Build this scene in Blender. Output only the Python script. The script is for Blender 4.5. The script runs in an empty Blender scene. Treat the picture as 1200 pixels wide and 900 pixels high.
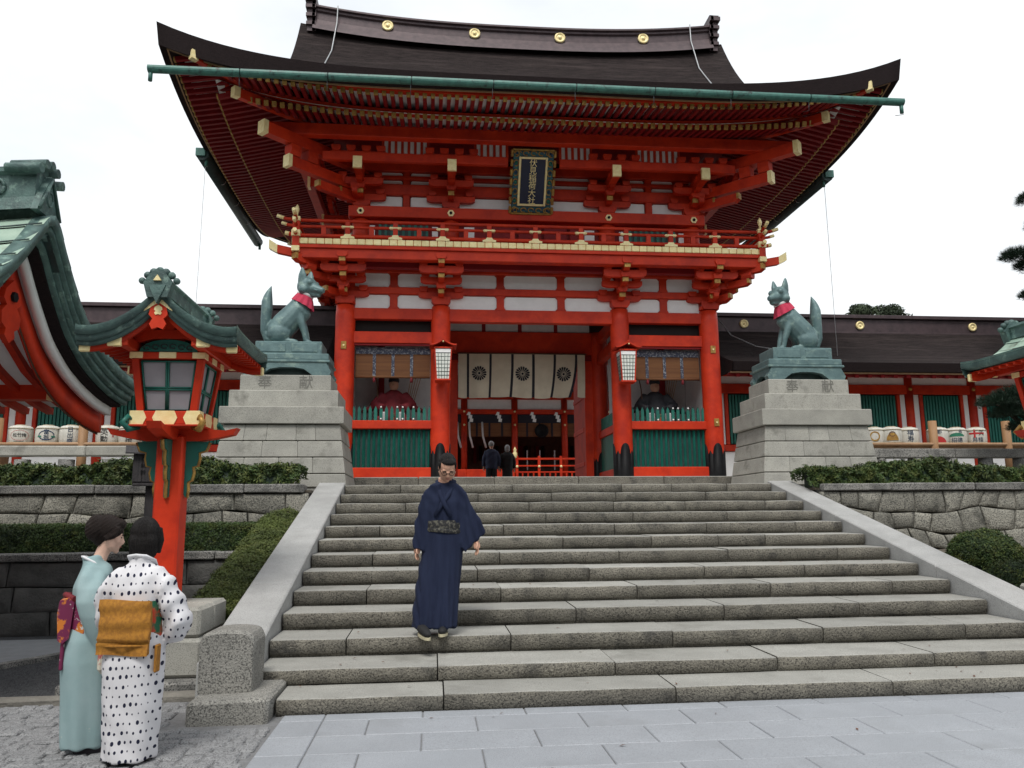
import bpy, math, random
from mathutils import Vector, Matrix
from math import sin, cos, pi, radians, sqrt, atan2, exp
R = random.Random(7)
scene = bpy.context.scene
COL = scene.collection

# ------------------------------------------------------------------ camera
def _axes(yaw, pitch, roll):
    f = Vector((sin(yaw) * cos(pitch), cos(yaw) * cos(pitch), sin(pitch)))
    r = Vector((cos(yaw), -sin(yaw), 0)); u = r.cross(f)
    return r * cos(roll) + u * sin(roll), -r * sin(roll) + u * cos(roll), f
_r, _u, _f = _axes(.0994, .1661, -.0089)
cam_data = bpy.data.cameras.new('camera'); cam_data.sensor_width = 36
cam_data.lens = 934.23 / 1200 * 36; cam_data.clip_end = 5000; cam_data.clip_start = .05
cam = bpy.data.objects.new('camera', cam_data); COL.objects.link(cam)
M4 = Matrix((_r, _u, -_f)).transposed().to_4x4(); M4.translation = (-2.2657, -5.9724, 1.5778)
cam.matrix_world = M4
scene.camera = cam

# ------------------------------------------------------------------ world, sun, exposure
SUN_EL, SUN_AZ = radians(57), radians(192)      # azimuth clockwise from +Y: high behind the camera, a little to the left
world = bpy.data.worlds.new('World'); scene.world = world; world.use_nodes = True
nt = world.node_tree; nt.nodes.clear()
out = nt.nodes.new('ShaderNodeOutputWorld'); bg = nt.nodes.new('ShaderNodeBackground')
sky = nt.nodes.new('ShaderNodeTexSky'); sky.sky_type = 'NISHITA'; sky.sun_disc = False
sky.sun_elevation = SUN_EL; sky.sun_rotation = SUN_AZ; sky.air_density = 1.2; sky.dust_density = 1.5
tc = nt.nodes.new('ShaderNodeTexCoord'); mp = nt.nodes.new('ShaderNodeMapping'); mp.inputs['Scale'].default_value = (1, 1, 2.2)
nz = nt.nodes.new('ShaderNodeTexNoise'); nz.inputs['Scale'].default_value = 1.7; nz.inputs['Detail'].default_value = 6; nz.inputs['Roughness'].default_value = .55
cr = nt.nodes.new('ShaderNodeValToRGB'); cr.color_ramp.elements[0].position = .40; cr.color_ramp.elements[1].position = .60
cr.color_ramp.elements[0].color = (.74, .74, .74, 1); cr.color_ramp.elements[1].color = (1, 1, 1, 1)
mx = nt.nodes.new('ShaderNodeMix'); mx.data_type = 'RGBA'
mx.inputs['B'].default_value = (7.6, 7.85, 8.0, 1)
L = nt.links.new
L(tc.outputs['Generated'], mp.inputs['Vector']); L(mp.outputs['Vector'], nz.inputs['Vector']); L(nz.outputs['Fac'], cr.inputs['Fac'])
L(cr.outputs['Color'], mx.inputs['Factor']); L(sky.outputs['Color'], mx.inputs['A']); L(mx.outputs['Result'], bg.inputs['Color'])
bg.inputs['Strength'].default_value = .088
L(bg.outputs['Background'], out.inputs['Surface'])
sun_d = bpy.data.lights.new('sun', 'SUN'); sun_d.energy = 1.5; sun_d.angle = radians(18); sun_d.color = (1, .97, .92)
sun = bpy.data.objects.new('sun', sun_d); COL.objects.link(sun)
sd = Vector((sin(SUN_AZ) * cos(SUN_EL), cos(SUN_AZ) * cos(SUN_EL), sin(SUN_EL)))
sun.rotation_euler = sd.to_track_quat('Z', 'Y').to_euler()
vs = scene.view_settings
vs.view_transform = 'Standard'; vs.look = 'None'; vs.exposure = .70; vs.gamma = 1; vs.use_curve_mapping = False

# ------------------------------------------------------------------ materials
MATS = {}
def mat(name, c, c2=None, scale=8, rough=.6, bump=0, bscale=None, metal=0, spec=.5, detail=6, lo=.35, hi=.65, stretch=(1, 1, 1), rnd=0,
        speck=None, speck_scale=160, speck_lo=.5, speck_hi=.6, stain=None, stain_scale=1.3, stain_lo=.52, stain_hi=.7, trans=0, dist=.03):
    m = bpy.data.materials.new(name); m.use_nodes = True; t = m.node_tree; N = t.nodes; b = N['Principled BSDF']
    b.inputs['Roughness'].default_value = rough; b.inputs['Metallic'].default_value = metal
    b.inputs['Specular IOR Level'].default_value = spec
    k = t.links.new
    if c2 is None: c2 = tuple(v * .8 for v in c)
    co = N.new('ShaderNodeTexCoord'); ma = N.new('ShaderNodeMapping'); ma.inputs['Scale'].default_value = stretch
    oi = N.new('ShaderNodeObjectInfo'); va = N.new('ShaderNodeVectorMath'); va.operation = 'ADD'
    mu = N.new('ShaderNodeMath'); mu.operation = 'MULTIPLY'; mu.inputs[1].default_value = 37.0
    k(oi.outputs['Random'], mu.inputs[0]); k(co.outputs['Object'], va.inputs[0]); k(mu.outputs[0], va.inputs[1]); k(va.outputs[0], ma.inputs['Vector'])
    def noise(s, d=detail, r=.6):
        n = N.new('ShaderNodeTexNoise'); n.inputs['Scale'].default_value = s; n.inputs['Detail'].default_value = d; n.inputs['Roughness'].default_value = r
        k(ma.outputs['Vector'], n.inputs['Vector']); return n
    def ramp(src, a, z):
        r = N.new('ShaderNodeMapRange'); r.inputs['From Min'].default_value = a; r.inputs['From Max'].default_value = z; r.clamp = True
        k(src, r.inputs['Value']); return r.outputs['Result']
    def mix(fac, A, B):
        x = N.new('ShaderNodeMix'); x.data_type = 'RGBA'; k(fac, x.inputs['Factor'])
        for s, v in (('A', A), ('B', B)):
            if isinstance(v, tuple): x.inputs[s].default_value = (*v[:3], 1)
            else: k(v, x.inputs[s])
        return x.outputs['Result']
    n1 = noise(scale); colr = mix(ramp(n1.outputs['Fac'], lo, hi), tuple(c), tuple(c2))
    if speck:
        n2 = noise(speck_scale, 2, .5); colr = mix(ramp(n2.outputs['Fac'], speck_lo, speck_hi), colr, tuple(speck))
    if stain:
        n3 = noise(stain_scale, 8, .65); colr = mix(ramp(n3.outputs['Fac'], stain_lo, stain_hi), colr, tuple(stain))
    if rnd:
        hs = N.new('ShaderNodeHueSaturation'); rr = N.new('ShaderNodeMapRange'); k(oi.outputs['Random'], rr.inputs['Value'])
        rr.inputs['To Min'].default_value = 1 - rnd; rr.inputs['To Max'].default_value = 1 + rnd
        k(rr.outputs['Result'], hs.inputs['Value']); k(colr, hs.inputs['Color']); colr = hs.outputs['Color']
    k(colr, b.inputs['Base Color'])
    if bump:
        n4 = noise(bscale or scale * 4, 5); bp = N.new('ShaderNodeBump'); bp.inputs['Strength'].default_value = bump; bp.inputs['Distance'].default_value = dist
        k(n4.outputs['Fac'], bp.inputs['Height']); k(bp.outputs['Normal'], b.inputs['Normal'])
    if trans:
        b.inputs['Transmission Weight'].default_value = trans
    MATS[name] = m; return m
mat('red', (.62, .042, .010), (.50, .028, .007), 3, .5, .06, 30, spec=.28, rnd=.08, stain=(.30, .016, .008), stain_scale=1.8, stain_lo=.46, stain_hi=.78)
mat('red_shaded', (.24, .010, .012), (.19, .007, .010), 3, .55, .05, 30, spec=.25, rnd=.06)  # same vermilion as red, with the eaves' shade put into its colour
mat('gold', (.98, .84, .46), (.88, .70, .32), 14, .36, .12, 60, metal=.12, rnd=.08)
mat('gold_old', (.50, .30, .07), (.30, .15, .04), 12, .45, .1, 60, metal=.35)
mat('plaster', (.90, .895, .885), (.84, .835, .825), 5, .85, .03, 60)
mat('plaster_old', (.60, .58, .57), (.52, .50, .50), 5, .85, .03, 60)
mat('bark', (.040, .030, .029), (.013, .010, .010), 9, .9, 1, 22, spec=.12, stretch=(.35, 4, 4), stain=(.055, .042, .040), stain_scale=1.5)
mat('ridge_copper', (.085, .058, .062), (.055, .038, .042), 6, .5, .1, 40, metal=.3)
mat('bark_edge', (.030, .020, .020), (.016, .011, .012), 40, .9, .7, 90, spec=.15, stretch=(.4, .4, 6))
mat('wood_pale', (.42, .26, .15), (.33, .19, .10), 5, .7, .1, 40, stretch=(1, 1, .15))
mat('green', (.010, .155, .115), (.008, .115, .088), 4, .5, .06, 40, rnd=.10)
mat('copper_green', (.090, .165, .148), (.042, .078, .074), 6, .55, .25, 40, rnd=.12, stain=(.20, .31, .265), stain_scale=9, stain_lo=.56, stain_hi=.70)
mat('copper_skylit', (.40, .52, .42), (.29, .41, .33), 4, .5, .15, 30, rnd=.08, stain=(.10, .10, .075), stain_scale=3, stain_lo=.55, stain_hi=.75)  # copper of the roof tops, sky reflection put into its paler colour
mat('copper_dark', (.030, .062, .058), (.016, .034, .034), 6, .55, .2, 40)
mat('gutter', (.055, .185, .150), (.035, .120, .100), 8, .5, .15, 40, stain=(.012, .018, .018), stain_scale=7, stain_lo=.55, stain_hi=.7)
mat('bronze', (.135, .215, .215), (.085, .145, .15), 5, .5, .2, 35, metal=.15, stain=(.23, .32, .28), stain_scale=6, stain_lo=.54, stain_hi=.70)
mat('iron', (.005, .005, .006), (.009, .009, .010), 10, .6, .1, spec=.2)
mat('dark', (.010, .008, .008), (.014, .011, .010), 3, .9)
mat('granite', (.40, .40, .39), (.32, .32, .31), 3, .75, .2, 120, speck=(.22, .22, .22), speck_scale=130, speck_lo=.52, speck_hi=.66, rnd=.07, dist=.01)
mat('granite_ped', (.40, .39, .345), (.31, .302, .27), 2.5, .8, .2, 120, speck=(.15, .145, .13), speck_scale=120, speck_lo=.52, speck_hi=.7, rnd=.10, stain=(.15, .145, .125), stain_scale=2.8, stain_lo=.54, stain_hi=.74, dist=.01)
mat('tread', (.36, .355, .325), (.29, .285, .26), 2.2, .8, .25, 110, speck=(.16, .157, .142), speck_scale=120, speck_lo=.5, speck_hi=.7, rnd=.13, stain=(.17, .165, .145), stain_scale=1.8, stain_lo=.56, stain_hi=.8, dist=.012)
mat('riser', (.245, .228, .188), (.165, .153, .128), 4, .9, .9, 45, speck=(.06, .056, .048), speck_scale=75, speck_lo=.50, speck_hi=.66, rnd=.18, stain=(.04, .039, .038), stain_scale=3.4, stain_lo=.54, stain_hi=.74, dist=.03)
mat('post_stone', (.33, .32, .29), (.25, .243, .22), 4, .9, .7, 60, speck=(.10, .097, .09), speck_scale=85, speck_lo=.50, speck_hi=.62, dist=.02)
mat('wall_stone', (.34, .325, .275), (.23, .222, .19), 3, .9, .7, 30, rnd=.22, speck=(.10, .098, .088), speck_scale=60, stain=(.045, .045, .038), stain_scale=2.6, stain_lo=.52, stain_hi=.75)
mat('wall_cap', (.28, .27, .25), (.19, .185, .173), 4, .9, .5, 50, speck=(.06, .06, .058), speck_scale=70, rnd=.12, stain=(.05, .05, .048), stain_scale=2, stain_lo=.5, stain_hi=.75)
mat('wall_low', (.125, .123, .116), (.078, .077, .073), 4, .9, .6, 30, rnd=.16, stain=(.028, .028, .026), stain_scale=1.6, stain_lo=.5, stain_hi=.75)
mat('carved', (.19, .185, .165), None, 20, .95)
mat('joint', (.022, .021, .018), None, 20, .95)
mat('paver', (.34, .358, .385), (.295, .311, .335), 2, .6, .08, 90, rnd=.05, speck=(.24, .252, .27), speck_scale=140, stain=(.225, .235, .245), stain_scale=1.1, stain_lo=.55, stain_hi=.8, dist=.006)
mat('cobble', (.27, .272, .275), (.22, .223, .226), 5, .85, .3, 40, rnd=.09, speck=(.12, .12, .125), speck_scale=90, dist=.02)
mat('cobble_joint', (.17, .17, .17), (.215, .215, .22), 20, .9, .6, 60)
mat('gravel', (.085, .088, .094), (.048, .050, .054), 60, .95, 1, 90, speck=(.17, .175, .18), speck_scale=110, speck_lo=.58, speck_hi=.68)
mat('asphalt', (.25, .26, .27), (.21, .22, .23), 6, .9, .3, 200)
mat('earth', (.12, .10, .075), (.075, .063, .048), 10, .95, .6, 30)
mat('kerb', (.24, .225, .195), (.17, .16, .14), 5, .9, .6, 40, rnd=.12)
mat('leaf', (.048, .086, .020), (.022, .040, .011), 2.2, .6, rnd=0, spec=.3, stain=(.085, .095, .020), stain_scale=6, stain_lo=.5, stain_hi=.7)
mat('leaf_light', (.10, .13, .030), (.05, .068, .016), 2.6, .6, spec=.3, stain=(.11, .12, .03), stain_scale=6, stain_lo=.5, stain_hi=.7)
mat('leaf_moss', (.105, .142, .030), (.055, .078, .018), 2.6, .6, spec=.3, stain=(.15, .15, .035), stain_scale=6, stain_lo=.5, stain_hi=.7)
mat('leaf_far', (.055, .075, .040), (.03, .042, .024), .5, .7, spec=.2)
mat('pine', (.012, .032, .016), (.008, .020, .011), 3, .6, spec=.3)
mat('twig', (.05, .035, .025), None, 10, .9)
mat('old_wood', (.050, .045, .046), (.028, .026, .028), 6, .85, .4, 20, stretch=(6, 6, .5))
mat('post_wood', (.36, .20, .095), (.27, .145, .065), 5, .65, .1, 30, stretch=(3, 3, .3))
mat('bamboo_blind', (.22, .090, .030), (.15, .058, .020), 3, .7, .5, 90, stretch=(.2, .2, 6), rnd=.05)
mat('navy_trim', (.055, .062, .095), (.26, .27, .29), 26, .8, lo=.5, hi=.58)
mat('curtain', (.72, .64, .50), (.63, .555, .43), 3, .9, .1, 14)
mat('crest', (.018, .018, .030), None, 20, .8)
mat('paper', (.80, .82, .76), (.70, .72, .66), 4, .7)
mat('paper_dim', (.33, .32, .34), (.27, .26, .28), 3, .6)
mat('barrel', (.66, .64, .58), (.52, .50, .44), 14, .85, .4, 60, stretch=(1, 1, .2), rnd=.06)
mat('rope', (.52, .46, .34), (.36, .31, .22), 30, .9, .4)
mat('ink_blue', (.02, .05, .11), None, 20, .8)
mat('ink_black', (.014, .014, .016), None, 20, .8)
mat('ink_red', (.50, .03, .03), None, 20, .8)
mat('ink_green', (.03, .20, .12), None, 20, .8)
mat('bib', (.52, .035, .085), (.42, .025, .06), 8, .85, .2, 40)
mat('bib_white', (.75, .74, .73), None, 20, .85)
mat('navy_plaque', (.010, .014, .050), None, 12, .5)
mat('teal_paint', (.03, .16, .14), (.02, .05, .12), 22, .55)
mat('wire', (.45, .46, .47), None, 10, .5, metal=.5)
mat('wire_dark', (.10, .11, .12), None, 10, .5)
mat('skin', (.62, .36, .25), (.57, .32, .22), 8, .5, spec=.4)
mat('skin_fair', (.72, .48, .37), (.68, .43, .33), 8, .45, spec=.4)
mat('hair', (.006, .005, .005), (.012, .009, .008), 60, .5, .5, 120, stretch=(6, 6, .6), spec=.25)
mat('hair_brown', (.012, .007, .006), (.020, .012, .009), 60, .5, .5, 120, stretch=(6, 6, .6), spec=.25)
mat('hair_grey', (.45, .44, .43), (.2, .2, .2), 60, .6, .5, 120)
mat('kimono_navy', (.019, .026, .056), (.013, .018, .042), 5, .9, .25, 220, stretch=(3, 3, .4), spec=.2)
mat('kimono_mint', (.32, .43, .44), (.265, .38, .39), 4, .85, .15, 160, spec=.2, stain=(.52, .55, .50), stain_scale=9, stain_lo=.66, stain_hi=.72)
mat('obi_dark', (.012, .012, .013), (.10, .095, .075), 38, .7, .2, 60, lo=.50, hi=.58)
mat('obi_gold', (.46, .20, .020), (.34, .14, .014), 40, .75, .5, 260, lo=.42, hi=.58)
mat('obi_multi', (.16, .012, .06), (.60, .18, .02), 9, .7, lo=.56, hi=.60, stain=(.60, .58, .55), stain_scale=14, stain_lo=.58, stain_hi=.62)
mat('obi_side', (.015, .12, .06), (.55, .06, .02), 10, .7, lo=.45, hi=.55)
mat('cream', (.62, .58, .48), (.45, .12, .10), 13, .85, lo=.60, hi=.66)
mat('cloth_dark', (.018, .019, .024), (.026, .027, .032), 6, .85)
mat('cloth_blue', (.03, .04, .08), (.02, .028, .055), 6, .85)
mat('cloth_black', (.010, .010, .011), None, 8, .8)
mat('sole', (.55, .50, .34), None, 12, .8)
mat('sandal', (.03, .022, .03), None, 12, .6)
mat('white_cloth', (.78, .78, .80), None, 20, .85)
mat('lens_dark', (.02, .02, .02), None, 20, .2)
mat('lip', (.42, .13, .11), None, 20, .5)
mat('robe_red', (.20, .014, .022), (.13, .01, .016), 8, .8)
mat('robe_black', (.012, .012, .016), (.02, .02, .026), 8, .7)
mat('wood_brown', (.13, .055, .028), (.085, .035, .018), 6, .6, .1, 30)
def dot_material():
    m = bpy.data.materials.new('kimono_dots'); m.use_nodes = True; t = m.node_tree; N = t.nodes; b = N['Principled BSDF']; k = t.links.new
    b.inputs['Roughness'].default_value = .85; b.inputs['Specular IOR Level'].default_value = .2
    co = N.new('ShaderNodeTexCoord'); sx = N.new('ShaderNodeSeparateXYZ'); k(co.outputs['UV'], sx.inputs[0])
    def M(op, a, bb=None):
        n = N.new('ShaderNodeMath'); n.operation = op
        for i, v in enumerate((a, bb)):
            if v is None: continue
            if isinstance(v, (int, float)): n.inputs[i].default_value = v
            else: k(v, n.inputs[i])
        return n.outputs[0]
    row = M('FLOOR', sx.outputs[1]); u = M('ADD', sx.outputs[0], M('MULTIPLY', row, .37))
    fx = M('SUBTRACT', M('FRACT', u), .5); fy = M('SUBTRACT', M('FRACT', sx.outputs[1]), .5)
    cell = N.new('ShaderNodeCombineXYZ'); k(M('FLOOR', u), cell.inputs[0]); k(row, cell.inputs[1])
    wn = N.new('ShaderNodeTexWhiteNoise'); wn.noise_dimensions = '2D'; k(cell.outputs[0], wn.inputs['Vector'])
    sc_ = N.new('ShaderNodeSeparateColor'); k(wn.outputs['Color'], sc_.inputs[0])
    fx = M('ADD', fx, M('MULTIPLY', M('SUBTRACT', sc_.outputs[0], .5), .35)); fy = M('ADD', fy, M('MULTIPLY', M('SUBTRACT', sc_.outputs[1], .5), .14))
    d = M('SQRT', M('ADD', M('POWER', fx, 2), M('POWER', M('MULTIPLY', fy, 1.0), 2)))
    rad = M('ADD', .09, M('MULTIPLY', wn.outputs['Value'], .17))
    f = M('LESS_THAN', d, rad)
    mxn = N.new('ShaderNodeMix'); mxn.data_type = 'RGBA'; k(f, mxn.inputs['Factor'])
    mxn.inputs['A'].default_value = (.68, .67, .69, 1); mxn.inputs['B'].default_value = (.018, .02, .045, 1)
    k(mxn.outputs['Result'], b.inputs['Base Color'])
    MATS['kimono_dots'] = m
dot_material()

# ------------------------------------------------------------------ mesh builder
class MB:
    def __init__(s): s.v = []; s.f = []; s.m = []; s.sm = []; s.uv = None
    def add(s, vs, fs, m=0, smooth=False):
        o = len(s.v); s.v += [tuple(p) for p in vs]
        for f in fs: s.f.append(tuple(i + o for i in f)); s.m.append(m); s.sm.append(smooth)
        return s
    def merge(s, o, T=None, m=None):
        base = len(s.v); s.v += [tuple(T @ Vector(p)) if T else p for p in o.v]
        for f, mm, sm in zip(o.f, o.m, o.sm): s.f.append(tuple(i + base for i in f)); s.m.append(mm if m is None else m); s.sm.append(sm)
        return s
    def box(s, x0, x1, y0, y1, z0, z1, m=0):
        return s.add([(x0, y0, z0), (x1, y0, z0), (x1, y1, z0), (x0, y1, z0), (x0, y0, z1), (x1, y0, z1), (x1, y1, z1), (x0, y1, z1)],
                     [(0, 3, 2, 1), (4, 5, 6, 7), (0, 1, 5, 4), (1, 2, 6, 5), (2, 3, 7, 6), (3, 0, 4, 7)], m)
    def cbox(s, x0, x1, y0, y1, z0, z1, b=.01, jit=0, m=0, mt=None, smooth=False, rr=R):
        """box with chamfered edges and corners; mt = material for faces that look up"""
        b = min(b, (x1 - x0) * .45, (y1 - y0) * .45, (z1 - z0) * .45)
        vs, idx = [], {}
        J = {}
        for i in (0, 1):
            for j in (0, 1):
                for k in (0, 1):
                    d = tuple(rr.uniform(-jit, jit) for _ in range(3)) if jit else (0, 0, 0)
                    c = ((x0, x1)[i], (y0, y1)[j], (z0, z1)[k]); sg = (1 - 2 * i, 1 - 2 * j, 1 - 2 * k)
                    for a in range(3):
                        p = [c[q] + d[q] + (0 if q == a else sg[q] * b) for q in range(3)]
                        idx[(i, j, k, a)] = len(vs); vs.append(p)
        fs = []; ms = []
        def q(*keys): return [idx[k] for k in keys]
        F = []
        for i in (0, 1): F.append(([(i, 0, 0, 0), (i, 1, 0, 0), (i, 1, 1, 0), (i, 0, 1, 0)], i == 0))
        for j in (0, 1): F.append(([(0, j, 0, 1), (1, j, 0, 1), (1, j, 1, 1), (0, j, 1, 1)], j == 1))
        for k in (0, 1): F.append(([(0, 0, k, 2), (1, 0, k, 2), (1, 1, k, 2), (0, 1, k, 2)], k == 0))
        for keys, flip in F:
            a = q(*keys); fs.append(a[::-1] if flip else a); ms.append(mt if (mt is not None and keys[0][3] == 2 and keys[0][2] == 1) else m)
        for k in (0, 1):
            for j in (0, 1):
                a = q((0, j, k, 1), (0, j, k, 2), (1, j, k, 2), (1, j, k, 1)); fs.append(a); ms.append(mt if (mt is not None and k) else m)
            for i in (0, 1):
                a = q((i, 0, k, 0), (i, 0, k, 2), (i, 1, k, 2), (i, 1, k, 0)); fs.append(a); ms.append(mt if (mt is not None and k) else m)
        for i in (0, 1):
            for j in (0, 1):
                fs.append(q((i, j, 0, 0), (i, j, 0, 1), (i, j, 1, 1), (i, j, 1, 0))); ms.append(m)
                for k in (0, 1): fs.append(q((i, j, k, 0), (i, j, k, 1), (i, j, k, 2))); ms.append(m)
        # fix winding from the centre
        cx = Vector(((x0 + x1) / 2, (y0 + y1) / 2, (z0 + z1) / 2)); o = len(s.v); s.v += [tuple(p) for p in vs]
        for f, mm in zip(fs, ms):
            P = [Vector(vs[i]) for i in f]; n = (P[1] - P[0]).cross(P[2] - P[0]); ctr = sum(P, Vector()) / len(P)
            if n.dot(ctr - cx) < 0: f = f[::-1]
            s.f.append(tuple(i + o for i in f)); s.m.append(mm); s.sm.append(smooth)
        return s
    def prism(s, poly, axis, a, b, m=0, mcap=None, smooth=False):
        """poly: 2D points (CCW) in the two other axes; extruded along axis from a to b"""
        n = len(poly)
        def P(p, t): return {'x': (t, p[0], p[1]), 'y': (p[0], t, p[1]), 'z': (p[0], p[1], t)}[axis]
        vs = [P(p, a) for p in poly] + [P(p, b) for p in poly]
        o = len(s.v); s.v += vs
        mc = m if mcap is None else mcap
        A = sum(poly[i][0] * poly[(i + 1) % n][1] - poly[(i + 1) % n][0] * poly[i][1] for i in range(n))
        flip = (A < 0) ^ (axis == 'y') ^ (b < a)
        for i in range(n):
            f = (o + i, o + (i + 1) % n, o + n + (i + 1) % n, o + n + i); s.f.append(f[::-1] if flip else f); s.m.append(m); s.sm.append(smooth)
        f0 = tuple(o + i for i in range(n))[::-1]; f1 = tuple(o + n + i for i in range(n))
        if flip: f0, f1 = f0[::-1], f1[::-1]
        s.f += [f0, f1]; s.m += [mc, mc]; s.sm += [False, False]
        return s
    def cyl(s, p0, p1, r0, r1=None, n=12, m=0, caps=True, smooth=True, mcap=None):
        r1 = r0 if r1 is None else r1; return s.tube([p0, p1], [r0, r1], n, m, caps, smooth, mcap)
    def tube(s, path, rad, n=8, m=0, caps=True, smooth=True, mcap=None, flat=1.0):
        pts = [Vector(p) for p in path]; rings = []
        if not isinstance(rad, (list, tuple)): rad = [rad] * len(pts)
        up = None
        for i, p in enumerate(pts):
            d = (pts[min(i + 1, len(pts) - 1)] - pts[max(i - 1, 0)]).normalized()
            if up is None: up = Vector((0, 0, 1)) if abs(d.z) < .9 else Vector((0, 1, 0))
            a = d.cross(up).normalized(); c = a.cross(d).normalized(); up = c
            rr = rad[i]
            rings.append([p + (a * cos(t) + c * sin(t) * flat) * rr for t in (2 * pi * (j + .5) / n for j in range(n))])
        o = len(s.v); s.v += [tuple(q) for r in rings for q in r]
        for i in range(len(pts) - 1):
            for j in range(n):
                a, b = o + i * n + j, o + i * n + (j + 1) % n
                s.f.append((a, a + n, b + n, b)); s.m.append(m); s.sm.append(smooth)
        if caps:
            mc = m if mcap is None else mcap
            s.f.append(tuple(o + j for j in range(n))[::-1][::-1]); s.m.append(mc); s.sm.append(False)
            e = o + (len(pts) - 1) * n; s.f.append(tuple(e + j for j in range(n))[::-1]); s.m.append(mc); s.sm.append(False)
        return s
    def lathe(s, prof, c=(0, 0, 0), n=16, m=0, smooth=True, caps=True, sx=1, sy=1):
        o = len(s.v)
        for r, z in prof:
            for j in range(n):
                t = 2 * pi * (j + .5) / n; s.v.append((c[0] + r * cos(t) * sx, c[1] + r * sin(t) * sy, c[2] + z))
        for i in range(len(prof) - 1):
            for j in range(n):
                a, b = o + i * n + j, o + i * n + (j + 1) % n
                s.f.append((a, b, b + n, a + n)); s.m.append(m); s.sm.append(smooth)
        if caps:
            s.f.append(tuple(o + j for j in range(n))[::-1]); s.m.append(m); s.sm.append(False)
            e = o + (len(prof) - 1) * n; s.f.append(tuple(e + j for j in range(n))); s.m.append(m); s.sm.append(False)
        return s
    def grid(s, fn, nu, nv, m=0, smooth=True, closed_u=False, flip=False):
        o = len(s.v); ku = nu if closed_u else nu + 1
        for j in range(nv + 1):
            for i in range(ku): s.v.append(tuple(fn(i / nu, j / nv)))
        for j in range(nv):
            for i in range(nu):
                a = o + j * ku + i; b = o + j * ku + (i + 1) % ku; f = (a, b, b + ku, a + ku)
                s.f.append(f[::-1] if flip else f); s.m.append(m); s.sm.append(smooth)
        return s
    def sphere(s, c, r, n=10, k=6, m=0, sc=(1, 1, 1)):
        prof = [(r * sin(pi * (i + .02) / (k + .04)), -r * cos(pi * (i + .02) / (k + .04))) for i in range(k + 1)]
        t = MB().lathe(prof, (0, 0, 0), n, m)
        return s.merge(t, Matrix.Translation(c) @ Matrix.Diagonal((*sc, 1)))
    def mesh(s, name, mats):
        me = bpy.data.meshes.new(name); me.from_pydata(s.v, [], s.f)
        for k in mats: me.materials.append(MATS[k])
        if len(mats) > 1: me.polygons.foreach_set('material_index', s.m)
        me.polygons.foreach_set('use_smooth', s.sm); me.update()
        return me
def link(name, me, parent=None, loc=None):
    o = bpy.data.objects.new(name, me); COL.objects.link(o)
    if parent is not None:
        o.parent = parent
        w = OFF.get(parent.name, (0, 0, 0)); l = loc or (0, 0, 0)
        o.location = (l[0] - w[0], l[1] - w[1], l[2] - w[2])
        OFF[o.name] = l if loc else (0, 0, 0)
    elif loc: o.location = loc
    return o
OFF = {}     # world position of every parent whose parts are built in world coordinates
def obj(mb, name, mats, parent=None, loc=None):
    if isinstance(mats, str): mats = [mats]
    return link(name, mb.mesh(name, mats), parent, loc)
def tag(o, label=None, cat=None, group=None, kind=None):
    if label: o['label'] = label
    if cat: o['category'] = cat
    if group: o['group'] = group
    if kind: o['kind'] = kind
    return o
def thing(name, label, cat, base=(0, 0, 0), group=None, world=True, kind=None):
    """Empty at the thing's base; world=True: its parts are built in world coordinates"""
    o = bpy.data.objects.new(name, None); COL.objects.link(o); o.location = base; o.empty_display_size = .2
    OFF[o.name] = tuple(base) if world else (0, 0, 0)
    return tag(o, label, cat, group, kind)
def copy_tree(o, parent=None):
    c = o.copy(); COL.objects.link(c)
    if parent is not None: c.parent = parent
    for ch in list(o.children): copy_tree(ch, c)
    return c
def lerp(a, b, t): return a + (b - a) * t
def glyphs(txt, size, depth, mats, name, parent, M, spacing=1.0, vertical=False):
    """writing as thin raised mesh; M places the local XY text plane"""
    me_all = MB()
    for i, ch in enumerate(txt):
        cu = bpy.data.curves.new('glyph', 'FONT'); cu.body = ch; cu.size = size; cu.extrude = depth; cu.align_x = 'CENTER'; cu.align_y = 'CENTER'; cu.resolution_u = 2
        to = bpy.data.objects.new('glyph', cu); COL.objects.link(to)
        bpy.context.view_layer.update()
        me = to.evaluated_get(bpy.context.evaluated_depsgraph_get()).to_mesh()
        off = Vector((0, -i * size * spacing, 0)) if vertical else Vector((i * size * spacing, 0, 0))
        me_all.add([M @ (v.co + off) for v in me.vertices], [tuple(p.vertices) for p in me.polygons])
        to.evaluated_get(bpy.context.evaluated_depsgraph_get()).to_mesh_clear()
        bpy.data.objects.remove(to); bpy.data.curves.remove(cu)
    return obj(me_all, name, mats, parent)
# ================================================================== ground and stairs
import numpy as np
T, H, W2 = .6033, .165, 3.7515           # tread, riser, half width of the flight
G0 = .08                                   # level of the forecourt
LAND = 13 * H
tag(obj(MB().box(-700, 700, -700, 900, -1, 0), 'ground', 'earth'), kind='structure')
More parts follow.
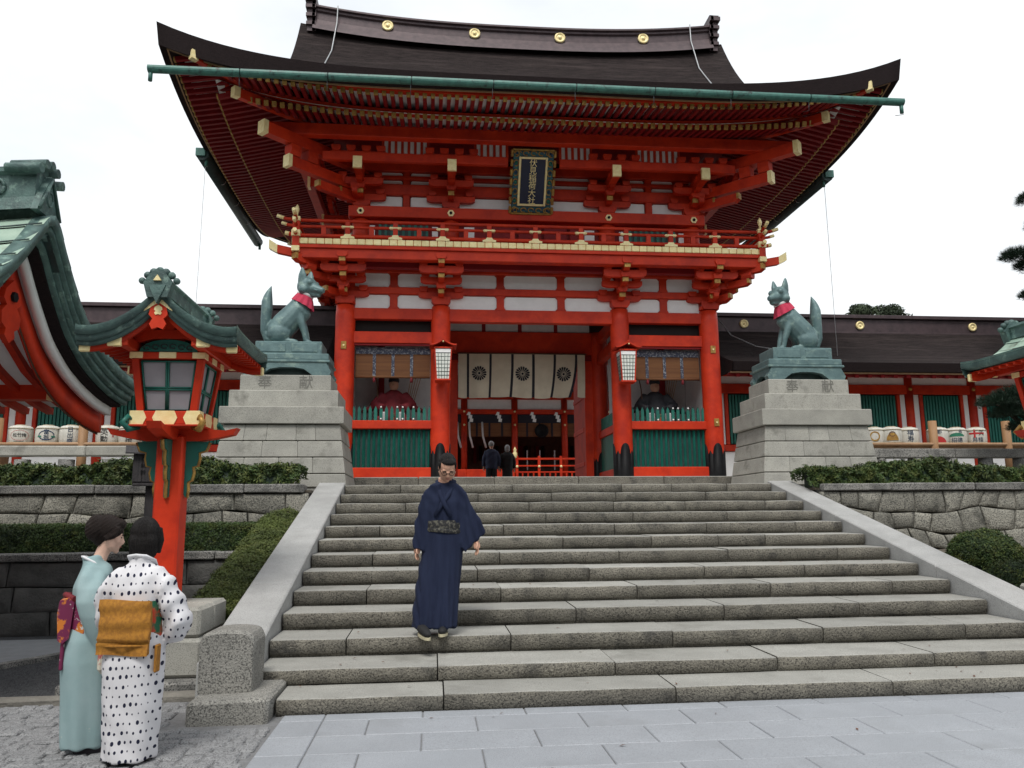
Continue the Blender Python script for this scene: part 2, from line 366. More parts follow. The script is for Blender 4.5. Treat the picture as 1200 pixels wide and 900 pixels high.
# pale slab paving of the forecourt
pv = tag(obj(MB().box(-3.42, 9.5, -9, .74, .004, .070), 'pavement', 'cobble_joint'), kind='structure'); OFF[pv.name] = (0, 0, 0)
cache = {}
def slab(x0, x1, y0, y1, z1, name, mats, parent, b=.006, h=.06, key=None):
    k = (round(x1 - x0, 3), round(y1 - y0, 3), name)
    if k not in cache:
        w, d = (x1 - x0) / 2, (y1 - y0) / 2
        cache[k] = MB().cbox(-w, w, -d, d, -h, 0, b).mesh(name, mats)
    return link(name, cache[k], parent, ((x0 + x1) / 2, (y0 + y1) / 2, z1))
g = .004
y = .695; row = 0
while y > -4.4:
    y1 = y; y0 = .49 if row == 0 else y - .445
    x = 1.27 - (.4 if row % 2 == 0 else 0) - .8 * 6
    while x < 6.2:
        xa, xb = max(x, -3.08), min(x + .8, 6.2)
        if xb - xa > .12: slab(xa + g, xb - g, y0 + g, y1 - g, G0 + R.uniform(-.0015, .0015), 'paving_slab', ['paver'], pv)
        x += .8
    slab(-3.40, -3.08 - g, y0 + g if row % 2 else y0 + g, y1 - g, G0, 'paving_slab', ['paver'], pv)
    y = y0; row += 1
# rough sett paving to the left
cob = tag(obj(MB().box(-14, -3.425, -9, 1.36, .003, .064), 'sett_paving', 'cobble_joint'), kind='structure'); OFF[cob.name] = (0, 0, 0)
mb = MB(); y = -1.5; row = 0
rr = random.Random(3)
while y < 1.30:
    x = -7.4 + rr.uniform(0, .1); d = rr.uniform(.10, .14)
    while x < -3.50:
        w = rr.uniform(.10, .22)
        if not (x + w > -4.13 and y + d > .50):
            mb.cbox(x + .004, min(x + w, -3.43) - .004, y + .004, y + d - .004, .02, G0 + rr.uniform(-.009, .004), .012, .006, rr=rr)
        x += w
    y += d
tag(obj(mb, 'setts', 'cobble', cob), kind='stuff')
# kerb between setts and gravel
kb = thing('kerb', 'low rough stone kerb between the setts and the dark gravel', 'kerb', (-6, 1.45, 0))
x = -12.
while x < -4.2:
    w = rr.uniform(.7, 1.2); x1 = min(x + w, -4.15)
    if x1 - x > .15: obj(MB().cbox(x + .006, x1 - .006, 1.37, 1.52, 0, .125 + rr.uniform(-.01, .01), .025, .008, rr=rr), 'kerb_stone', 'kerb', kb)
    x += w
gv = tag(obj(MB().box(-16, -3.76, 1.50, 5.80, .004, .05), 'gravel_bed', 'gravel'), kind='structure')
N = 9000
cx = np.array([rr.uniform(-9, -4.3) for _ in range(N)]); cy = np.array([rr.uniform(1.54, 5.7) for _ in range(N)]); sz = np.array([rr.uniform(.010, .026) for _ in range(N)])
base = np.array([(1, 0, 0), (0, 1, 0), (-1, 0, 0), (0, -1, 0), (0, 0, .7)], float)
v = base[None] * sz[:, None, None]; ang = np.array([rr.uniform(0, 6.28) for _ in range(N)])
vx = v[..., 0] * np.cos(ang)[:, None] - v[..., 1] * np.sin(ang)[:, None] + cx[:, None]; vy = v[..., 0] * np.sin(ang)[:, None] + v[..., 1] * np.cos(ang)[:, None] + cy[:, None]
inpath = (cy > 3.15) & (cx < -6.95 + (cy - 3.2) * (1.2 / 2.25) + .2); v[inpath] *= 0
V = np.stack([vx, vy, v[..., 2] + .049], -1).reshape(-1, 3)
Fs = np.array([(0, 1, 4), (1, 2, 4), (2, 3, 4), (3, 0, 4)])[None] + (np.arange(N) * 5)[:, None, None]
def np_mesh(name, V, Fa, mats, smooth=False, mi=None):
    me = bpy.data.meshes.new(name); n = Fa.shape[-1]; Fa = Fa.reshape(-1, n)
    me.vertices.add(len(V)); me.vertices.foreach_set('co', V.astype(np.float32).ravel())
    me.loops.add(Fa.size); me.loops.foreach_set('vertex_index', Fa.astype(np.int32).ravel())
    me.polygons.add(len(Fa)); me.polygons.foreach_set('loop_start', np.arange(0, Fa.size, n, dtype=np.int32)); me.polygons.foreach_set('loop_total', np.full(len(Fa), n, dtype=np.int32))
    for k in mats: me.materials.append(MATS[k])
    if mi is not None: me.polygons.foreach_set('material_index', mi.astype(np.int32))
    me.update(calc_edges=True); me.validate(); return me
tag(link('pebbles', np_mesh('pebbles', V, Fs, ['gravel']), gv), kind='stuff')
tag(obj(MB().add([(-16, 3.2, .056), (-6.95, 3.2, .056), (-5.75, 5.45, .056), (-16, 5.45, .056)], [(0, 1, 2, 3)]), 'path', 'asphalt'), kind='structure')
pe = thing('path_edging', 'pale flat stone edging along the path behind the mint kimono', 'edging', (-6.3, 4.3, .05))
for k in range(3):
    a, b = k / 3, (k + 1) / 3 - .01
    P = lambda t, o: (lerp(-6.95, -5.75, t) + o, lerp(3.2, 5.45, t))
    q = [P(a, 0), P(a, .14), P(b, .14), P(b, 0)]
    obj(MB().prism([q[0], q[1], q[2], q[3]], 'z', .05, .10), 'edging_stone', 'wall_cap', pe)
tag(obj(MB().sphere((-4.72, 1.68, .08), .10, 8, 5, sc=(1.5, .8, .55)), 'loose_stone', 'kerb'), 'loose pale stone lying on the gravel behind the mint kimono', 'stone')

# ------------------------------------------------------------------ flight of steps
st = thing('stone_staircase', 'wide flight of weathered granite steps with sloping side slabs', 'stairs', (0, .6, G0))
JO = {1: [-2.16, -.28, 1.59], 2: [-2.21, -.67, .81, 2.3], 3: [-3.06, -1.53, .05, 1.57, 3.04], 4: [-2.25, -.79, .8, 2.28], 5: [-2.98, -1.51, .01, 1.56, 3.02], 6: [-1.73, -.41, 1.0, 2.28],
      7: [-3.0, -1.43, .1, 1.54, 3.03], 8: [-2.12, -.52, .7, 1.63, 2.31], 9: [-2.99, -1.27, .33, 1.7, 3.03], 10: [-2.1, -.57, .76, 2.24], 11: [-2.69, -.75, .6, 1.76, 3.11], 12: [-1.53, -.3, .78, 2.33], 13: [-2.82, -.9, 1.02, 1.92, 2.93]}
def step_block(x0, x1, y0, y1, z0, z1, rr):
    """long block with a rough hewn, slightly wavy nosing and a rounded arris"""
    n = max(3, int((x1 - x0) / .22)); mb = MB(); b = .018
    prof = lambda w, zz: [(y0 + .05, z0), (y0 + .035, z0 + .040), (y0 + w, z0 + .052), (y0 + w * .6, z1 - b * 1.2 + zz), (y0 + b * .4 + w, z1 - b * .35 + zz), (y0 + b * 1.3 + w, z1 + zz), (y1, z1), (y1, z0)]
    rows = []
    for i in range(n + 1):
        t = i / n; x = lerp(x0, x1, t); e = .012 if i in (0, n) else 0
        w = rr.uniform(-.006, .008) + e; zz = rr.uniform(-.004, .003) - e * .5
        rows.append([(x, py, pz) for py, pz in prof(w, zz)])
    o = len(mb.v); k = 8
    for r in rows: mb.v += r
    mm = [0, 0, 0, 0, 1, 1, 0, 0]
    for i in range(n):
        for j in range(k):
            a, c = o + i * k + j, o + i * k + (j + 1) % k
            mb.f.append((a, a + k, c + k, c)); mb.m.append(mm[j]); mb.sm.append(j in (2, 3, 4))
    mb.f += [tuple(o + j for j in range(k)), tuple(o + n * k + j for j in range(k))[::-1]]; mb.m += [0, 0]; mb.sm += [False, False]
    return mb
rs = random.Random(21)
for i in range(1, 14):
    y0, z1, z0 = i * T, i * H, (i - 1) * H - .02
    xl, xr = -W2 + .006, W2 - .006
    if i == 1: y0, z1, z0, xl, xr = .70, .20, .02, -3.475, 6.2
    if i == 2: z0 = .16
    xs = [xl] + [j + rs.uniform(-.01, .01) for j in JO[i]] + ([3.2, 4.6] if i == 1 else []) + [xr]
    for a, b in zip(xs, xs[1:]):
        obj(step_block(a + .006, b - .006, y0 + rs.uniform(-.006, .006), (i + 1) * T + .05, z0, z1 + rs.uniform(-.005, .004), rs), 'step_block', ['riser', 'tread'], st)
obj(MB().add([(-W2, .78, 0), (W2, .78, 0), (W2, 13.2 * T, LAND - .16), (-W2, 13.2 * T, LAND - .16), (-W2, .78, .02), (W2, .78, .02)], [(0, 1, 2, 3), (0, 4, 5, 1)]), 'stair_bed', 'joint', st)
# side slabs
def cheek(s):
    zt = lambda y: .425 + .2600 * (y - 1.2)
    ys = [1.16, 3.02, 5.18, 8.02]
    if s > 0: ys = [1.16, 3.30, 5.62, 8.02]
    for a, b in zip(ys, ys[1:]):
        xi, xo = s * 3.757, s * 4.205
        a2, b2 = a + .004, b - .004
        pr = [(a2, 0), (b2, 0), (b2, zt(b2) - .012), (b2 - .012, zt(b2 - .012)), (a2 + .012, zt(a2 + .012)), (a2, zt(a2) - .012)]
        m_ = MB(); x0, x1 = min(xi, xo), max(xi, xo)
        n = len(pr); e = .014
        rings = [[(x0, p[0], p[1] - (e if p[1] > .1 else 0)) for p in pr], [(x0 + e, p[0], p[1]) for p in pr], [(x1 - e, p[0], p[1]) for p in pr], [(x1, p[0], p[1] - (e if p[1] > .1 else 0)) for p in pr]]
        for r in rings: m_.v += r
        for i in range(3):
            for j in range(n):
                p, q_ = i * n + j, i * n + (j + 1) % n; m_.f.append((p, p + n, q_ + n, q_)[::-1]); m_.m.append(0); m_.sm.append(False)
        m_.f += [tuple(range(n))[::-1], tuple(3 * n + j for j in range(n))]; m_.m += [0, 0]; m_.sm += [False, False]
        obj(m_, 'side_slab', 'granite', st)
cheek(-1); cheek(1)
# end post with rounded top, and the flat stone it stands on
def end_post(s, lab1, lab2):
    c = s * 3.875; w = .212
    prof = [(-w, .24), (w, .24), (w + .004, .62), (w - .012, .66)] + [(w * .9 * cos(t), .660 + .055 * sin(t) ** .6) for t in (pi * k / 10 for k in range(1, 10))] + [(-w + .012, .66), (-w - .004, .62)]
    mb = MB(); rows = [(.80, .02), (.775, .0), (.775, .0), (1.22, 0)]
    mb.prism([(c + p[0], p[1]) for p in prof], 'y', .79, 1.17)
    pf = [(c + p[0] * .95, .24 + (p[1] - .24) * .955) for p in prof]
    n = len(prof); o = len(mb.v)
    mb.v += [(c + p[0], .79, p[1]) for p in prof] + [(q[0], .755, q[1]) for q in pf]
    for j in range(n): mb.f.append((o + j, o + (j + 1) % n, o + n + (j + 1) % n, o + n + j)[::-1]); mb.m.append(0); mb.sm.append(False)
    mb.f.append(tuple(o + n + j for j in range(n))[::-1][::-1]); mb.m.append(0); mb.sm.append(False)
    tag(obj(mb, 'stone_post', 'post_stone'), lab1, 'post')
    a, b = sorted((s * 4.10, s * 3.49))
    tag(obj(MB().cbox(a, b, .50, 1.30, 0, .245, .025, .012), 'footing_stone', ['post_stone']), lab2, 'stone')
end_post(-1, 'squat granite end post with rounded top at foot of left stair side', 'flat rough stone slab under the granite end post beside the stairs')
# landing and gate platform
ld = tag(obj(MB().box(-16, 16, 13.6 * T, 40, 1.0, LAND - .004), 'landing', 'tread'), kind='structure')
pf = thing('gate_platform', 'low stone platform edged with long granite blocks under the gate', 'platform', (0, 10.7, LAND))
x = -5.6
while x < 5.5:
    w = rs.uniform(1.2, 1.9); x1 = min(x + w, 5.6)
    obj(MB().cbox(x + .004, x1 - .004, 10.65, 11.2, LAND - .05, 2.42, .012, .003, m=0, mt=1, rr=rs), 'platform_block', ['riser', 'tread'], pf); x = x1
obj(MB().box(-5.58, 5.58, 11.19, 30, LAND, 2.412), 'platform_floor', 'tread', pf)

# ------------------------------------------------------------------ terraces and retaining walls
tag(obj(MB().box(-30, -4.21, 5.95, 7.1, 0, 1.10), 'middle_terrace', 'earth'), kind='structure')
tag(obj(MB().box(-30, -4.21, 7.12, 8.3, .2, 2.04).box(4.21, 30, 7.12, 8.3, .2, 2.04), 'upper_terrace', 'earth'), kind='structure')
rb = MB().grid(lambda u, v: (lerp(4.22, 14, u), lerp(.9, 7.1, v), lerp(.12, .98, min(1, v * 1.35)) + .05 * sin(u * 40) * sin(v * 23)), 40, 30)
tag(obj(rb, 'bank', 'earth'), kind='structure')
lb = MB().grid(lambda u, v: (lerp(-5.15, -4.22, u), lerp(2.3, 6.0, v), lerp(.06, 1.05, v) * lerp(.55, 1, u)), 8, 20)
tag(obj(lb, 'left_bank', 'earth'), kind='structure')
def stone_piece(q, yf, depth, rr, bulge=.02):
    """irregular facing stone: q = four corners (x,z), front at yf"""
    c = (sum(p[0] for p in q) / 4, sum(p[1] for p in q) / 4)
    # subdivide outline
    out = []
    for i in range(4):
        a, b = q[i], q[(i + 1) % 4]
        for k in range(2):
            t = k / 2; out.append((lerp(a[0], b[0], t) + (rr.uniform(-.012, .012) if k else 0), lerp(a[1], b[1], t) + (rr.uniform(-.012, .012) if k else 0)))
    n = len(out); mb = MB()
    sc = lambda s_: [(c[0] + (p[0] - c[0]) * s_, c[1] + (p[1] - c[1]) * s_) for p in out]
    rings = [(sc(.985), yf + depth), (sc(1.0), yf + .02), (sc(.95), yf + .002), (sc(.6), yf - bulge * rr.uniform(.3, 1))]
    for o_, y_ in rings: mb.v += [(p[0], y_ + rr.uniform(-.004, .004), p[1]) for p in o_]
    for i in range(3):
        for j in range(n):
            a, b = i * n + j, i * n + (j + 1) % n; mb.f.append((a, b, b + n, a + n)); mb.m.append(0); mb.sm.append(i == 2)
    mb.f.append(tuple(3 * n + j for j in range(n))); mb.m.append(0); mb.sm.append(True)
    return mb
def rubble_wall(par, x0, x1, z0, z1, yf, courses, wmin, wmax, mats, seed, name='wall_stone', jz=.05, slant=.06):
    rr = random.Random(seed); gp = .006
    zs = [lerp(z0, z1, i / courses) for i in range(courses + 1)]
    xs_all = []
    for c in range(courses):
        xs = [x0]; 
        while xs[-1] < x1: xs.append(xs[-1] + rr.uniform(wmin, wmax))
        xs[-1] = x1; xs_all.append(xs)
    def zoff(c, x): return 0 if c in (0, courses) else jz * sin(x * 2.3 + c * 1.7 + seed) + jz * .6 * sin(x * 5.1 + seed * 2)
    for c in range(courses):
        sl = [0] + [rr.uniform(-slant, slant) for _ in xs_all[c][1:-1]] + [0]
        for i in range(len(xs_all[c]) - 1):
            a, b = xs_all[c][i], xs_all[c][i + 1]; sa, sb = sl[i], sl[i + 1]
            q = [(a - sa + gp, zs[c] + zoff(c, a) + gp), (b - sb - gp, zs[c] + zoff(c, b) + gp), (b + sb - gp, zs[c + 1] + zoff(c + 1, b) - gp), (a + sa + gp, zs[c + 1] + zoff(c + 1, a) - gp)]
            obj(stone_piece(q, yf, .25, rr), name, mats, par)
def cap_row(par, x0, x1, y0, y1, z0, z1, mats, seed, wmin=.9, wmax=1.7):
    rr = random.Random(seed); x = x0
    while x < x1 - .05:
        b = min(x + rr.uniform(wmin, wmax), x1)
        obj(MB().cbox(x + .005, b - .005, y0 + rr.uniform(-.008, .008), y1, z0, z1 + rr.uniform(-.006, .006), .016, .006, rr=rr), 'cap_stone', mats, par); x = b
wl = thing('retaining_wall', 'upper left retaining wall of squared stones under the hedge', 'wall', (-8, 7, 1.1))
rubble_wall(wl, -13, -4.22, 1.02, 1.99, 7.0, 3, .38, .85, 'wall_stone', 5, slant=.04)
cap_row(wl, -13, -4.3, 6.95, 7.4, 1.995, 2.125, 'wall_cap', 6)
obj(MB().box(-13, -4.21, 7.06, 7.2, .9, 2.0), 'wall_backing', 'joint', wl)
wr = thing('retaining_wall', 'mossy right retaining wall of irregular fitted stones', 'wall', (8, 7, .9))
rubble_wall(wr, 4.22, 13, .62, 1.97, 7.0, 4, .28, .62, 'wall_stone', 11, jz=.05, slant=.07)
cap_row(wr, 4.28, 13, 6.95, 7.4, 1.975, 2.105, 'wall_cap', 16)
obj(MB().box(4.21, 13, 7.06, 7.2, .5, 2.0), 'wall_backing', 'joint', wr)
wb = thing('retaining_wall', 'dark lower left retaining wall of large blocks behind the two women', 'wall', (-8, 5.8, 0))
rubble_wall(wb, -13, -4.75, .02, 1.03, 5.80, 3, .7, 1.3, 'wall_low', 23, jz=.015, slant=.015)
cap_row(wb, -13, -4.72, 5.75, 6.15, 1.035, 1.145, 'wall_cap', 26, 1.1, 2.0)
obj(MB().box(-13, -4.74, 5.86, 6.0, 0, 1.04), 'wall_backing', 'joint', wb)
# ================================================================== two-storey vermilion gate
YF, YM, YB = 12.12, 14.6, 17.08
XO, XI, CR = 4.29, 2.11, .225
Z0, ZC = 2.42, 6.42
gate = thing('tower_gate', 'two-storey vermilion shrine gate with sweeping dark bark roof and gilt fittings', 'gate', (0, YM, Z0))
def gobj(mb, name, mats, parent=None, loc=None): return obj(mb, name, mats, parent or gate, loc)
def cb(x0, x1, y0, y1, z0, z1, b=.012): return MB().cbox(min(x0, x1), max(x0, x1), y0, y1, z0, z1, b)
# ---- lower columns
cm = MB().lathe([(CR * .97, 0), (CR, .3), (CR, ZC - Z0 - .25), (CR * .93, ZC - Z0)], (0, 0, 0), 28).mesh('column', ['red'])
def shoe_mesh():
    mb = MB(); n = 96; r = CR + .012
    for j in range(n):
        for k in (0, 1): pass
    hs = []
    for j in range(n):
        a = (j / n * 4) % 1.0; d = abs(a - .5)            # a cusped crest on each of four sides
        if d < .30: h = .62 + .19 * sqrt(max(0, 1 - (d / .30) ** 2))
        elif d < .38: h = .56
        else: h = .56 + .7 * (d - .38)
        hs.append(h)
    for j in range(n):
        t = 2 * pi * (j / n) - pi / 4
        mb.v += [(r * cos(t), r * sin(t), 0), (r * cos(t), r * sin(t), hs[j]), ((r - .03) * cos(t), (r - .03) * sin(t), hs[j])]
    for j in range(n):
        a, b = j * 3, ((j + 1) % n) * 3
        mb.f += [(a, b, b + 1, a + 1), (a + 1, b + 1, b + 2, a + 2)]; mb.m += [0, 0]; mb.sm += [True, False]
    return mb.mesh('column_shoe', ['iron'])
sm_ = shoe_mesh()
for yy in (YF, YM, YB):
    for xx in (-XO, -XI, XI, XO):
        c = link('column', cm, gate, (xx, yy, Z0))
        link('column_shoe', sm_, c, (xx, yy, Z0 + .01))
        c2 = MB().lathe([(CR + .09, -.02), (CR + .09, .03), (CR + .05, .05)], (xx, yy, Z0), 20)
        gobj(c2, 'column_base', 'granite', c)
# gilt nail covers on the outer columns
for xx in (-XO, XO):
    for zz in (5.45, 3.72):
        if xx < 0 and zz < 4: continue
        p = gobj(cb(xx - .06, xx + .06, YF - CR - .02, YF - CR + .03, zz - .09, zz + .09, .008), 'nail_cover', 'gold_old')
        gobj(MB().cyl((xx, YF - CR - .03, zz), (xx, YF - CR, zz), .022, n=8), 'stud', 'gold', p)
# ---- lower beams and side-bay fences
def side_bay(s):
    x0, x1 = sorted((s * (XI + .19), s * (XO - .19)))
    gobj(cb(x0, x1, YF - .09, YF + .09, 6.10, 6.36), 'beam', 'red')
    gobj(cb(x0, x1, YF - .08, YF + .08, 5.54, 5.81), 'beam', 'red')
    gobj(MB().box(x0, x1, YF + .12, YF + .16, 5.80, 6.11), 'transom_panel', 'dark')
    gobj(cb(x0 + .02, x1 - .02, YF - .05, YF + .02, 5.49, 5.535, .008), 'beam', 'red_shaded')
    gobj(cb(x0 - .05, x1 + .05, YF - .12, YF + .10, Z0 + .01, 2.70), 'sill', 'red')
    gobj(cb(x0 - .02, x1 + .02, YF - .10, YF + .08, 3.57, 3.76), 'rail', 'red')
    n = 16
    for i in range(n):
        xc = lerp(x0 + .06, x1 - .06, i / (n - 1))
        gobj(MB().prism([(xc - .034, YF + .03), (xc, YF - .04), (xc + .034, YF + .03)], 'z', 2.705, 3.565), 'slat', 'green')
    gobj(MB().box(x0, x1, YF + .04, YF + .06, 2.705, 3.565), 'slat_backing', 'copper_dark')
    n = 15
    for i in range(n):
        xc = lerp(x0 + .05, x1 - .05, i / (n - 1))
        m_ = MB().prism([(xc - .034, 3.765), (xc + .034, 3.765), (xc + .034, 4.02), (xc, 4.10), (xc - .034, 4.02)], 'y', YF - .02, YF + .02)
        k = gobj(m_, 'picket', 'green')
    for i in (5, 8, 9, 11):
        xc = lerp(x0 + .05, x1 - .05, i / 14)
        for zz in (3.80, 4.07): gobj(MB().sphere((xc, YF - .03, zz), .022, 8, 5), 'stud', 'plaster')
    # room behind
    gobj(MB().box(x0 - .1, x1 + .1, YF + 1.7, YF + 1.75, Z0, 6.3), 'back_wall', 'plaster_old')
    gobj(MB().box(x0 - .1, x1 + .1, YF + .25, YF + 1.7, 3.56, 3.6), 'room_floor', 'wood_brown')
    gobj(MB().box(x0 - .1, x1 + .1, YF + .15, YF + 1.7, 5.95, 5.99), 'room_ceiling', 'red_shaded')
    xo = s * (XO - .02)
    gobj(MB().box(min(xo, xo - s * .06), max(xo, xo - s * .06), YF + .2, YB - .2, Z0, 6.3), 'side_wall', 'plaster')
    # post in the room, passage side: rail, green boards and lattice
    gobj(cb(s * 3.55 - .07, s * 3.55 + .07, YF + 1.5, YF + 1.64, 3.6, 5.95), 'room_post', 'red_shaded')
    xi = s * XI
    for ya, yb in ((YF + .2, YM - .2), (YM + .2, YB - .2)):
        gobj(cb(xi - .08, xi + .08, ya, yb, 6.10, 6.36), 'beam', 'red')
        gobj(cb(xi - .08, xi + .08, ya, yb, 5.54, 5.81), 'beam', 'red')
        gobj(cb(xi - .08, xi + .08, ya, yb, 3.57, 3.76), 'rail', 'red')
        gobj(cb(xi - .10, xi + .10, ya, yb, Z0 + .01, 2.70), 'sill', 'red')
        k = 14
        for i in range(k):
            yc = lerp(ya + .06, yb - .06, i / (k - 1))
            gobj(MB().box(xi - .03, xi + .03, yc - .075, yc + .075, 2.70, 3.57), 'board', 'green')
            gobj(MB().box(xi - .02, xi + .02, yc - .035, yc + .035, 3.76, 4.09), 'picket', 'green')
side_bay(-1); side_bay(1)
# ---- central bay
x0, x1 = -XI + .19, XI - .19
gobj(cb(x0, x1, YF - .10, YF + .10, 6.06, 6.36), 'beam', 'red')
gobj(cb(x0, x1, YM - .12, YM + .12, 5.82, 6.42), 'lintel', 'red')
gobj(cb(x0, x1, YM - .09, YM + .09, 5.66, 5.80), 'lintel', 'red_shaded')
for i in range(4):
    a = lerp(x0, x1, i / 4); b = lerp(x0, x1, (i + 1) / 4)
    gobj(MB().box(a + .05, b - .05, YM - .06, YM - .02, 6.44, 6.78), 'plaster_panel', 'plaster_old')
    gobj(cb(a - .05, a + .05, YM - .08, YM + .02, 6.42, 6.8), 'strut', 'red_shaded')
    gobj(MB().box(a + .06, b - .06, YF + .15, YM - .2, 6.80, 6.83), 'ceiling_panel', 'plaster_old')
    gobj(cb(a - .06, a + .06, YF + .12, YM - .1, 6.70, 6.80), 'ceiling_joist', 'red_shaded')
gobj(MB().box(-XO, XO, YM + .1, YB, 6.45, 6.50), 'ceiling_boards', 'red_shaded')
gobj(MB().box(-XO, XO, YF + .14, YB, 6.9, 6.95), 'upper_floor', 'dark')
for xx in (-1.76, 1.82): gobj(cb(xx - .12, xx + .12, YM - .1, YM + .1, Z0, 5.66), 'door_jamb', 'red')
for s in (-1, 1):          # door leaves folded back behind the jambs
    xx = s * 1.78
    d = gobj(cb(xx - .05, xx + .05, YM + .15, YM + 1.75, Z0 + .06, 5.6), 'door_leaf', 'red')
    for zz in (2.9, 3.8, 4.7): gobj(cb(xx - .075, xx + .075, YM + .2, YM + 1.7, zz, zz + .12), 'door_rail', 'red', d)
gobj(cb(-XO + .2, XO - .2, YB - .09, YB + .09, 6.08, 6.36), 'beam', 'red')
# ---- plaster frieze above the lower columns
def cut_panel(xa, xb, za, zb, y, c=.05):
    return MB().prism([(xa + c, za), (xb - c, za), (xb, za + c), (xb, zb - c), (xb - c, zb), (xa + c, zb), (xa, zb - c), (xa, za + c)], 'y', y - .012, y + .02)
gobj(MB().box(-XO - .1, XO + .1, YF + .03, YF + .12, 6.34, 7.34), 'frieze_wall', 'red')
ST = [-XO, -3.2, -XI, -.72, .72, XI, 3.2, XO]
for za, zb in ((6.385, 6.70), (6.885, 7.215)):
    for a, b in zip(ST, ST[1:]):
        gobj(cut_panel(a + .09, b - .09, za, zb, YF + .02), 'plaster_panel', 'plaster')
for xx in (-3.2, -.72, .72, 3.2):
    for za, zb in ((6.36, 6.71), (6.88, 7.26)):
        gobj(MB().prism([(xx - .12, za), (xx + .12, za), (xx + .085, za + .08), (xx + .085, zb - .08), (xx + .12, zb), (xx - .12, zb), (xx - .085, zb - .08), (xx - .085, za + .08)], 'y', YF - .04, YF + .03), 'strut', 'red')
gobj(cb(-XO - .35, XO + .35, YF - .07, YF + .03, 6.715, 6.875), 'tie_beam', 'red')
gobj(cb(-XO - .35, XO + .35, YF - .07, YF + .03, 7.22, 7.36), 'tie_beam', 'red')

# ---- bracket sets (local: column top centre at origin, front = -y)
def boat(L, z0, z1, n=5):
    """boat-shaped arm outline in (x,z)"""
    h = z1 - z0; r = min(.16, L * .22)
    pts = [(-L / 2, z1), (-L / 2, z0 + h * .45)] + [(-L / 2 + r * (1 - cos(t)), z0 + h * .45 * (1 - sin(t))) for t in (pi / 2 * k / n for k in range(1, n + 1))]
    pts += [(-x, z) for x, z in pts[::-1]]
    return pts[::-1][::-1]
def arm_x(cx, y, z0, z1, L, th=.12, m='red'):
    return MB().prism([(cx + p[0], p[1]) for p in boat(L, z0, z1)], 'y', y - th / 2, y + th / 2).mesh('bracket_arm', [m])
def block(cx, y, z0, w=.2, h=.12):
    return MB().prism([(cx - w * .36, z0), (cx + w * .36, z0), (cx + w / 2, z0 + h * .45), (cx + w / 2, z0 + h), (cx - w / 2, z0 + h), (cx - w / 2, z0 + h * .45)], 'y', y - w / 2, y + w / 2).mesh('bearing_block', ['red'])
def nose(cx, y0, y1, z0, z1, w=.13, gold='gold_old'):
    """arm that projects forward to y1 (< y0) with a gilt end"""
    mb = MB(); h = z1 - z0
    prof = [(y0, z0), (y0, z1), (y1, z1), (y1, z0 + h * .35), (y1 + .10, z0)]
    mb.prism([(p[0], p[1]) for p in prof], 'x', cx - w / 2, cx + w / 2)
    mb.box(cx - w / 2 - .004, cx + w / 2 + .004, y1 - .006, y1 + .05, z0 + h * .32, z1 + .004, 1)
    return mb.mesh('bracket_nose', ['red', gold])
LOWER = [('bearing_block', block(0, 0, .02, .44, .18)),
         ('bracket_arm', arm_x(0, -.05, .20, .34, 1.05)), ('bracket_nose', nose(0, .2, -.42, .18, .32)),
         ('bearing_block', block(-.4, -.06, .34, .19, .12)), ('bearing_block', block(.4, -.06, .34, .19, .12)), ('bearing_block', block(0, -.38, .33, .22, .12)),
         ('bracket_arm', arm_x(0, -.38, .45, .60, .95)), ('bracket_nose', nose(0, .2, -.76, .45, .59)),
         ('bearing_block', block(0, -.70, .60, .22, .11)),
         ('bracket_arm', arm_x(0, -.70, .60, .77, 1.0)), ('bracket_nose', nose(0, .2, -.98, .72, .86)),
         ('bearing_block', block(-.40, -.70, .77, .19, .11)), ('bearing_block', block(.40, -.70, .77, .19, .11)), ('bearing_block', block(0, -.90, .86, .24, .12)),
         ('bearing_block', block(-.36, -.38, .60, .19, .11)), ('bearing_block', block(.36, -.38, .60, .19, .11))]
def bracket(parts, p, rot, name='bracket_set'):
    e = bpy.data.objects.new(name, None); COL.objects.link(e); e.empty_display_size = .1; e.parent = gate
    w = OFF[gate.name]; e.location = (p[0] - w[0], p[1] - w[1], p[2] - w[2]); e.rotation_euler.z = rot
    for n_, me in parts:
        o = bpy.data.objects.new(n_, me); COL.objects.link(o); o.parent = e
    return e
for xx in (-XO, -XI, XI, XO): bracket(LOWER, (xx, YF, ZC), 0)
for s in (-1, 1):
    for yy in (YF, YM, YB): bracket([q for q in LOWER if q[0] != 'bearing_block' or True], (s * XO, yy, ZC), s * pi / 2)
DIAG = [('bracket_nose', nose(0, .1, -.62, .18, .34, .15)), ('bracket_nose', nose(0, .1, -1.10, .45, .61, .15)), ('bracket_nose', nose(0, .1, -1.45, .72, .90, .16)), ('bearing_block', block(0, -1.05, .61, .24, .12))]
for s in (-1, 1): bracket(DIAG, (s * XO, YF, ZC), s * pi / 4)
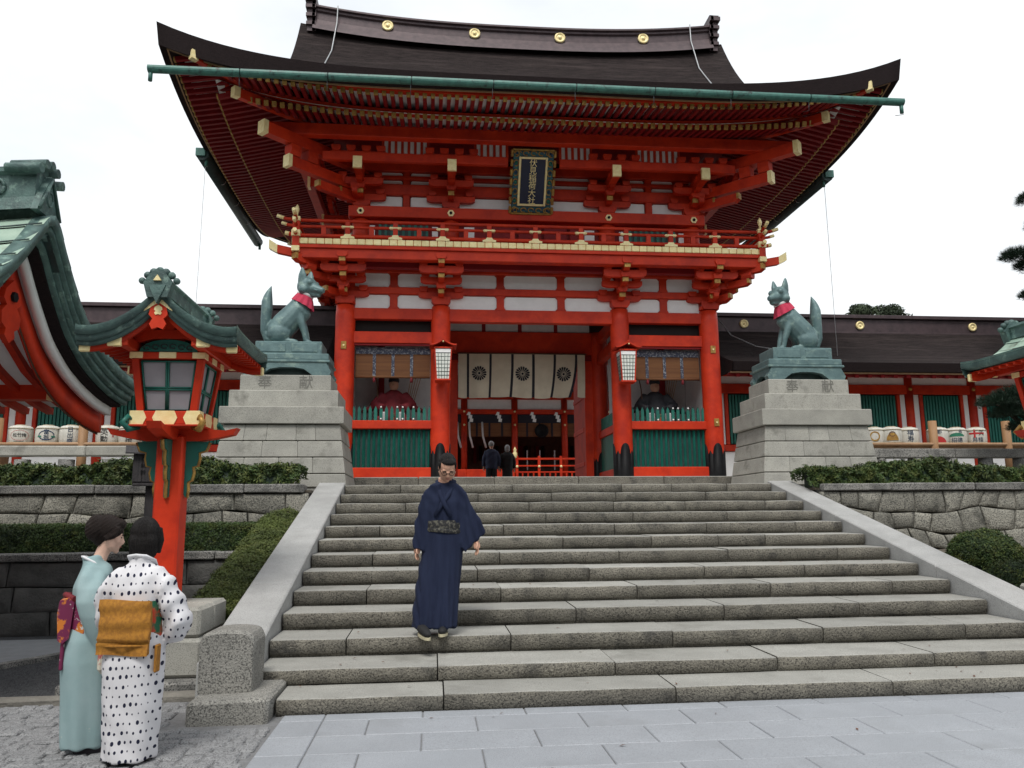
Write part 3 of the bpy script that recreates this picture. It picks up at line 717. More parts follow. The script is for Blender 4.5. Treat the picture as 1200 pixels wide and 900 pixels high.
# ---- balcony
BX, BY, BYB = 5.38, 11.06, 18.14
gobj(cb(-BX + .02, BX - .02, BY + .08, BY + .30, 7.24, 7.46), 'balcony_beam', 'red')
gobj(cb(-BX + .3, BX - .3, BY + .45, BY + .62, 7.16, 7.36), 'balcony_beam', 'red_shaded')
for s in (-1, 1):
    gobj(cb(s * (BX - .30), s * (BX - .08), BY + .3, BYB - .1, 7.24, 7.46), 'balcony_beam', 'red')
    # beam tail that sweeps out at the corner, with gilt tip
    x_ = s * BX
    mb = MB(); P = [(0, 7.28, 7.46), (.30, 7.32, 7.50), (.47, 7.40, 7.60)]
    for k, (dx, za, zb) in enumerate(P):
        xk = x_ + s * dx; mb.v += [(xk, BY + .10 - dx * .25, za), (xk, BY + .24 - dx * .25, za), (xk, BY + .24 - dx * .25, zb), (xk, BY + .10 - dx * .25, zb)]
    for k in range(2):
        for j in range(4): mb.f.append((k * 4 + j, k * 4 + (j + 1) % 4, k * 4 + 4 + (j + 1) % 4, k * 4 + 4 + j)); mb.m.append(k); mb.sm.append(False)
    mb.f.append((8, 9, 10, 11)); mb.m.append(1); mb.sm.append(False)
    gobj(mb, 'beam_tail', ['red', 'gold'])
gobj(MB().box(-BX + .03, BX - .03, BY + .03, BYB - .03, 7.46, 7.66), 'balcony_deck', 'red')
gobj(MB().box(-BX + .3, BX - .3, BY + .62, YF - .05, 7.37, 7.40), 'balcony_soffit', 'red_shaded')
gp = MB().cbox(-.084, .084, -.012, .012, -.066, .066, .010).mesh('gold_plate', ['gold'])
n = 61
for i in range(n): link('gold_plate', gp, gate, (lerp(-BX + .09, BX - .09, i / (n - 1)), BY + .022, 7.60))
n = 40
for s in (-1, 1):
    for i in range(n):
        o = link('gold_plate', gp, gate, (s * (BX - .022), lerp(BY + .09, BYB - .09, i / (n - 1)), 7.585)); o.rotation_euler.z = pi / 2
# railing
PX = [k * 1.045 for k in range(-5, 6)]
def rail_run(p0, p1, posts, ext):
    a, b = Vector(p0), Vector(p1); d = (b - a).normalized()
    for zz, r, e in ((8.085, .038, ext), (7.945, .034, ext * .75), (7.735, .045, ext * .55)):
        path = [a - d * e + Vector((0, 0, zz + .10 * (e / .45 if e else 0))), a - d * e * .55 + Vector((0, 0, zz + .025)), a + Vector((0, 0, zz)), b + Vector((0, 0, zz)), b + d * e * .55 + Vector((0, 0, zz + .025)), b + d * e + Vector((0, 0, zz + .10 * (e / .45 if e else 0)))]
        o = gobj(MB().tube(path, r, 8), 'railing_rail', 'red')
        if ext:
            for i0, i1 in ((0, 1), (5, 4)):
                t0, t1 = path[i0], lerp(path[i0], path[i1], .75); dd = (t0 - t1).normalized()
                gobj(MB().tube([t0 + dd * .008, t1], r + .003, 8), 'rail_tip', 'gold', o)
    for p in posts:
        q = a + d * p
        o = gobj(MB().box(q.x - .05, q.x + .05, q.y - .05, q.y + .05, 7.66, 8.06), 'railing_post', 'red')
        ax = abs(d.x) > .5; w1, w2 = (.14, .055) if ax else (.055, .14)
        gobj(cb(q.x - w1, q.x + w1, q.y - w2, q.y + w2, 7.915, 7.975, .02), 'rail_clasp', 'gold', o)
        gobj(MB().prism([(-.15, 7.675), (.15, 7.675), (.15, 7.715), (.08, 7.735), (.06, 7.775), (-.06, 7.775), (-.08, 7.735), (-.15, 7.715)], 'y', -.052, .052) if ax else
             MB().prism([(-.15, 7.675), (.15, 7.675), (.15, 7.715), (.08, 7.735), (.06, 7.775), (-.06, 7.775), (-.08, 7.735), (-.15, 7.715)], 'x', -.052, .052), 'post_foot', 'gold', o, (q.x, q.y, 0))
yr = BY + .07
xr = BX - .09
rail_run((-xr, yr, 0), (xr, yr, 0), [x + xr for x in PX if abs(x) < 5], .42)
for a, b in zip(PX, PX[1:]): gobj(MB().box((a + b) / 2 - .05, (a + b) / 2 + .05, yr - .035, yr + .035, 7.76, 7.93), 'railing_strut', 'red')
for s in (-1, 1):
    rail_run((s * xr, yr, 0), (s * xr, BYB - .07, 0), [k * 1.0 + 1.0 for k in range(6)], .42)
    # corner post with onion finial
    o = gobj(MB().box(s * xr - .075, s * xr + .075, yr - .075, yr + .075, 7.46, 8.14), 'corner_post', 'red')
    gobj(cb(s * xr - .085, s * xr + .085, yr - .09, yr + .09, 7.36, 7.48, .006), 'gold_band', 'gold', o)
    gobj(cb(s * xr - .095, s * xr + .095, yr - .095, yr + .095, 7.70, 7.84, .006), 'gold_band', 'gold', o)
    gobj(cb(s * xr - .085, s * xr + .085, yr - .085, yr + .085, 8.05, 8.15, .006), 'gold_band', 'gold', o)
    gobj(MB().lathe([(.022, 8.15), (.026, 8.25), (.042, 8.28), (.052, 8.34), (.036, 8.40), (.006, 8.45)], (s * xr, yr, 0), 12), 'finial', 'gold', o)
# ---- upper storey wall
YU, UXO, UXI = 12.2, 3.99, 1.89
um = MB().lathe([(.2, 0), (.2, 1.15)], (0, 0, 0), 24).mesh('upper_column', ['red'])
for yy in (YU, YM, 17.0):
    for xx in (-UXO, -UXI, UXI, UXO):
        if yy == YM and abs(xx) < 3: continue
        link('upper_column', um, gate, (xx, yy, 7.66))
gobj(MB().box(-UXO, UXO, YU + .02, YU + .1, 7.66, 9.9), 'upper_wall', 'red_shaded')
for s in (-1, 1): gobj(MB().box(min(s * UXO, s * (UXO - .1)), max(s * UXO, s * (UXO - .1)), YU, 17.0, 7.66, 9.9), 'upper_side_wall', 'red_shaded')
gobj(cb(-UXO - .28, UXO + .28, YU - .26, YU - .02, 8.53, 8.80), 'upper_nageshi', 'red')
for s in (-1, 1): gobj(cb(s * (UXO + .02), s * (UXO + .24), YU, 17.2, 8.53, 8.80), 'upper_nageshi', 'red')
hexm = MB().prism([(.085 * cos(k * pi / 3), .085 * sin(k * pi / 3)) for k in range(6)], 'y', -.02, .01).mesh('hex_nail_cover', ['gold'])
for xx in (-UXO, -UXI, UXI, UXO):
    o = link('hex_nail_cover', hexm, gate, (xx, YU - .265, 8.66))
    gobj(MB().cyl((xx, YU - .31, 8.66), (xx, YU - .28, 8.66), .034, n=10), 'nail_boss', 'iron', o)
for xx, w in ((-3.0, .55), (3.0, .55)):
    gobj(MB().box(xx - w, xx + w, YU - .03, YU + .01, 7.78, 8.42), 'window_back', 'copper_dark')
    for k in range(9): gobj(MB().box(xx - w + k * w / 4 - .03, xx - w + k * w / 4 + .03, YU - .06, YU - .03, 7.78, 8.42), 'window_bar', 'green')
    for q in (-w - .26, w + .12): gobj(MB().box(xx + q, xx + q + .14, YU - .035, YU + .01, 7.80, 8.40), 'plaster_panel', 'plaster')
for xx in (-1.25, -.62, 0, .62, 1.25):
    gobj(cb(xx - .28, xx + .28, YU - .06, YU, 7.75, 8.45), 'door_panel', 'red_shaded')
for xx in (-1.45, 1.45): gobj(MB().box(xx - .12, xx + .12, YU - .07, YU, 7.80, 8.40), 'plaster_panel', 'plaster')
# plaster panels and slits between the upper brackets
UST = [-UXO, -2.94, -UXI, 0, UXI, 2.94, UXO]
for a, b in zip(UST, UST[1:]):
    for za, zb in ((8.84, 9.13), (9.42, 9.53), (9.63, 9.73)):
        pa, pb = a + (.10 if a in (-2.94, 2.94, 0) else .42 if za > 9 else .12), b - (.10 if b in (-2.94, 2.94, 0) else .42 if za > 9 else .12)
        gobj(cut_panel(pa, pb, za, zb, YU - .01, .03), 'plaster_panel', 'plaster')
for xx in (-2.94, 2.94): gobj(cb(xx - .08, xx + .08, YU - .10, YU, 8.80, 9.75), 'strut', 'red')
gobj(cb(-.1, .1, YU - .10, YU, 8.80, 9.75), 'strut', 'red')
for za, zb in ((9.145, 9.41), (9.54, 9.62), (9.74, 9.95)): gobj(cb(-UXO - .3, UXO + .3, YU - .13, YU + .02, za, zb), 'tie_beam', 'red')
# upper bracket sets
UPPER = [('bearing_block', block(0, 0, .02, .42, .16)), ('bracket_arm', arm_x(0, -.12, .17, .32, 1.15)), ('bracket_nose', nose(0, .2, -.46, .18, .34)),
         ('bearing_block', block(-.44, -.12, .32, .19, .12)), ('bearing_block', block(.44, -.12, .32, .19, .12)), ('bearing_block', block(0, -.42, .34, .22, .12)),
         ('bracket_arm', arm_x(0, -.42, .44, .60, 1.05)), ('bracket_nose', nose(0, .2, -.80, .45, .61)),
         ('bearing_block', block(-.40, -.42, .60, .18, .11)), ('bearing_block', block(.40, -.42, .60, .18, .11)), ('bearing_block', block(0, -.78, .60, .22, .12)),
         ('bracket_arm', arm_x(0, -.98, .78, .97, 1.25)),
         ('bearing_block', block(-.50, -.98, .97, .20, .13)), ('bearing_block', block(-.17, -.98, .97, .20, .13)), ('bearing_block', block(.17, -.98, .97, .20, .13)), ('bearing_block', block(.50, -.98, .97, .20, .13))]
tr = MB().box(-.085, .085, -1.24, .25, .50, .74)
tr.box(-.10, .10, -1.262, -1.20, .485, .755, 1)
UPPER.append(('tail_rafter', tr.mesh('tail_rafter', ['red', 'gold'])))
ZU = 8.80
for xx in (-UXO, -UXI, UXI, UXO): bracket(UPPER, (xx, YU, ZU), 0)
for s in (-1, 1):
    for yy in (YU, YM, 17.0): bracket(UPPER, (s * UXO, yy, ZU), s * pi / 2)
dg = MB().box(-.09, .09, -2.10, .2, .36, .60); dg.box(-.105, .105, -2.125, -2.03, .345, .615, 1)
dg2 = MB().box(-.10, .10, -2.75, .2, .88, 1.14); dg2.box(-.115, .115, -2.775, -2.66, .865, 1.155, 1)
UD = [('tail_rafter', dg.mesh('tail_rafter', ['red', 'gold'])), ('tail_rafter', dg2.mesh('tail_rafter', ['red', 'gold'])), ('bracket_nose', nose(0, .1, -.7, .18, .34, .15)), ('bracket_nose', nose(0, .1, -1.3, .10, .30, .15)),
      ('bearing_block', block(0, -1.5, .62, .26, .24)), ('bearing_block', block(0, -1.95, .62, .26, .24))]
for s in (-1, 1): bracket(UD, (s * UXO, YU, ZU), s * pi / 4)
# slatted coving under the eaves
for a, b in ((-3.45, -2.43), (-1.35, -.62), (.62, 1.35), (2.43, 3.45)):
    gobj(MB().box(a, b, 11.24, 11.27, 9.74, 10.14), 'coving_panel', 'plaster')
    k = round((b - a) / .145)
    for i in range(k + 1):
        xc = lerp(a, b, i / k); gobj(MB().box(xc - .030, xc + .030, 11.20, 11.24, 9.74, 10.14), 'coving_rib', 'red')
for a, b in ((-UXO - .8, -.60), (.60, UXO + .8)): gobj(cb(a, b, 11.14, 11.28, 9.55, 9.745), 'coving_beam', 'red')
gobj(MB().box(-UXO - .6, UXO + .6, 11.29, 12.2, 10.12, 10.15), 'coving_soffit', 'red_shaded')
gobj(cb(-6.05, 6.05, 10.74, 10.96, 9.93, 10.20), 'eave_purlin', 'red')
for s in (-1, 1): gobj(cb(s * 5.32, s * 5.54, 10.96, 18.3, 9.93, 10.20), 'eave_purlin', 'red')

# ---- roof geometry
EX, EY0, EZ = 7.79, 9.04, 10.53
HY = YM - EY0                      # 5.56
def lift(c): return .82 * max(0, 1 - c / 7.79) ** 4.2
def prof(d, c):
    s = d / HY
    return EZ + 4.22 * (.41 * s + .59 * s ** 3) + lift(c) * max(0, 1 - s) ** 1.5 + .36 * max(0, (7.79 - c) / 5.84) ** 2.6 * s * s
VG = 6.0
roof = MB()
def front(x, y, sgn): return (x, y if sgn < 0 else 2 * YM - y, prof(y - EY0, EX - abs(x)))
for sgn in (-1, 1):
    roof.grid(lambda u, v: front(lerp(-VG, VG, u), lerp(EY0, YM, v), sgn), 40, 24, 0, True, flip=sgn > 0)
    for s in (-1, 1):
        def fc(u, v):
            x = lerp(VG, EX, u); return front(s * x, EY0 + v * (EX - x), sgn)
        roof.grid(fc, 12, 8, 0, True, flip=(s < 0) ^ (sgn > 0))
GW = 2.75
for s in (-1, 1):
    def fs(u, v):
        d = v * GW; half = HY - d; yy = lerp(-half, half, u); return (s * (EX - d), YM + yy, prof(d, HY - abs(yy)))
    roof.grid(fs, 40, 14, 0, True, flip=s < 0)
# thick cut edge of the bark: fascia, pale board under it, underside
def thick(c): return .27 + .20 * sqrt(lift(c) / .82)
def edge_ring(inset, dz, k=0):
    pts = []
    for i in range(49):
        x = lerp(-EX, EX, i / 48); xx = x * (EX - inset) / EX; pts.append((xx, EY0 + inset, EZ + lift(EX - abs(x)) + dz - k * thick(EX - abs(x))))
    for i in range(1, 33):
        y_ = lerp(-HY, HY, i / 32); pts.append((EX - inset, YM + y_ * (HY - inset) / HY, EZ + lift(HY - abs(y_)) + dz - k * thick(HY - abs(y_))))
    for i in range(1, 49):
        x = lerp(EX, -EX, i / 48); pts.append((x * (EX - inset) / EX, 2 * YM - EY0 - inset, EZ + lift(EX - abs(x)) + dz - k * thick(EX - abs(x))))
    for i in range(1, 32):
        y_ = lerp(HY, -HY, i / 32); pts.append((-EX + inset, YM + y_ * (HY - inset) / HY, EZ + lift(HY - abs(y_)) + dz - k * thick(HY - abs(y_))))
    return pts
def ring_strip(mb, A, B, m=0):
    o = len(mb.v); n = len(A); mb.v += A + B
    for i in range(n): mb.f.append((o + i, o + n + i, o + n + (i + 1) % n, o + (i + 1) % n)); mb.m.append(m); mb.sm.append(True)
ring_strip(roof, edge_ring(0, 0), edge_ring(.05, 0, 1), 1)
ring_strip(roof, edge_ring(.05, 0, 1), edge_ring(.17, .005, 1), 1)
# verge edges of the gable
for s in (-1, 1):
    for sgn in (-1, 1):
        A, B, C_ = [], [], []
        for i in range(21):
            y_ = lerp(EY0 + (EX - VG), YM, i / 20); p = front(s * VG, y_, sgn)
            A.append(p); B.append((p[0] - s * .05, p[1], p[2] - .36)); C_.append((p[0] - s * .55, p[1], p[2] - .38))
        o = len(roof.v); roof.v += A + B + C_
        for i in range(20):
            for r_ in (0, 21):
                f = (o + r_ + i, o + r_ + i + 1, o + r_ + 22 + i, o + r_ + 21 + i); roof.f.append(f if (s > 0) ^ (sgn > 0) else f[::-1]); roof.m.append(1); roof.sm.append(False)
rf = gobj(roof, 'roof', ['bark', 'bark_edge'])
wb_ = MB(); ring_strip(wb_, edge_ring(.17, .006, 1), edge_ring(.172, -.022, 1)); ring_strip(wb_, edge_ring(.172, -.022, 1), edge_ring(.20, -.022, 1))
gobj(wb_, 'eave_board', 'wood_pale', rf)
db = MB(); ring_strip(db, edge_ring(.20, -.022, 1), edge_ring(.40, .03, 1))
gobj(db, 'eave_fillet', 'bark_edge', rf)
for s in (-1, 1):       # gable walls
    g_ = MB(); xg = s * (EX - GW); pr = []
    for i in range(17):
        yy = lerp(-(HY - GW), HY - GW, i / 16); pr.append((YM + yy, prof(HY - abs(yy), EX - VG) - .30))
    zb = prof(GW, 5); poly = [(YM + HY - GW, zb), (YM - HY + GW, zb)] + pr
    g_.prism(poly, 'x', xg, xg - s * .1); gobj(g_, 'gable_wall', 'plaster_old', rf)
    bb = MB(); xv = s * (VG - .35)
    for i in range(17):
        yy = lerp(-(HY - 2.0), HY - 2.0, i / 16); z_ = prof(HY - abs(yy), 5) - .38
        bb.v += [(xv, YM + yy, z_), (xv, YM + yy, z_ - .38), (xv - s * .09, YM + yy, z_), (xv - s * .09, YM + yy, z_ - .38)]
    for i in range(16):
        a = i * 4; bb.f += [(a, a + 1, a + 5, a + 4), (a + 2, a + 6, a + 7, a + 3), (a + 1, a + 3, a + 7, a + 5)]; bb.m += [0] * 3; bb.sm += [False] * 3
    gobj(bb, 'bargeboard', 'red', rf)
# ridge
def ridge_z(x): return .38 * (abs(x) / 5.84) ** 2.6
rp = [(-.42, 14.40), (-.30, 14.66), (-.25, 14.78), (-.25, 14.98), (-.30, 15.02), (-.30, 15.07), (-.36, 15.10), (-.36, 15.15), (-.20, 15.20)]
rp = rp + [(-a, b) for a, b in rp[::-1]]
rm = MB(); n = len(rp); K = 28
for i in range(K + 1):
    x = lerp(-5.62, 5.62, i / K); rm.v += [(x, YM + a, b + ridge_z(x)) for a, b in rp]
for i in range(K):
    for j in range(n - 1):
        a = i * n + j; rm.f.append((a, a + n, a + n + 1, a + 1)[::-1]); rm.m.append(0); rm.sm.append(False)
rdg = gobj(rm, 'ridge', 'ridge_copper', rf)
for xx in (-3.6, -1.2, 1.2, 3.6):
    z_ = 14.89 + ridge_z(xx)
    gobj(MB().lathe([(.155, 0), (.155, .03), (.11, .045), (.10, .025), (.06, .025), (.05, .05), (.0, .055)], (0, 0, 0), 20, caps=False).merge(MB()), 'gold_disc', 'gold', rf, (xx, YM - .27, z_)).rotation_euler.x = pi / 2
for s in (-1, 1):
    oo = MB(); z_ = 14.42 + .30
    for k, (w, h) in enumerate(((.30, .16), (.36, .10), (.31, .14), (.38, .10), (.33, .14), (.41, .10), (.36, .12), (.46, .12), (.40, .07))):
        dx = .03 * k * .5
        oo.box(s * 5.60 - .04, s * 5.60 + .04, YM - w, YM + w, z_, z_ + h); 
        xa, xb = sorted((s * (5.54), s * (5.72 + w * .38 - .06)))
        oo.box(xa, xb, YM - w, YM + w, z_ + .002, z_ + h - .002); z_ += h
    gobj(oo, 'ridge_end', 'ridge_copper', rf)
    # conductor cable down the slope
    pts = []
    for i in range(15):
        t = i / 14; x = s * lerp(4.95, 4.45 if s > 0 else 4.75, t * t); y_ = lerp(YM - .3, 11.3, t)
        pts.append((x + s * .25 * sin(t * 2.6), y_, prof(y_ - EY0, 2.9) + .05 if i else 15.3))
    pts[0] = (s * 4.95, YM - .38, 15.45); pts[1] = (s * 4.97, YM - .36, 14.95)
    gobj(MB().tube(pts, .018, 5), 'conductor_cable', 'wire', rf)
# ---- rafters, each with gilt end
def rafter_mesh(L, w, h, gold=True):
    mb = MB().box(-w / 2, w / 2, 0, L, 0, h)
    if gold: mb.box(-w / 2 - .006, w / 2 + .006, -.012, .02, -.004, h + .006, 1)
    return mb
SP = .166
def raf_rows():
    rows = [('base_rafter', 10.0, 9.985, .235, .082, .105, 12.5, 6.15, .75), ('flying_rafter', 9.30, 10.09, .17, .076, .09, 10.45, 6.98, 1.0)]
    return rows
mcache = {}
side_mb = MB()
for nm, ye, ze, sl, w, h, yin, xmax, lf in raf_rows():
    n = int(xmax / SP)
    for i in range(-n, n + 1):
        x = i * SP; yh = max(UXO, abs(x)) - UXO; y_in = min(yin, YU - yh + .05) if abs(x) > UXO else yin
        L_ = round(max(.12, y_in - ye), 2); key = (nm, L_)
        if key not in mcache: mcache[key] = rafter_mesh(L_ * sqrt(1 + sl * sl), w, h).mesh(nm, ['red_shaded', 'gold_old'])
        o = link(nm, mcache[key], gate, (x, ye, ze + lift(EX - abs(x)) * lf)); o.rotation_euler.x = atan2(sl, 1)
    # side eaves
    dd = ye - EY0; nside = int((HY - dd - .1) / SP)
    for s in (-1, 1):
        for i in range(-nside, nside + 1):
            y_ = YM + i * SP; xe = EX - dd
            lim = max(0, abs(y_ - YM) - 2.4); xin = max(UXO - .2 + lim, xe - (yin - ye)); L_ = max(.1, xe - xin)
            Mx = Matrix.Translation((s * xe, y_, ze + lift(HY - abs(y_ - YM)) * lf)) @ Matrix.Rotation(s * pi / 2, 4, 'Z') @ Matrix.Rotation(atan2(sl, 1), 4, 'X')
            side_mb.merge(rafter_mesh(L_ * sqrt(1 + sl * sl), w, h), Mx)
tag(gobj(side_mb, 'side_rafters', ['red_shaded', 'gold_old']), kind='stuff')
# boards above the rafters, and the long eave battens
def sheath(d0, d1, z0, z1, lf, m, name):
    mb = MB()
    A = edge_ring(d0, 0); B = edge_ring(d1, 0)
    A = [(p[0], p[1], z0 + (p[2] - EZ) * lf) for p in A]; B = [(p[0], p[1], z1 + (p[2] - EZ) * lf) for p in B]
    ring_strip(mb, A, B); return gobj(mb, name, m)
sheath(.20, 1.45, 10.19, 10.41, 1.0, 'plaster', 'eave_boards')
sheath(.92, 3.9, 10.085, 10.79, .75, 'plaster', 'eave_boards')
def ring_beam(d0, d1, z0, z1, lf, m, name):
    mb = MB(); R_ = []
    for d, z in ((d0, z0), (d0, z1), (d1, z1), (d1, z0)): R_.append([(p[0], p[1], z + (p[2] - EZ) * lf) for p in edge_ring(d, 0)])
    for a, b in ((0, 1), (1, 2), (2, 3), (3, 0)): ring_strip(mb, R_[b], R_[a])
    return gobj(mb, name, m)
ring_beam(.20, .36, 10.185, 10.30, 1.0, 'red', 'eave_batten')
ring_beam(.99, 1.13, 10.095, 10.19, .78, 'red', 'eave_batten')
# hip rafters
for s in (-1, 1):
    for sy in (-1, 1):
        def hp(d, z): return Vector((s * (UXO + d), YM + sy * (2.4 + d), z))
        yc = lambda d: d
        for a, b, za, zb, w, hh in ((0, 2.45, 10.62, 10.46, .13, .20), (1.6, 3.12, 10.72, 10.86, .12, .17)):
            p, q = hp(a, za - .25), hp(b, zb - .25); dr = (q - p).normalized(); nr = Vector((-dr.y, dr.x, 0)).normalized() * (w / 2); up = Vector((0, 0, hh))
            mb = MB(); e = q - dr * .14
            for P0, P1, m_, k in ((p, e, 0, 1), (e, q, 1, 1.08)):
                o = len(mb.v); mb.v += [tuple(v) for v in (P0 - nr * k, P0 + nr * k, P0 + nr * k + up * k, P0 - nr * k + up * k, P1 - nr * k, P1 + nr * k, P1 + nr * k + up * k, P1 - nr * k + up * k)]
                for f in ((0, 1, 2, 3), (4, 7, 6, 5), (0, 4, 5, 1), (1, 5, 6, 2), (2, 6, 7, 3), (3, 7, 4, 0)): mb.f.append(tuple(o + i for i in f)); mb.m.append(m_); mb.sm.append(False)
            gobj(mb, 'hip_rafter', ['red', 'gold'])
# ---- copper gutters
gt = MB()
xs = [-7.86, -6.1, -4.4, -2.75, -1.1, .6, 2.25, 3.9, 5.6, 7.70]
gut = gobj(MB().cyl((-7.84, 8.96, 10.275), (7.68, 8.96, 10.275), .066, n=10), 'gutter', 'copper_dark')
for a, b in zip(xs, xs[1:]):
    mb = MB(); prof_ = [(.085 * cos(t), .085 * sin(t)) for t in (pi + pi * k / 8 for k in range(9))] + [(.075, .045), (-.075, .045)]
    mb.prism([(8.96 + p[0], 10.275 + p[1]) for p in prof_], 'x', a + .012, b - .012, smooth=False); gobj(mb, 'gutter_section', 'gutter', gut)
    gobj(MB().tube([(b - .02, 8.96, 10.2), (b - .02, 8.98, 10.0), (b - .02, 9.25, 10.12)], .008, 4), 'gutter_hanger', 'wire_dark', gut)
for xx in (-7.80, 7.64): gobj(MB().cyl((xx, 8.96, 10.22), (xx, 8.96, 10.02), .04, n=8), 'gutter_outlet', 'gutter', gut)
for s in (-1, 1):
    xg = s * 7.72; o = gobj(MB().cyl((xg + s * .08, 12.5, 10.20), (xg + s * .08, 18.7, 10.20), .15, n=12), 'gutter', 'copper_dark')
    for yy in (12.6, 18.6): gobj(MB().cyl((xg, yy, 10.2), (xg, yy, 9.93), .04, n=8), 'gutter_outlet', 'gutter', o)
    gobj(MB().box(min(xg, xg + s * .22), max(xg, xg + s * .22), 12.45, 12.56, 10.14, 10.33), 'gutter_end', 'gutter', o)
    for yy in (14, 15.4, 16.8, 18.2):
        gobj(MB().tube([(xg + .10 * cos(t), yy, 10.17 - .10 * sin(t)) for t in (pi * k / 8 for k in range(9))], .008, 4), 'gutter_hanger', 'wire', o)
    tag(obj(MB().cyl((s * 7.74, 12.6, 9.95), (s * 7.9, 12.9, 2.2), .006, n=4), 'rain_wire', 'wire'), f'thin vertical wire hanging below the {"left" if s < 0 else "right"} roof corner of the gate', 'wire')
# ================================================================== cloisters either side of the gate
def cloister(s, label, discs):
    t = thing('cloister', label, 'building', (s * 11, 14.6, LAND))
    O = lambda mb, n, m, p=None, l=None: obj(mb, n, m, p or t, l)
    xa, xb = 4.75, 19.0
    def bx(x0, x1, y0, y1, z0, z1, b=.008): a, c = sorted((s * x0, s * x1)); return MB().cbox(a, c, y0, y1, z0, z1, b)
    # roof: concave slope, thick eave
    def zr(y): u = (y - 11.9) / 2.7; return 5.18 + 1.52 * (.55 * u + .45 * u * u)
    mb = MB()
    for sg in (-1, 1):
        pass
        f = lambda u, v: (s * lerp(xa, xb, u), (lerp(11.9, 14.6, v) if sg < 0 else 29.2 - lerp(11.9, 14.6, v)), zr(lerp(11.9, 14.6, v)))
        mb.grid(f, 6, 12, 0, True, flip=(s < 0) ^ (sg > 0))
        ye = 11.9 if sg < 0 else 17.3; d = .06 if sg < 0 else -.06
        o = len(mb.v); mb.v += [(s * xa, ye, 5.18), (s * xb, ye, 5.18), (s * xb, ye + d, 4.97), (s * xa, ye + d, 4.97), (s * xb, ye + d * 5, 4.98), (s * xa, ye + d * 5, 4.98)]
        for q in ((0, 3, 2, 1), (3, 5, 4, 2)): mb.f.append(tuple(o + i for i in q)); mb.m.append(1); mb.sm.append(False)
    # closed end towards the gate
    prof_ = [(11.96, 4.97)] + [(y, zr(y)) for y in [lerp(11.9, 14.6, i / 8) for i in range(9)]] + [(29.2 - y, zr(y)) for y in [lerp(14.6, 11.9, i / 8) for i in range(1, 9)]] + [(17.24, 4.97)]
    mb.prism(prof_[::-1], 'x', s * xa, s * (xa + .05), 1)
    rf_ = O(mb, 'roof', ['bark', 'bark_edge'])
    O(bx(xa, xb, 12.02, 12.10, 4.93, 4.965, .004), 'eave_board', 'wood_pale', rf_)
    O(bx(xa, xb, 12.15, 12.28, 4.89, 4.95), 'eave_batten', 'red_shaded', rf_)
    rg = O(bx(xa, xb, 14.38, 14.82, 6.52, 6.90), 'ridge', 'ridge_copper', rf_)
    O(bx(xa, xb, 14.30, 14.90, 6.90, 7.00), 'ridge_cap', 'ridge_copper', rf_)
    O(bx(xa, xb, 14.32, 14.88, 6.44, 6.52), 'ridge_sill', 'ridge_copper', rf_)
    for xx in discs:
        O(MB().lathe([(.12, 0), (.12, .03), (.08, .04), (.07, .02), (.04, .02), (.0, .05)], (0, 0, 0), 16, caps=False), 'gold_disc', 'gold', rf_, (s * xx, 14.37, 6.71)).rotation_euler.x = pi / 2
    # rafters
    rm_ = MB().box(-.045, .045, 0, 1.6, 0, .09).mesh('rafter', ['red_shaded'])
    k = 0
    for i in range(40):
        x = 4.95 + i * .33
        if x > 18: break
        o = link('rafter', rm_, t, (s * x, 12.10, 4.84)); o.rotation_euler.x = .25
    O(MB().add([(s * xa, 12.1, 4.94), (s * xb, 12.1, 4.94), (s * xb, 14.5, 5.55), (s * xa, 14.5, 5.55)], [(0, 1, 2, 3)]), 'eave_boards', 'plaster_old')
    # wall frame
    YW = 13.5
    O(bx(xa, xb, YW - .09, YW + .09, 5.10, 5.22), 'wall_plate', 'red')
    O(bx(xa, xb, YW - .07, YW + .07, 4.66, 4.90), 'nageshi', 'red')
    O(bx(xa, xb, YW - .06, YW + .06, 3.18, 3.34), 'rail', 'red')
    O(bx(xa, xb, YW - .08, YW + .08, LAND, 2.45), 'sill', 'granite')
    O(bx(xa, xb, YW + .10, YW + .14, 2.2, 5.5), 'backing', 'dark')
    px = [4.83 + 1.75 * i for i in range(9)]
    pm = MB().lathe([(.11, 0), (.11, 2.85)], (0, 0, 0), 14).mesh('post', ['red'])
    for x in px:
        p = link('post', pm, t, (s * x, YW, 2.35))
        O(MB().lathe([(.05, 0), (.05, .02), (.02, .03), (0, .035)], (0, 0, 0), 8, caps=False), 'nail_cover', 'gold_old', p, (s * x, YW - .10, 4.79)).rotation_euler.x = pi / 2
    slm = MB().box(-.028, .028, -.02, .02, 0, 1.25).mesh('window_slat', ['green'])
    for a, b in zip(px, px[1:]):
        O(bx(a + .1, b - .1, YW - .01, YW + .03, 4.91, 5.10, .004), 'plaster_panel', 'plaster')
        O(bx(a + .1, b - .1, YW - .01, YW + .03, 2.46, 3.17, .004), 'plaster_panel', 'plaster')
        for q0, q1 in ((a + .12, a + .26), (b - .26, b - .12)): O(bx(q0, q1, YW - .01, YW + .03, 3.35, 4.65, .004), 'plaster_panel', 'plaster')
        w = O(bx(a + .27, a + .36, YW - .05, YW + .05, 3.35, 4.65), 'window_frame', 'red'); O(bx(b - .36, b - .27, YW - .05, YW + .05, 3.35, 4.65), 'window_frame', 'red')
        O(bx(a + .36, b - .36, YW + .04, YW + .06, 3.35, 4.65, .002), 'window_back', 'copper_dark')
        n = 12
        for i in range(n): link('window_slat', slm, w, (s * lerp(a + .42, b - .42, i / (n - 1)), YW, 3.37))
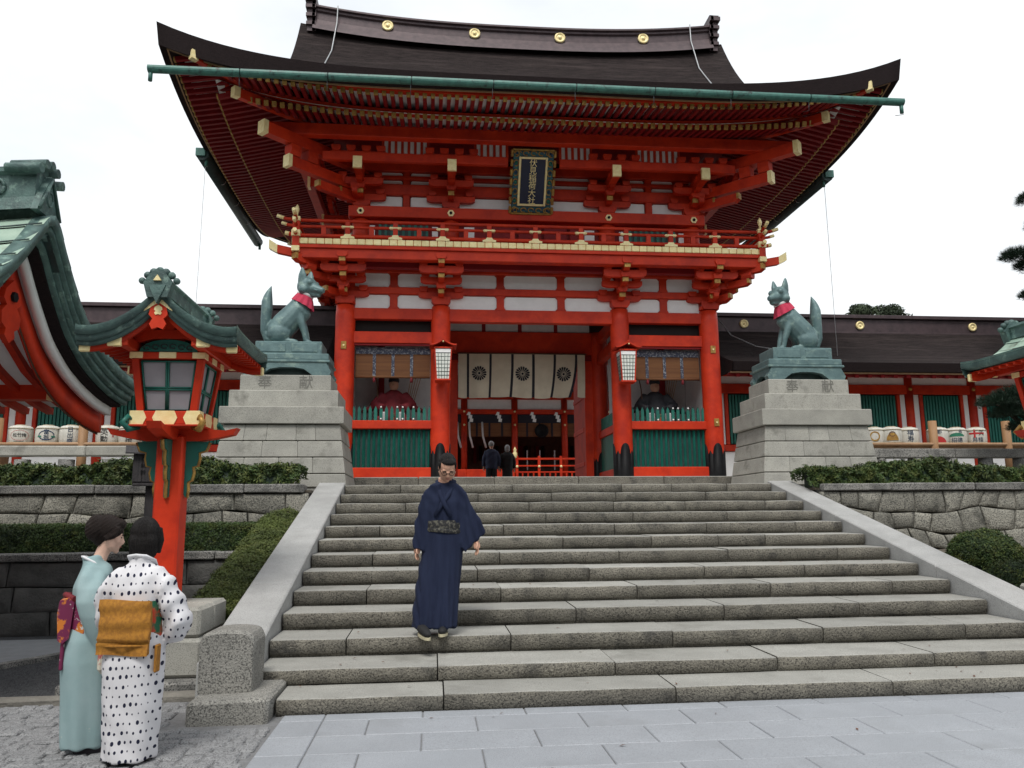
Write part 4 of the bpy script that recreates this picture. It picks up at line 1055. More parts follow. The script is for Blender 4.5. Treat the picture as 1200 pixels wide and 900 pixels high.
    if s > 0:
        O(MB().tube([(s * 5.35, 14.2, 6.75), (5.5, 13.8, 6.25), (5.9, 13.2, 5.83), (6.6, 12.7, 5.58), (7.2, 12.5, 5.52)], .014, 5), 'conductor_cable', 'wire', rf_)
    return t
cloister(-1, 'long cloister with dark bark roof running left behind the lantern', [])
cloister(1, 'long cloister with dark bark roof and gilt ridge discs running right of the gate', [6.1, 9.4, 12.7, 16.0])

# ================================================================== worship hall seen through the gate
hl = thing('worship_hall', 'open-fronted red worship hall with bamboo blinds seen through the gate', 'building', (1, 29, 2.42))
HO = lambda mb, n, m, p=None, l=None: obj(mb, n, m, p or hl, l)
YH = 28.0
for x in (-5.2, -3.1, -.95, 1.22, 3.39, 5.32, 7.3):
    p = HO(MB().lathe([(.13, 2.42), (.13, 6.9)], (x, YH, 0), 14), 'post', 'red')
    for zz in (6.08, 5.5): HO(MB().sphere((x, YH - .13, zz), .05, 8, 5), 'nail_cover', 'gold', p)
HO(MB().cbox(-5.4, 7.5, YH - .1, YH + .1, 5.98, 6.18, .01), 'beam', 'red')
HO(MB().cbox(-5.4, 7.5, YH - .12, YH + .12, 6.62, 6.95, .01), 'beam', 'red')
HO(MB().box(-5.4, 7.5, YH + 3.4, YH + 3.5, 2.42, 7), 'back_wall', 'wood_brown')
HO(MB().box(-5.6, 7.7, YH - 2.2, YH + 3.5, 7.0, 7.2), 'ceiling', 'dark')
for s_, xx in ((-1, -5.5), (1, 7.6)): HO(MB().box(xx - .05, xx + .05, YH - .1, YH + 3.5, 2.42, 7), 'side_wall', 'wood_brown')
hr = MB(); hr.grid(lambda u, v: (lerp(-7.4, 9.4, u), lerp(YH - 2.4, YH + 1.8, v), 7.25 + 2.6 * (.6 * v + .4 * v * v)), 4, 10, 0, True); hr.box(-7.4, 9.4, YH - 2.45, YH + 4, 7.02, 7.24)
HO(hr, 'roof', 'bark')  # unseen roof slab, added to shade the hall
xs = [-5.2, -3.1, -.95, 1.22, 3.39, 5.32, 7.3]
for a, b in zip(xs, xs[1:]):
    HO(MB().box(a + .14, b - .14, YH, YH + .03, 6.19, 6.61), 'plaster_panel', 'plaster')
    HO(MB().box(a + .14, b - .14, YH + .02, YH + .05, 5.60, 5.97), 'blind_valance', 'crest')
    q = HO(MB().box(a + .14, b - .14, YH + .05, YH + .08, 5.02, 5.62), 'bamboo_blind', 'bamboo_blind')
    for k in range(1, 4): HO(MB().box(lerp(a, b, k / 4) - .04, lerp(a, b, k / 4) + .04, YH + .03, YH + .05, 5.02, 5.6), 'blind_tape', 'crest', q)
    for k in range(7):
        xx = a + .3 + k * .26
        HO(MB().box(xx, xx + .14, YH + 3.3, YH + 3.38, 4.0 + .1 * (k % 3), 4.9), 'hanging_strip', ['wood_brown', 'robe_red', 'dark'][k % 3])
    # offering ropes with bells
for xx in (-1.55, -1.25, -.75, -.2): HO(MB().tube([(xx, YH - .3, 5.6), (xx + .03, YH - .35, 5.0), (xx + .16, YH - .35, 4.5)], .045, 6), 'bell_rope', 'plaster_old')
for xx in (.3, 1.8, 2.35, 3.0, 4.2):
    HO(MB().box(xx - .025, xx + .025, YH + .4, YH + .45, 3.6, 4.45), 'inner_post', 'plaster_old')
for a, b in ((-5.0, -.9), (-.9, 1.1)): HO(MB().cbox(a, b, YH - 1.1, YH - .7, 3.05, 3.55, .02), 'offering_box', 'red')
rl = HO(MB().cbox(1.1, 6.5, YH - 1.05, YH - .95, 3.94, 4.02, .01), 'railing', 'red')
for zz in (3.66, 3.40): HO(MB().cbox(1.1, 6.5, YH - 1.04, YH - .96, zz, zz + .06, .01), 'railing_rail', 'red', rl)
for k in range(24):
    xx = 1.2 + k * .23; HO(MB().box(xx - .03, xx + .03, YH - 1.03, YH - .97, 3.0, 3.42), 'railing_post', 'red', rl)
    if k % 4 == 0:
        HO(MB().box(xx - .05, xx + .05, YH - 1.06, YH - .94, 3.0, 4.1), 'railing_post', 'red', rl); HO(MB().sphere((xx, YH - 1.06, 3.66), .06, 8, 5), 'rail_boss', 'gold', rl)
HO(MB().lathe([(.07, 4.0), (.10, 4.05), (.10, 4.22), (.05, 4.30), (.08, 4.36), (.01, 4.48)], (1.12, YH - 1, 0), 10), 'finial', 'gold', rl)
HO(MB().cbox(-5.3, 7.4, YH - 1.3, YH + 3.4, 2.42, 3.0, .02), 'hall_floor', 'red_shaded')
HO(MB().lathe([(.30, 0), (.30, .04), (.18, .05), (.17, .02), (0, .02)], (0, 0, 0), 16, caps=False), 'round_crest', 'iron', hl, (2.38, YH - .05, 5.25)).rotation_euler.x = pi / 2
def shide(x, y, z, k):
    pts = [(0, 0), (.10, -.02), (.09, -.14), (.18, -.15), (.16, -.30), (.22, -.31), (.20, -.46), (.05, -.44), (.07, -.30), (0, -.30), (.01, -.15), (-.08, -.15)]
    return tag(obj(MB().prism([(x + p[0] * .95, z + p[1] * .95) for p in pts], 'y', y, y + .01), 'paper_streamer', 'plaster'),
               f'{k} small white folded paper streamer from left, hanging before the hall', 'streamer', 'paper streamers hanging before the hall')
for x, k in ((-.80, 'first'), (.42, 'second'), (1.88, 'third'), (2.92, 'fourth')): shide(x, YH - .6, 6.0, k)

# ================================================================== sake barrels, racks and stone rails
def text_matrix(p, rz=0, tilt=0): return Matrix.Translation(p) @ Matrix.Rotation(rz, 4, 'Z') @ Matrix.Rotation(pi / 2 - tilt, 4, 'X')
bar_prof = [(.19, 0), (.215, .03), (.225, .12), (.228, .24), (.222, .34), (.20, .385), (.17, .40), (.16, .395)]
bar_me = MB().lathe(bar_prof, (0, 0, 0), 24).mesh('straw_wrap', ['barrel'])
rope_me = MB(); [rope_me.lathe([(.222, z), (.236, z + .012), (.222, z + .024)], (0, 0, 0), 24, caps=False) for z in (.045, .33)]
rope_me = rope_me.mesh('rope_band', ['rope'])
lid_me = MB().tube([(.10 * cos(t), .10 * sin(t), .405) for t in (2 * pi * k / 12 for k in range(13))], .02, 6).mesh('rope_ring', ['rope'])
def wrap(mb, r=.2295, zmid=0):
    """bend flat artwork (x, z) around the barrel front"""
    mb.v = [(r * sin(p[0] / r) * 1.0, -r * cos(p[0] / r) - p[1], p[2]) for p in mb.v]; return mb
def glyph_mb(txt, size, vertical=False, spacing=1.0):
    M = Matrix.Rotation(pi / 2, 4, 'X'); o = glyphs(txt, size, .0015, ['ink_black'], 'tmp', None, M, spacing, vertical)
    mb = MB(); mb.add([tuple(v.co) for v in o.data.vertices], [tuple(p.vertices) for p in o.data.polygons]); bpy.data.objects.remove(o); return mb
def ring_art(rx, rz, w, z):
    mb = MB(); n = 32
    for k in range(n):
        t = 2 * pi * k / n; mb.v += [(rx * cos(t), 0, z + rz * sin(t)), ((rx - w) * cos(t), 0, z + (rz - w) * sin(t))]
    for k in range(n):
        a, b = 2 * k, 2 * ((k + 1) % n); mb.f.append((a, b, b + 1, a + 1)); mb.m.append(0); mb.sm.append(False)
    return mb
def shift(mb, dx, dz): mb.v = [(p[0] + dx, p[1], p[2] + dz) for p in mb.v]; return mb
def sake_barrel(p, rz, label, art):
    t = thing('sake_barrel', label, 'barrel', p, 'straw wrapped sake barrels', world=False); t.rotation_euler.z = rz
    b = link('straw_wrap', bar_me, t); link('rope_band', rope_me, t); link('rope_ring', lid_me, t)
    for kind, *a in art:
        if kind == 'v': mb = glyph_mb(a[0], a[1], True, .98); shift(mb, a[3], a[4]); m = a[2]
        elif kind == 'h': mb = glyph_mb(a[0], a[1], False, .95); shift(mb, a[3] - a[1] * .95 * (len(a[0]) - 1) / 2, a[4]); m = a[2]
        elif kind == 'ring': mb = ring_art(a[0], a[1], a[2], a[4]); m = a[3]
        elif kind == 'rect':
            mb = MB(); n = 6
            mb.grid(lambda u, v: (lerp(a[0], a[1], u), 0, lerp(a[2], a[3], v)), n, 1, 0, False); m = a[4]
        elif kind == 'half':
            mb = MB(); n = 14; mb.grid(lambda u, v: (a[0] * cos(pi * u) * v, 0, a[1] + a[2] * sin(pi * u) * v), n, 4, 0, False); m = a[3]
        wrap(mb, .2305); obj(mb, 'printed_mark', [m], b)
    return t
YR = 11.0
ZB = 3.09
sake_barrel((-10.57, YR, ZB), .35, 'straw sake barrel with three small characters inside a thin oval, at far left', [('h', '松竹梅', .085, 'ink_black', 0, .20), ('ring', .17, .105, .006, 'ink_red', .20), ('rect', -.10, .08, .07, .078, 'ink_black')])
sake_barrel((-10.05, YR, ZB), .3, 'straw sake barrel with blue leafy crest between the oval label and the bold label', [('v', '富翁', .11, 'ink_blue', 0, .26), ('ring', .15, .10, .018, 'ink_blue', .20), ('rect', -.17, -.09, .16, .19, 'ink_green'), ('rect', .09, .17, .16, .19, 'ink_green')])
sake_barrel((-9.59, YR, ZB), .28, 'straw sake barrel with three bold blue characters beside the orange post', [('v', '日出盛', .12, 'ink_blue', 0, .31)])
sake_barrel((-8.88, YR, ZB), .25, 'straw sake barrel with two large black characters and small red marks', [('v', '英勲', .16, 'ink_black', -.05, .26), ('v', '京伏見', .05, 'ink_red', .12, .28)])
sake_barrel((-8.44, YR, ZB), .22, 'straw sake barrel with heavy black brushwork half hidden by the lantern bracket', [('v', '玉泉', .16, 'ink_black', 0, .26)])
sake_barrel((7.58, YR, ZB), -.4, 'straw sake barrel nearest the right fox pedestal, tan crest', [('ring', .11, .11, .03, 'gold_old', .20)])
sake_barrel((7.93, YR - .1, ZB), -.4, 'straw sake barrel with sweeping gold crest beside the right pedestal', [('half', .13, .10, .17, 'gold_old'), ('ring', .07, .06, .02, 'wood_brown', .24)])
sake_barrel((8.40, YR, ZB), -.42, 'straw sake barrel with two dark blue characters left of the timber post', [('v', '福寿', .14, 'ink_blue', .02, .27)])
sake_barrel((9.10, YR, ZB), -.48, 'straw sake barrel with red half disc and blue character', [('half', .16, .06, .14, 'ink_red'), ('v', '都', .11, 'ink_blue', .02, .30)])
sake_barrel((9.54, YR, ZB), -.5, 'straw sake barrel with green mountain and blue writing', [('half', .16, .20, .08, 'ink_green'), ('h', '招德', .12, 'ink_blue', 0, .11), ('v', '名', .09, 'ink_blue', .08, .31)])
sake_barrel((10.02, YR, ZB), -.52, 'straw sake barrel with red cross band and black characters', [('rect', -.16, .16, .25, .29, 'ink_red'), ('rect', -.06, -.02, .17, .36, 'ink_red'), ('h', '月桂', .12, 'ink_blue', .02, .12), ('v', '天', .13, 'ink_black', .10, .27)])
for s, lab, xs_, px_ in ((-1, 'plain timber rack holding the left row of sake barrels', (-11.0, -8.0), (-9.24, -10.86)), (1, 'plain timber rack holding the right row of sake barrels', (7.3, 11.2), (8.80, 10.55))):
    rk = thing('barrel_rack', lab, 'rack', ((xs_[0] + xs_[1]) / 2, YR, LAND))
    obj(MB().cbox(xs_[0], xs_[1], YR - .28, YR + .28, 3.03, 3.085, .008), 'shelf', 'post_wood', rk)
    obj(MB().cyl((xs_[0], YR - .34, 3.10), (xs_[1], YR - .34, 3.10), .035, n=10), 'front_rail', 'wood_pale', rk)
    for x in px_:
        obj(MB().cyl((x, YR - .30, LAND), (x, YR - .30, 3.62), .09, n=14), 'rack_post', 'post_wood', rk)
    for x in (xs_[0] + .1, xs_[1] - .1): obj(MB().cbox(x - .05, x + .05, YR - .2, YR + .2, LAND, 3.03, .008), 'rack_leg', 'post_wood', rk)
for s, lab, x0, x1 in ((-1, 'grey stone rail on squat posts in front of the left sake barrels', -12.5, -6.9), (1, 'dark weathered stone rail on squat posts in front of the right sake barrels', 6.6, 12.5)):
    f = thing('stone_rail', lab, 'railing', ((x0 + x1) / 2, 9.7, LAND))
    x = x0
    while x < x1 - .1:
        b = min(x + 1.9, x1); obj(MB().cbox(x + .004, b - .004, 9.55, 9.85, 2.78 - (.06 if s > 0 else 0), 2.97 - (.06 if s > 0 else 0), .02, .004), 'rail_beam', 'wall_cap' if s > 0 else 'granite_ped', f); x = b
    for k in range(int((x1 - x0) / .78) + 1):
        xx = x0 + .3 + k * .78
        if xx < x1: obj(MB().lathe([(.15, LAND - .05), (.14, 2.72)], (xx, 9.7, 0), 12), 'rail_post', 'wall_cap', f)
# ================================================================== fitted meshes: voxel-fused figures
def fuse(mb, voxel=.02, smooth=6, name='fused', mats=('bronze',), dec=None):
    me = mb.mesh(name, list(mats)); o = bpy.data.objects.new(name, me); COL.objects.link(o)
    r = o.modifiers.new('r', 'REMESH'); r.mode = 'VOXEL'; r.voxel_size = voxel; r.use_smooth_shade = True
    if smooth: k = o.modifiers.new('s', 'SMOOTH'); k.factor = .5; k.iterations = smooth
    if dec: d = o.modifiers.new('d', 'DECIMATE'); d.ratio = dec
    bpy.context.view_layer.update()
    dg = bpy.context.evaluated_depsgraph_get(); m2 = bpy.data.meshes.new_from_object(o.evaluated_get(dg)); m2.name = name
    bpy.data.objects.remove(o); bpy.data.meshes.remove(me)
    m2.polygons.foreach_set('use_smooth', [True] * len(m2.polygons))
    if not m2.materials:
        for k in mats: m2.materials.append(MATS[k])
    return m2
# ------------------------------------------------------------------ stone pedestals
PC = 4.92; PY = 9.02
COURSES = [(2.12, 2.36, 1.16, 1.13, .84, .81, 3), (2.36, 2.65, 1.125, 1.09, .80, .77, 4), (2.65, 2.94, 1.085, 1.05, .76, .73, 3), (2.94, 3.24, 1.045, 1.005, .72, .69, 5), (3.24, 3.55, 1.075, 1.075, .75, .75, 1), (3.55, 3.86, .95, .95, .62, .62, 1), (3.86, 4.16, .80, .80, .48, .48, 1)]
def pedestal(s, label, chars):
    t = thing('stone_pedestal', label, 'pedestal', (s * PC, PY, LAND), 'stone fox pedestals')
    rr = random.Random(40 + s)
    for ci, (z0, z1, w0, w1, d0, d1, n) in enumerate(COURSES):
        cuts = [0] + sorted((k + rr.uniform(-.18, .18)) / n for k in range(1, n)) + [1]
        gz = .006 if ci < 4 else .0015
        for a, b in zip(cuts, cuts[1:]):
            e = .003 if n > 1 else 0; mb = MB(); v = []
            ga = e if a > 0 else 0; gb = e if b < 1 else 0
            for z, w, d in ((z0 + gz, w0, d0), (z1 - gz, w1, d1)):
                xa, xb = s * PC + lerp(-w, w, a) + ga, s * PC + lerp(-w, w, b) - gb
                v.append((xa, xb, PY - d, PY + d, z))
            c = .012; lo, hi = v
            ring = lambda q, i: [(q[0] + (i if True else 0), q[2] + i, q[4]), (q[1] - i, q[2] + i, q[4]), (q[1] - i, q[3] - i, q[4]), (q[0] + i, q[3] - i, q[4])]
            R4 = [ring(lo, c), [(p[0], p[1], lo[4] + c) for p in ring(lo, 0)], [(p[0], p[1], hi[4] - c) for p in ring(hi, 0)], ring(hi, c)]
            for r_ in R4: mb.v += r_
            for i in range(3):
                for j in range(4): mb.f.append((i * 4 + j, i * 4 + (j + 1) % 4, i * 4 + 4 + (j + 1) % 4, i * 4 + 4 + j)); mb.m.append(0); mb.sm.append(False)
            mb.f += [(3, 2, 1, 0), (12, 13, 14, 15)]; mb.m += [0, 0]; mb.sm += [False, False]
            obj(mb, 'pedestal_block', 'granite_ped', t)
    obj(MB().prism([(s * PC - .99, PY - .66), (s * PC + .99, PY - .66), (s * PC + .99, PY + .66), (s * PC - .99, PY + .66)], 'z', 2.15, 3.3), 'pedestal_core', 'joint', t)
    glyphs(chars, .26, .003, ['carved'], 'carved_character', t, text_matrix((s * PC - .37 if s < 0 else s * PC - .33, PY - .483, 4.01)), 2.8 if s < 0 else 2.75)
    return t
pedestal(-1, 'stepped granite pedestal carved with two characters left of the stairs, under the left fox', '奉献')
pedestal(1, 'stepped granite pedestal carved with two characters right of the stairs, under the right fox', '奉献')
# ------------------------------------------------------------------ bronze foxes
def fox(s, label):
    """built facing +x in local coordinates, then mirrored for the right one; origin on top of the pedestal"""
    t = thing('fox_statue', label, 'statue', (s * PC, PY, 4.16), 'bronze fox statues', world=False)
    sx = 1 if s < 0 else -1
    X = lambda p: (p[0] * sx, p[1], p[2])
    # plinth tiers with arched opening and scroll feet
    a = MB()
    out = [(-.76, 0), (-.46, 0), (-.40, .05), (-.30, .12), (-.12, .15), (.12, .15), (.30, .12), (.40, .05), (.46, 0), (.76, 0), (.79, .07), (.74, .16), (.70, .24), (-.70, .24), (-.74, .16), (-.79, .07)]
    a.prism(out, 'y', -.44, -.30); a.prism(out, 'y', .30, .44)
    so = [(-.40, 0), (-.24, 0), (-.16, .10), (0, .13), (.16, .10), (.24, 0), (.40, 0), (.40, .24), (-.40, .24)]
    a.prism(so, 'x', -.74, -.64); a.prism(so, 'x', .64, .74)
    obj(a, 'plinth_foot', 'bronze', t)
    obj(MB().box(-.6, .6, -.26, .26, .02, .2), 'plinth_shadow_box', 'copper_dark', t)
    obj(MB().cbox(-.77, .77, -.46, .46, .24, .29, .012), 'plinth_moulding', 'bronze', t)
    obj(MB().cbox(-.74, .74, -.43, .43, .29, .41, .015), 'plinth_tier', 'bronze', t)
    tb = obj(MB().cbox(-.60, .60, -.34, .34, .41, .655, .015), 'plinth_tier', 'bronze', t)
    obj(MB().cbox(-.52, -.05, -.352, -.33, .45, .62, .01).cbox(.05, .52, -.352, -.33, .45, .62, .01), 'panel_relief', 'bronze', tb)
    b = MB(); z0 = .65; mir = Matrix.Diagonal((sx, 1, 1, 1))
    f = MB()
    T_ = lambda pts, rad, n=12, flat=1: f.tube(pts, rad, n, flat=flat)
    # haunch, trunk, chest, neck
    T_([(-.34, 0, z0 + .10), (-.27, 0, z0 + .22), (-.14, 0, z0 + .40), (.0, 0, z0 + .56), (.10, 0, z0 + .70), (.16, 0, z0 + .86), (.20, 0, z0 + .98)], [.15, .245, .25, .235, .215, .165, .13], 16)
    T_([(.10, 0, z0 + .48), (.17, 0, z0 + .62), (.17, 0, z0 + .74)], [.13, .165, .13], 14)
    for sy in (-1, 1):
        y = sy * .13
        f.sphere((-.22, y, z0 + .22), .19, 12, 8, sc=(1.15, .72, 1.1))                       # thigh
        T_([(-.20, y, z0 + .06), (-.06, y * 1.05, z0 + .05), (.06, y * 1.05, z0 + .045)], [.06, .055, .05], 10)   # hind foot
        f.sphere((.07, y * 1.05, z0 + .04), .058, 10, 6, sc=(1.2, 1, .75))
        T_([(.10, y * .85, z0 + .62), (.17, y * .9, z0 + .42), (.24, y * .8, z0 + .22), (.27, y * .75, z0 + .07)], [.095, .075, .058, .052], 12)     # foreleg
        f.sphere((.31, y * .75, z0 + .04), .062, 10, 6, sc=(1.35, 1, .7))
    # tail held upright behind
    T_([(-.34, 0, z0 + .06), (-.46, 0, z0 + .10), (-.51, 0, z0 + .26), (-.50, 0, z0 + .48), (-.485, 0, z0 + .68), (-.49, 0, z0 + .83), (-.475, 0, z0 + .94), (-.455, 0, z0 + 1.03), (-.435, 0, z0 + 1.10), (-.42, 0, z0 + 1.15)], [.065, .085, .10, .12, .135, .128, .10, .066, .03, .008], 12, .8)
    # head, turned a little to the viewer; local head frame
    hd = MB()
    hd.sphere((0, 0, 0), .155, 14, 10, sc=(1.05, .95, .98))
    hd.tube([(.05, 0, -.02), (.16, 0, -.05), (.27, 0, -.075), (.31, 0, -.08)], [.115, .085, .055, .040], 12)
    hd.tube([(.06, 0, -.10), (.15, 0, -.135), (.245, 0, -.15)], [.075, .05, .03], 10)
    for sy in (-1, 1):
        hd.sphere((.10, sy * .085, .045), .05, 10, 6); hd.sphere((.01, sy * .11, -.07), .075, 10, 6)
        e = MB(); e.tube([(-.03, sy * .085, .07), (-.035, sy * .10, .17), (-.035, sy * .112, .26), (-.035, sy * .115, .285)], [.085, .068, .028, .006], 10, flat=.6); hd.merge(e)
    yaw = -.85 if s < 0 else -1.05
    HM = Matrix.Translation((.245, -.01, z0 + 1.14)) @ Matrix.Rotation(yaw * .55, 4, 'Z') @ Matrix.Rotation(.06, 4, 'Y')
    f.merge(hd, HM @ Matrix.Scale(1.24, 4))
    me = fuse(f, .016, 3, 'fox_body', ('bronze',))
    if sx < 0:
        me.transform(mir); me.flip_normals()
    body = link('fox_body', me, t)
    # eyes, jewel or key in the mouth
    d = MB()
    for sy in (-1, 1): d.merge(MB().sphere((.143, sy * .088, .045), .020, 8, 5, sc=(.5, 1.2, .7)), mir @ HM)
    obj(d, 'eye', 'copper_dark', body)
    if s < 0:
        k = MB().tube([(.25, -.13, -.10), (.28, 0, -.11), (.25, .13, -.10)], .018, 6).tube([(.25, -.13, -.10), (.34, -.14, -.13)], .016, 6)
        obj(MB().merge(k, mir @ HM), 'mouth_key', 'bronze', body)
    nk = MB().merge(MB().sphere((.312, 0, -.068), .022, 8, 5), mir @ HM); obj(nk, 'nose_tip', 'copper_dark', body)
    # cloth bib: white collar and pleated magenta skirt round the neck
    ang0 = 0
    ctr = Vector((.205, 0, z0 + .955)); ax = Vector((.36, 0, 1)).normalized()
    u = Vector((1, 0, -.36)).normalized(); w = Vector((0, 1, 0))
    def ringp(t, r, h): p = ctr + (u * cos(t) + w * sin(t)) * r + ax * h; return (p.x * sx, p.y, p.z)
    cl = MB(); cl.grid(lambda a_, v_: ringp(2 * pi * a_, .150 + .012 * sin(pi * v_), lerp(-.01, .045, v_)), 28, 4, 0, True, True, flip=sx < 0)
    bb = MB(); bb.grid(lambda a_, v_: ringp(2 * pi * a_, lerp(.152, .225 + .014 * sin(2 * pi * a_ * 11) + .03 * cos(2 * pi * a_), v_ ** .8), lerp(.0, -.185 - .035 * cos(2 * pi * a_), v_)), 88, 7, 0, True, True, flip=sx < 0)
    bo = obj(bb, 'bib', 'bib', t); obj(cl, 'bib_collar', 'bib_white', bo)
    return t
fox(-1, 'bronze sitting fox in magenta bib holding a key, on the left pedestal')
fox(1, 'bronze sitting fox in magenta bib with closed mouth, on the right pedestal')
# ------------------------------------------------------------------ seated guardian figures in the side bays
def guardian(x, label, robe):
    t = thing('guardian_figure', label, 'statue', (x, YF + .72, 3.28), 'seated guardian figures', world=False); t.scale = (1.2, 1.0, 1.18)
    st_ = obj(MB().cbox(-.42, .42, -.25, .35, 0, .42, .02), 'stand', 'wood_brown', t)
    f = MB(); f.tube([(0, .05, .42), (0, .05, .62), (0, .05, .86), (0, .03, 1.04), (0, .03, 1.10)], [.30, .27, .25, .17, .09], 16)
    for s in (-1, 1):
        f.tube([(s * .18, 0, 1.0), (s * .34, -.06, .80), (s * .20, -.22, .70)], [.11, .12, .09], 10)
        f.tube([(s * .28, -.05, .78), (s * .48, -.02, .70), (s * .62, .04, .66)], [.09, .10, .05], 10, flat=.6)
        f.tube([(s * .12, -.05, .52), (s * .26, -.26, .44), (s * .17, -.30, .20)], [.14, .13, .08], 10)
    body = link('robe', fuse(f, .022, 4, 'robe', (robe,)), t)
    for s in (-1, 1): obj(MB().cbox(s * .17 - .06, s * .17 + .06, -.40, -.30, .02, .62, .02), 'trouser_panel', 'plaster_old', t)
    obj(MB().cbox(-.035, .035, -.36, -.30, .1, .6, .01), 'sash', 'obi_side', t)
    hd = obj(MB().sphere((0, 0, 1.20), .105, 14, 10, sc=(.9, 1, 1.15)).sphere((0, -.105, 1.19), .02, 6, 4), 'head', 'skin', t)
    obj(MB().lathe([(.10, 1.26), (.112, 1.29), (.09, 1.36), (.05, 1.42), (.02, 1.44)], (0, .01, 0), 12).cbox(-.03, .03, .05, .13, 1.34, 1.44, .01), 'hat', 'robe_black', hd)
    bw = MB().tube([(.52 * cos(a) * .28 - .45, -.12, .95 + .52 * sin(a)) for a in (lerp(-1.3, 1.3, k / 14) for k in range(15))], .012, 6); obj(bw, 'bow', 'wood_brown', t)
    for k in range(5): obj(MB().cyl((.25 + k * .035, .2, .9), (.33 + k * .05, .2, 1.42), .008, n=5), 'arrow', 'wood_pale', t)
    return t
guardian(-3.2, 'seated guardian figure in dark red robe behind the left green fence', 'robe_red')
guardian(3.12, 'seated guardian figure in black robe behind the right green fence', 'robe_black')
# bamboo blinds hung in the side bays
for s, lab in ((-1, 'rolled bamboo blind with navy trim above the red-robed guardian'), (1, 'rolled bamboo blind with navy trim above the black-robed guardian')):
    x0, x1 = sorted((s * (XI + .24), s * (XO - .24)))
    t = thing('bamboo_blind', lab, 'blind', (s * 3.2, YF + .14, 4.78), 'bamboo blinds in the side bays')
    obj(MB().box(x0, x1, YF + .12, YF + .135, 4.80, 5.34), 'blind_sheet', 'bamboo_blind', t)
    obj(MB().cbox(x0, x1, YF + .10, YF + .14, 5.32, 5.485, .006), 'valance', 'navy_trim', t)
    for k in range(1, 4):
        xx = lerp(x0, x1, k / 4); obj(MB().box(xx - .035, xx + .035, YF + .105, YF + .12, 4.80, 5.33), 'tape', 'navy_trim', t)
    obj(MB().cyl((x0, YF + .13, 4.79), (x1, YF + .13, 4.79), .03, n=8), 'bottom_roll', 'bamboo_blind', t)
    for k in (1, 3): obj(MB().lathe([(.03, 4.66), (.035, 4.72), (.02, 4.77)], (lerp(x0, x1, k / 4), YF + .10, 0), 8), 'tassel', 'robe_red', t)
# ------------------------------------------------------------------ crest curtain in the passage
ct = thing('crest_curtain', 'cream curtain strips printed with dark flower crests hanging in the gateway', 'curtain', (0, YM - .2, 4.65))
CXs = [(-1.63, -1.41), (-1.35, -.82), (-.76, -.25), (-.185, .30), (.37, .87), (.935, 1.44), (1.50, 1.70)]
drift = [0, -.03, -.06, -.02, -.12, -.20, -.02]
CY = YM - .22
def crest(cx, cz, y, par, sh):
    mb = MB(); r = .195
    for k in range(16):
        a = 2 * pi * (k + .5) / 16; w = pi / 16 * .78
        pts = [(r * .22 * cos(a), r * .22 * sin(a))] + [(r * q * cos(a + d), r * q * sin(a + d)) for q, d in ((.84, -w), (.96, -w * .62), (1.0, 0), (.96, w * .62), (.84, w))]
        mb.prism([(cx + p[0], cz + p[1]) for p in pts], 'y', y - .006, y)
    mb.prism([(cx + r * .16 * cos(2 * pi * k / 10), cz + r * .16 * sin(2 * pi * k / 10)) for k in range(10)], 'y', y - .006, y)
    mb.v = [(p[0], curt(p[0], p[2], 0) + (p[1] - y) - .010, p[2]) for p in mb.v]
    obj(mb, 'flower_crest', 'crest', par)
def curt(x, z, k):
    v = (5.80 - z) / 1.15
    return CY + .035 * sin(x * 7 + k) * v + .02 * sin(x * 13) * v
for k, (a, b) in enumerate(CXs):
    d0 = drift[k - 1] * .5 + drift[k] * .5 if k else 0; d1 = drift[k]
    def F_(u, v):
        x = lerp(a + (drift[k - 1] if k else 0) * v * v * (1 if k != 6 else .1), b + drift[k] * v * v, u); z = 5.80 - (1.15 + .010 * sin(u * pi) + .02 * sin(k * 1.9 + u)) * v
        return (x, curt(x, z, 0), z)
    mb = MB().grid(F_, 10, 14, 0, True, flip=True)
    p = obj(mb, 'curtain_strip', 'curtain', ct)
    if k in (1, 3, 5): crest((a + b) / 2 + (d1 + (drift[k - 1] if k else 0)) * .18, 5.28, CY - .048, p, 0)
    if k < 6:
        a2 = CXs[k + 1][0]
        def G_(u, v):
            x = lerp(b + drift[k] * v * v - .005, a2 + drift[k] * v * v + .005, u); z = 5.80 - 1.14 * v; return (x, curt(x, z, 0) + .012, z)
        obj(MB().grid(G_, 2, 14, 0, True, flip=True), 'curtain_ribbon', 'crest', ct)
obj(MB().cyl((-1.66, CY, 5.815), (1.74, CY, 5.815), .02, n=8), 'curtain_rod', 'wood_brown', ct)
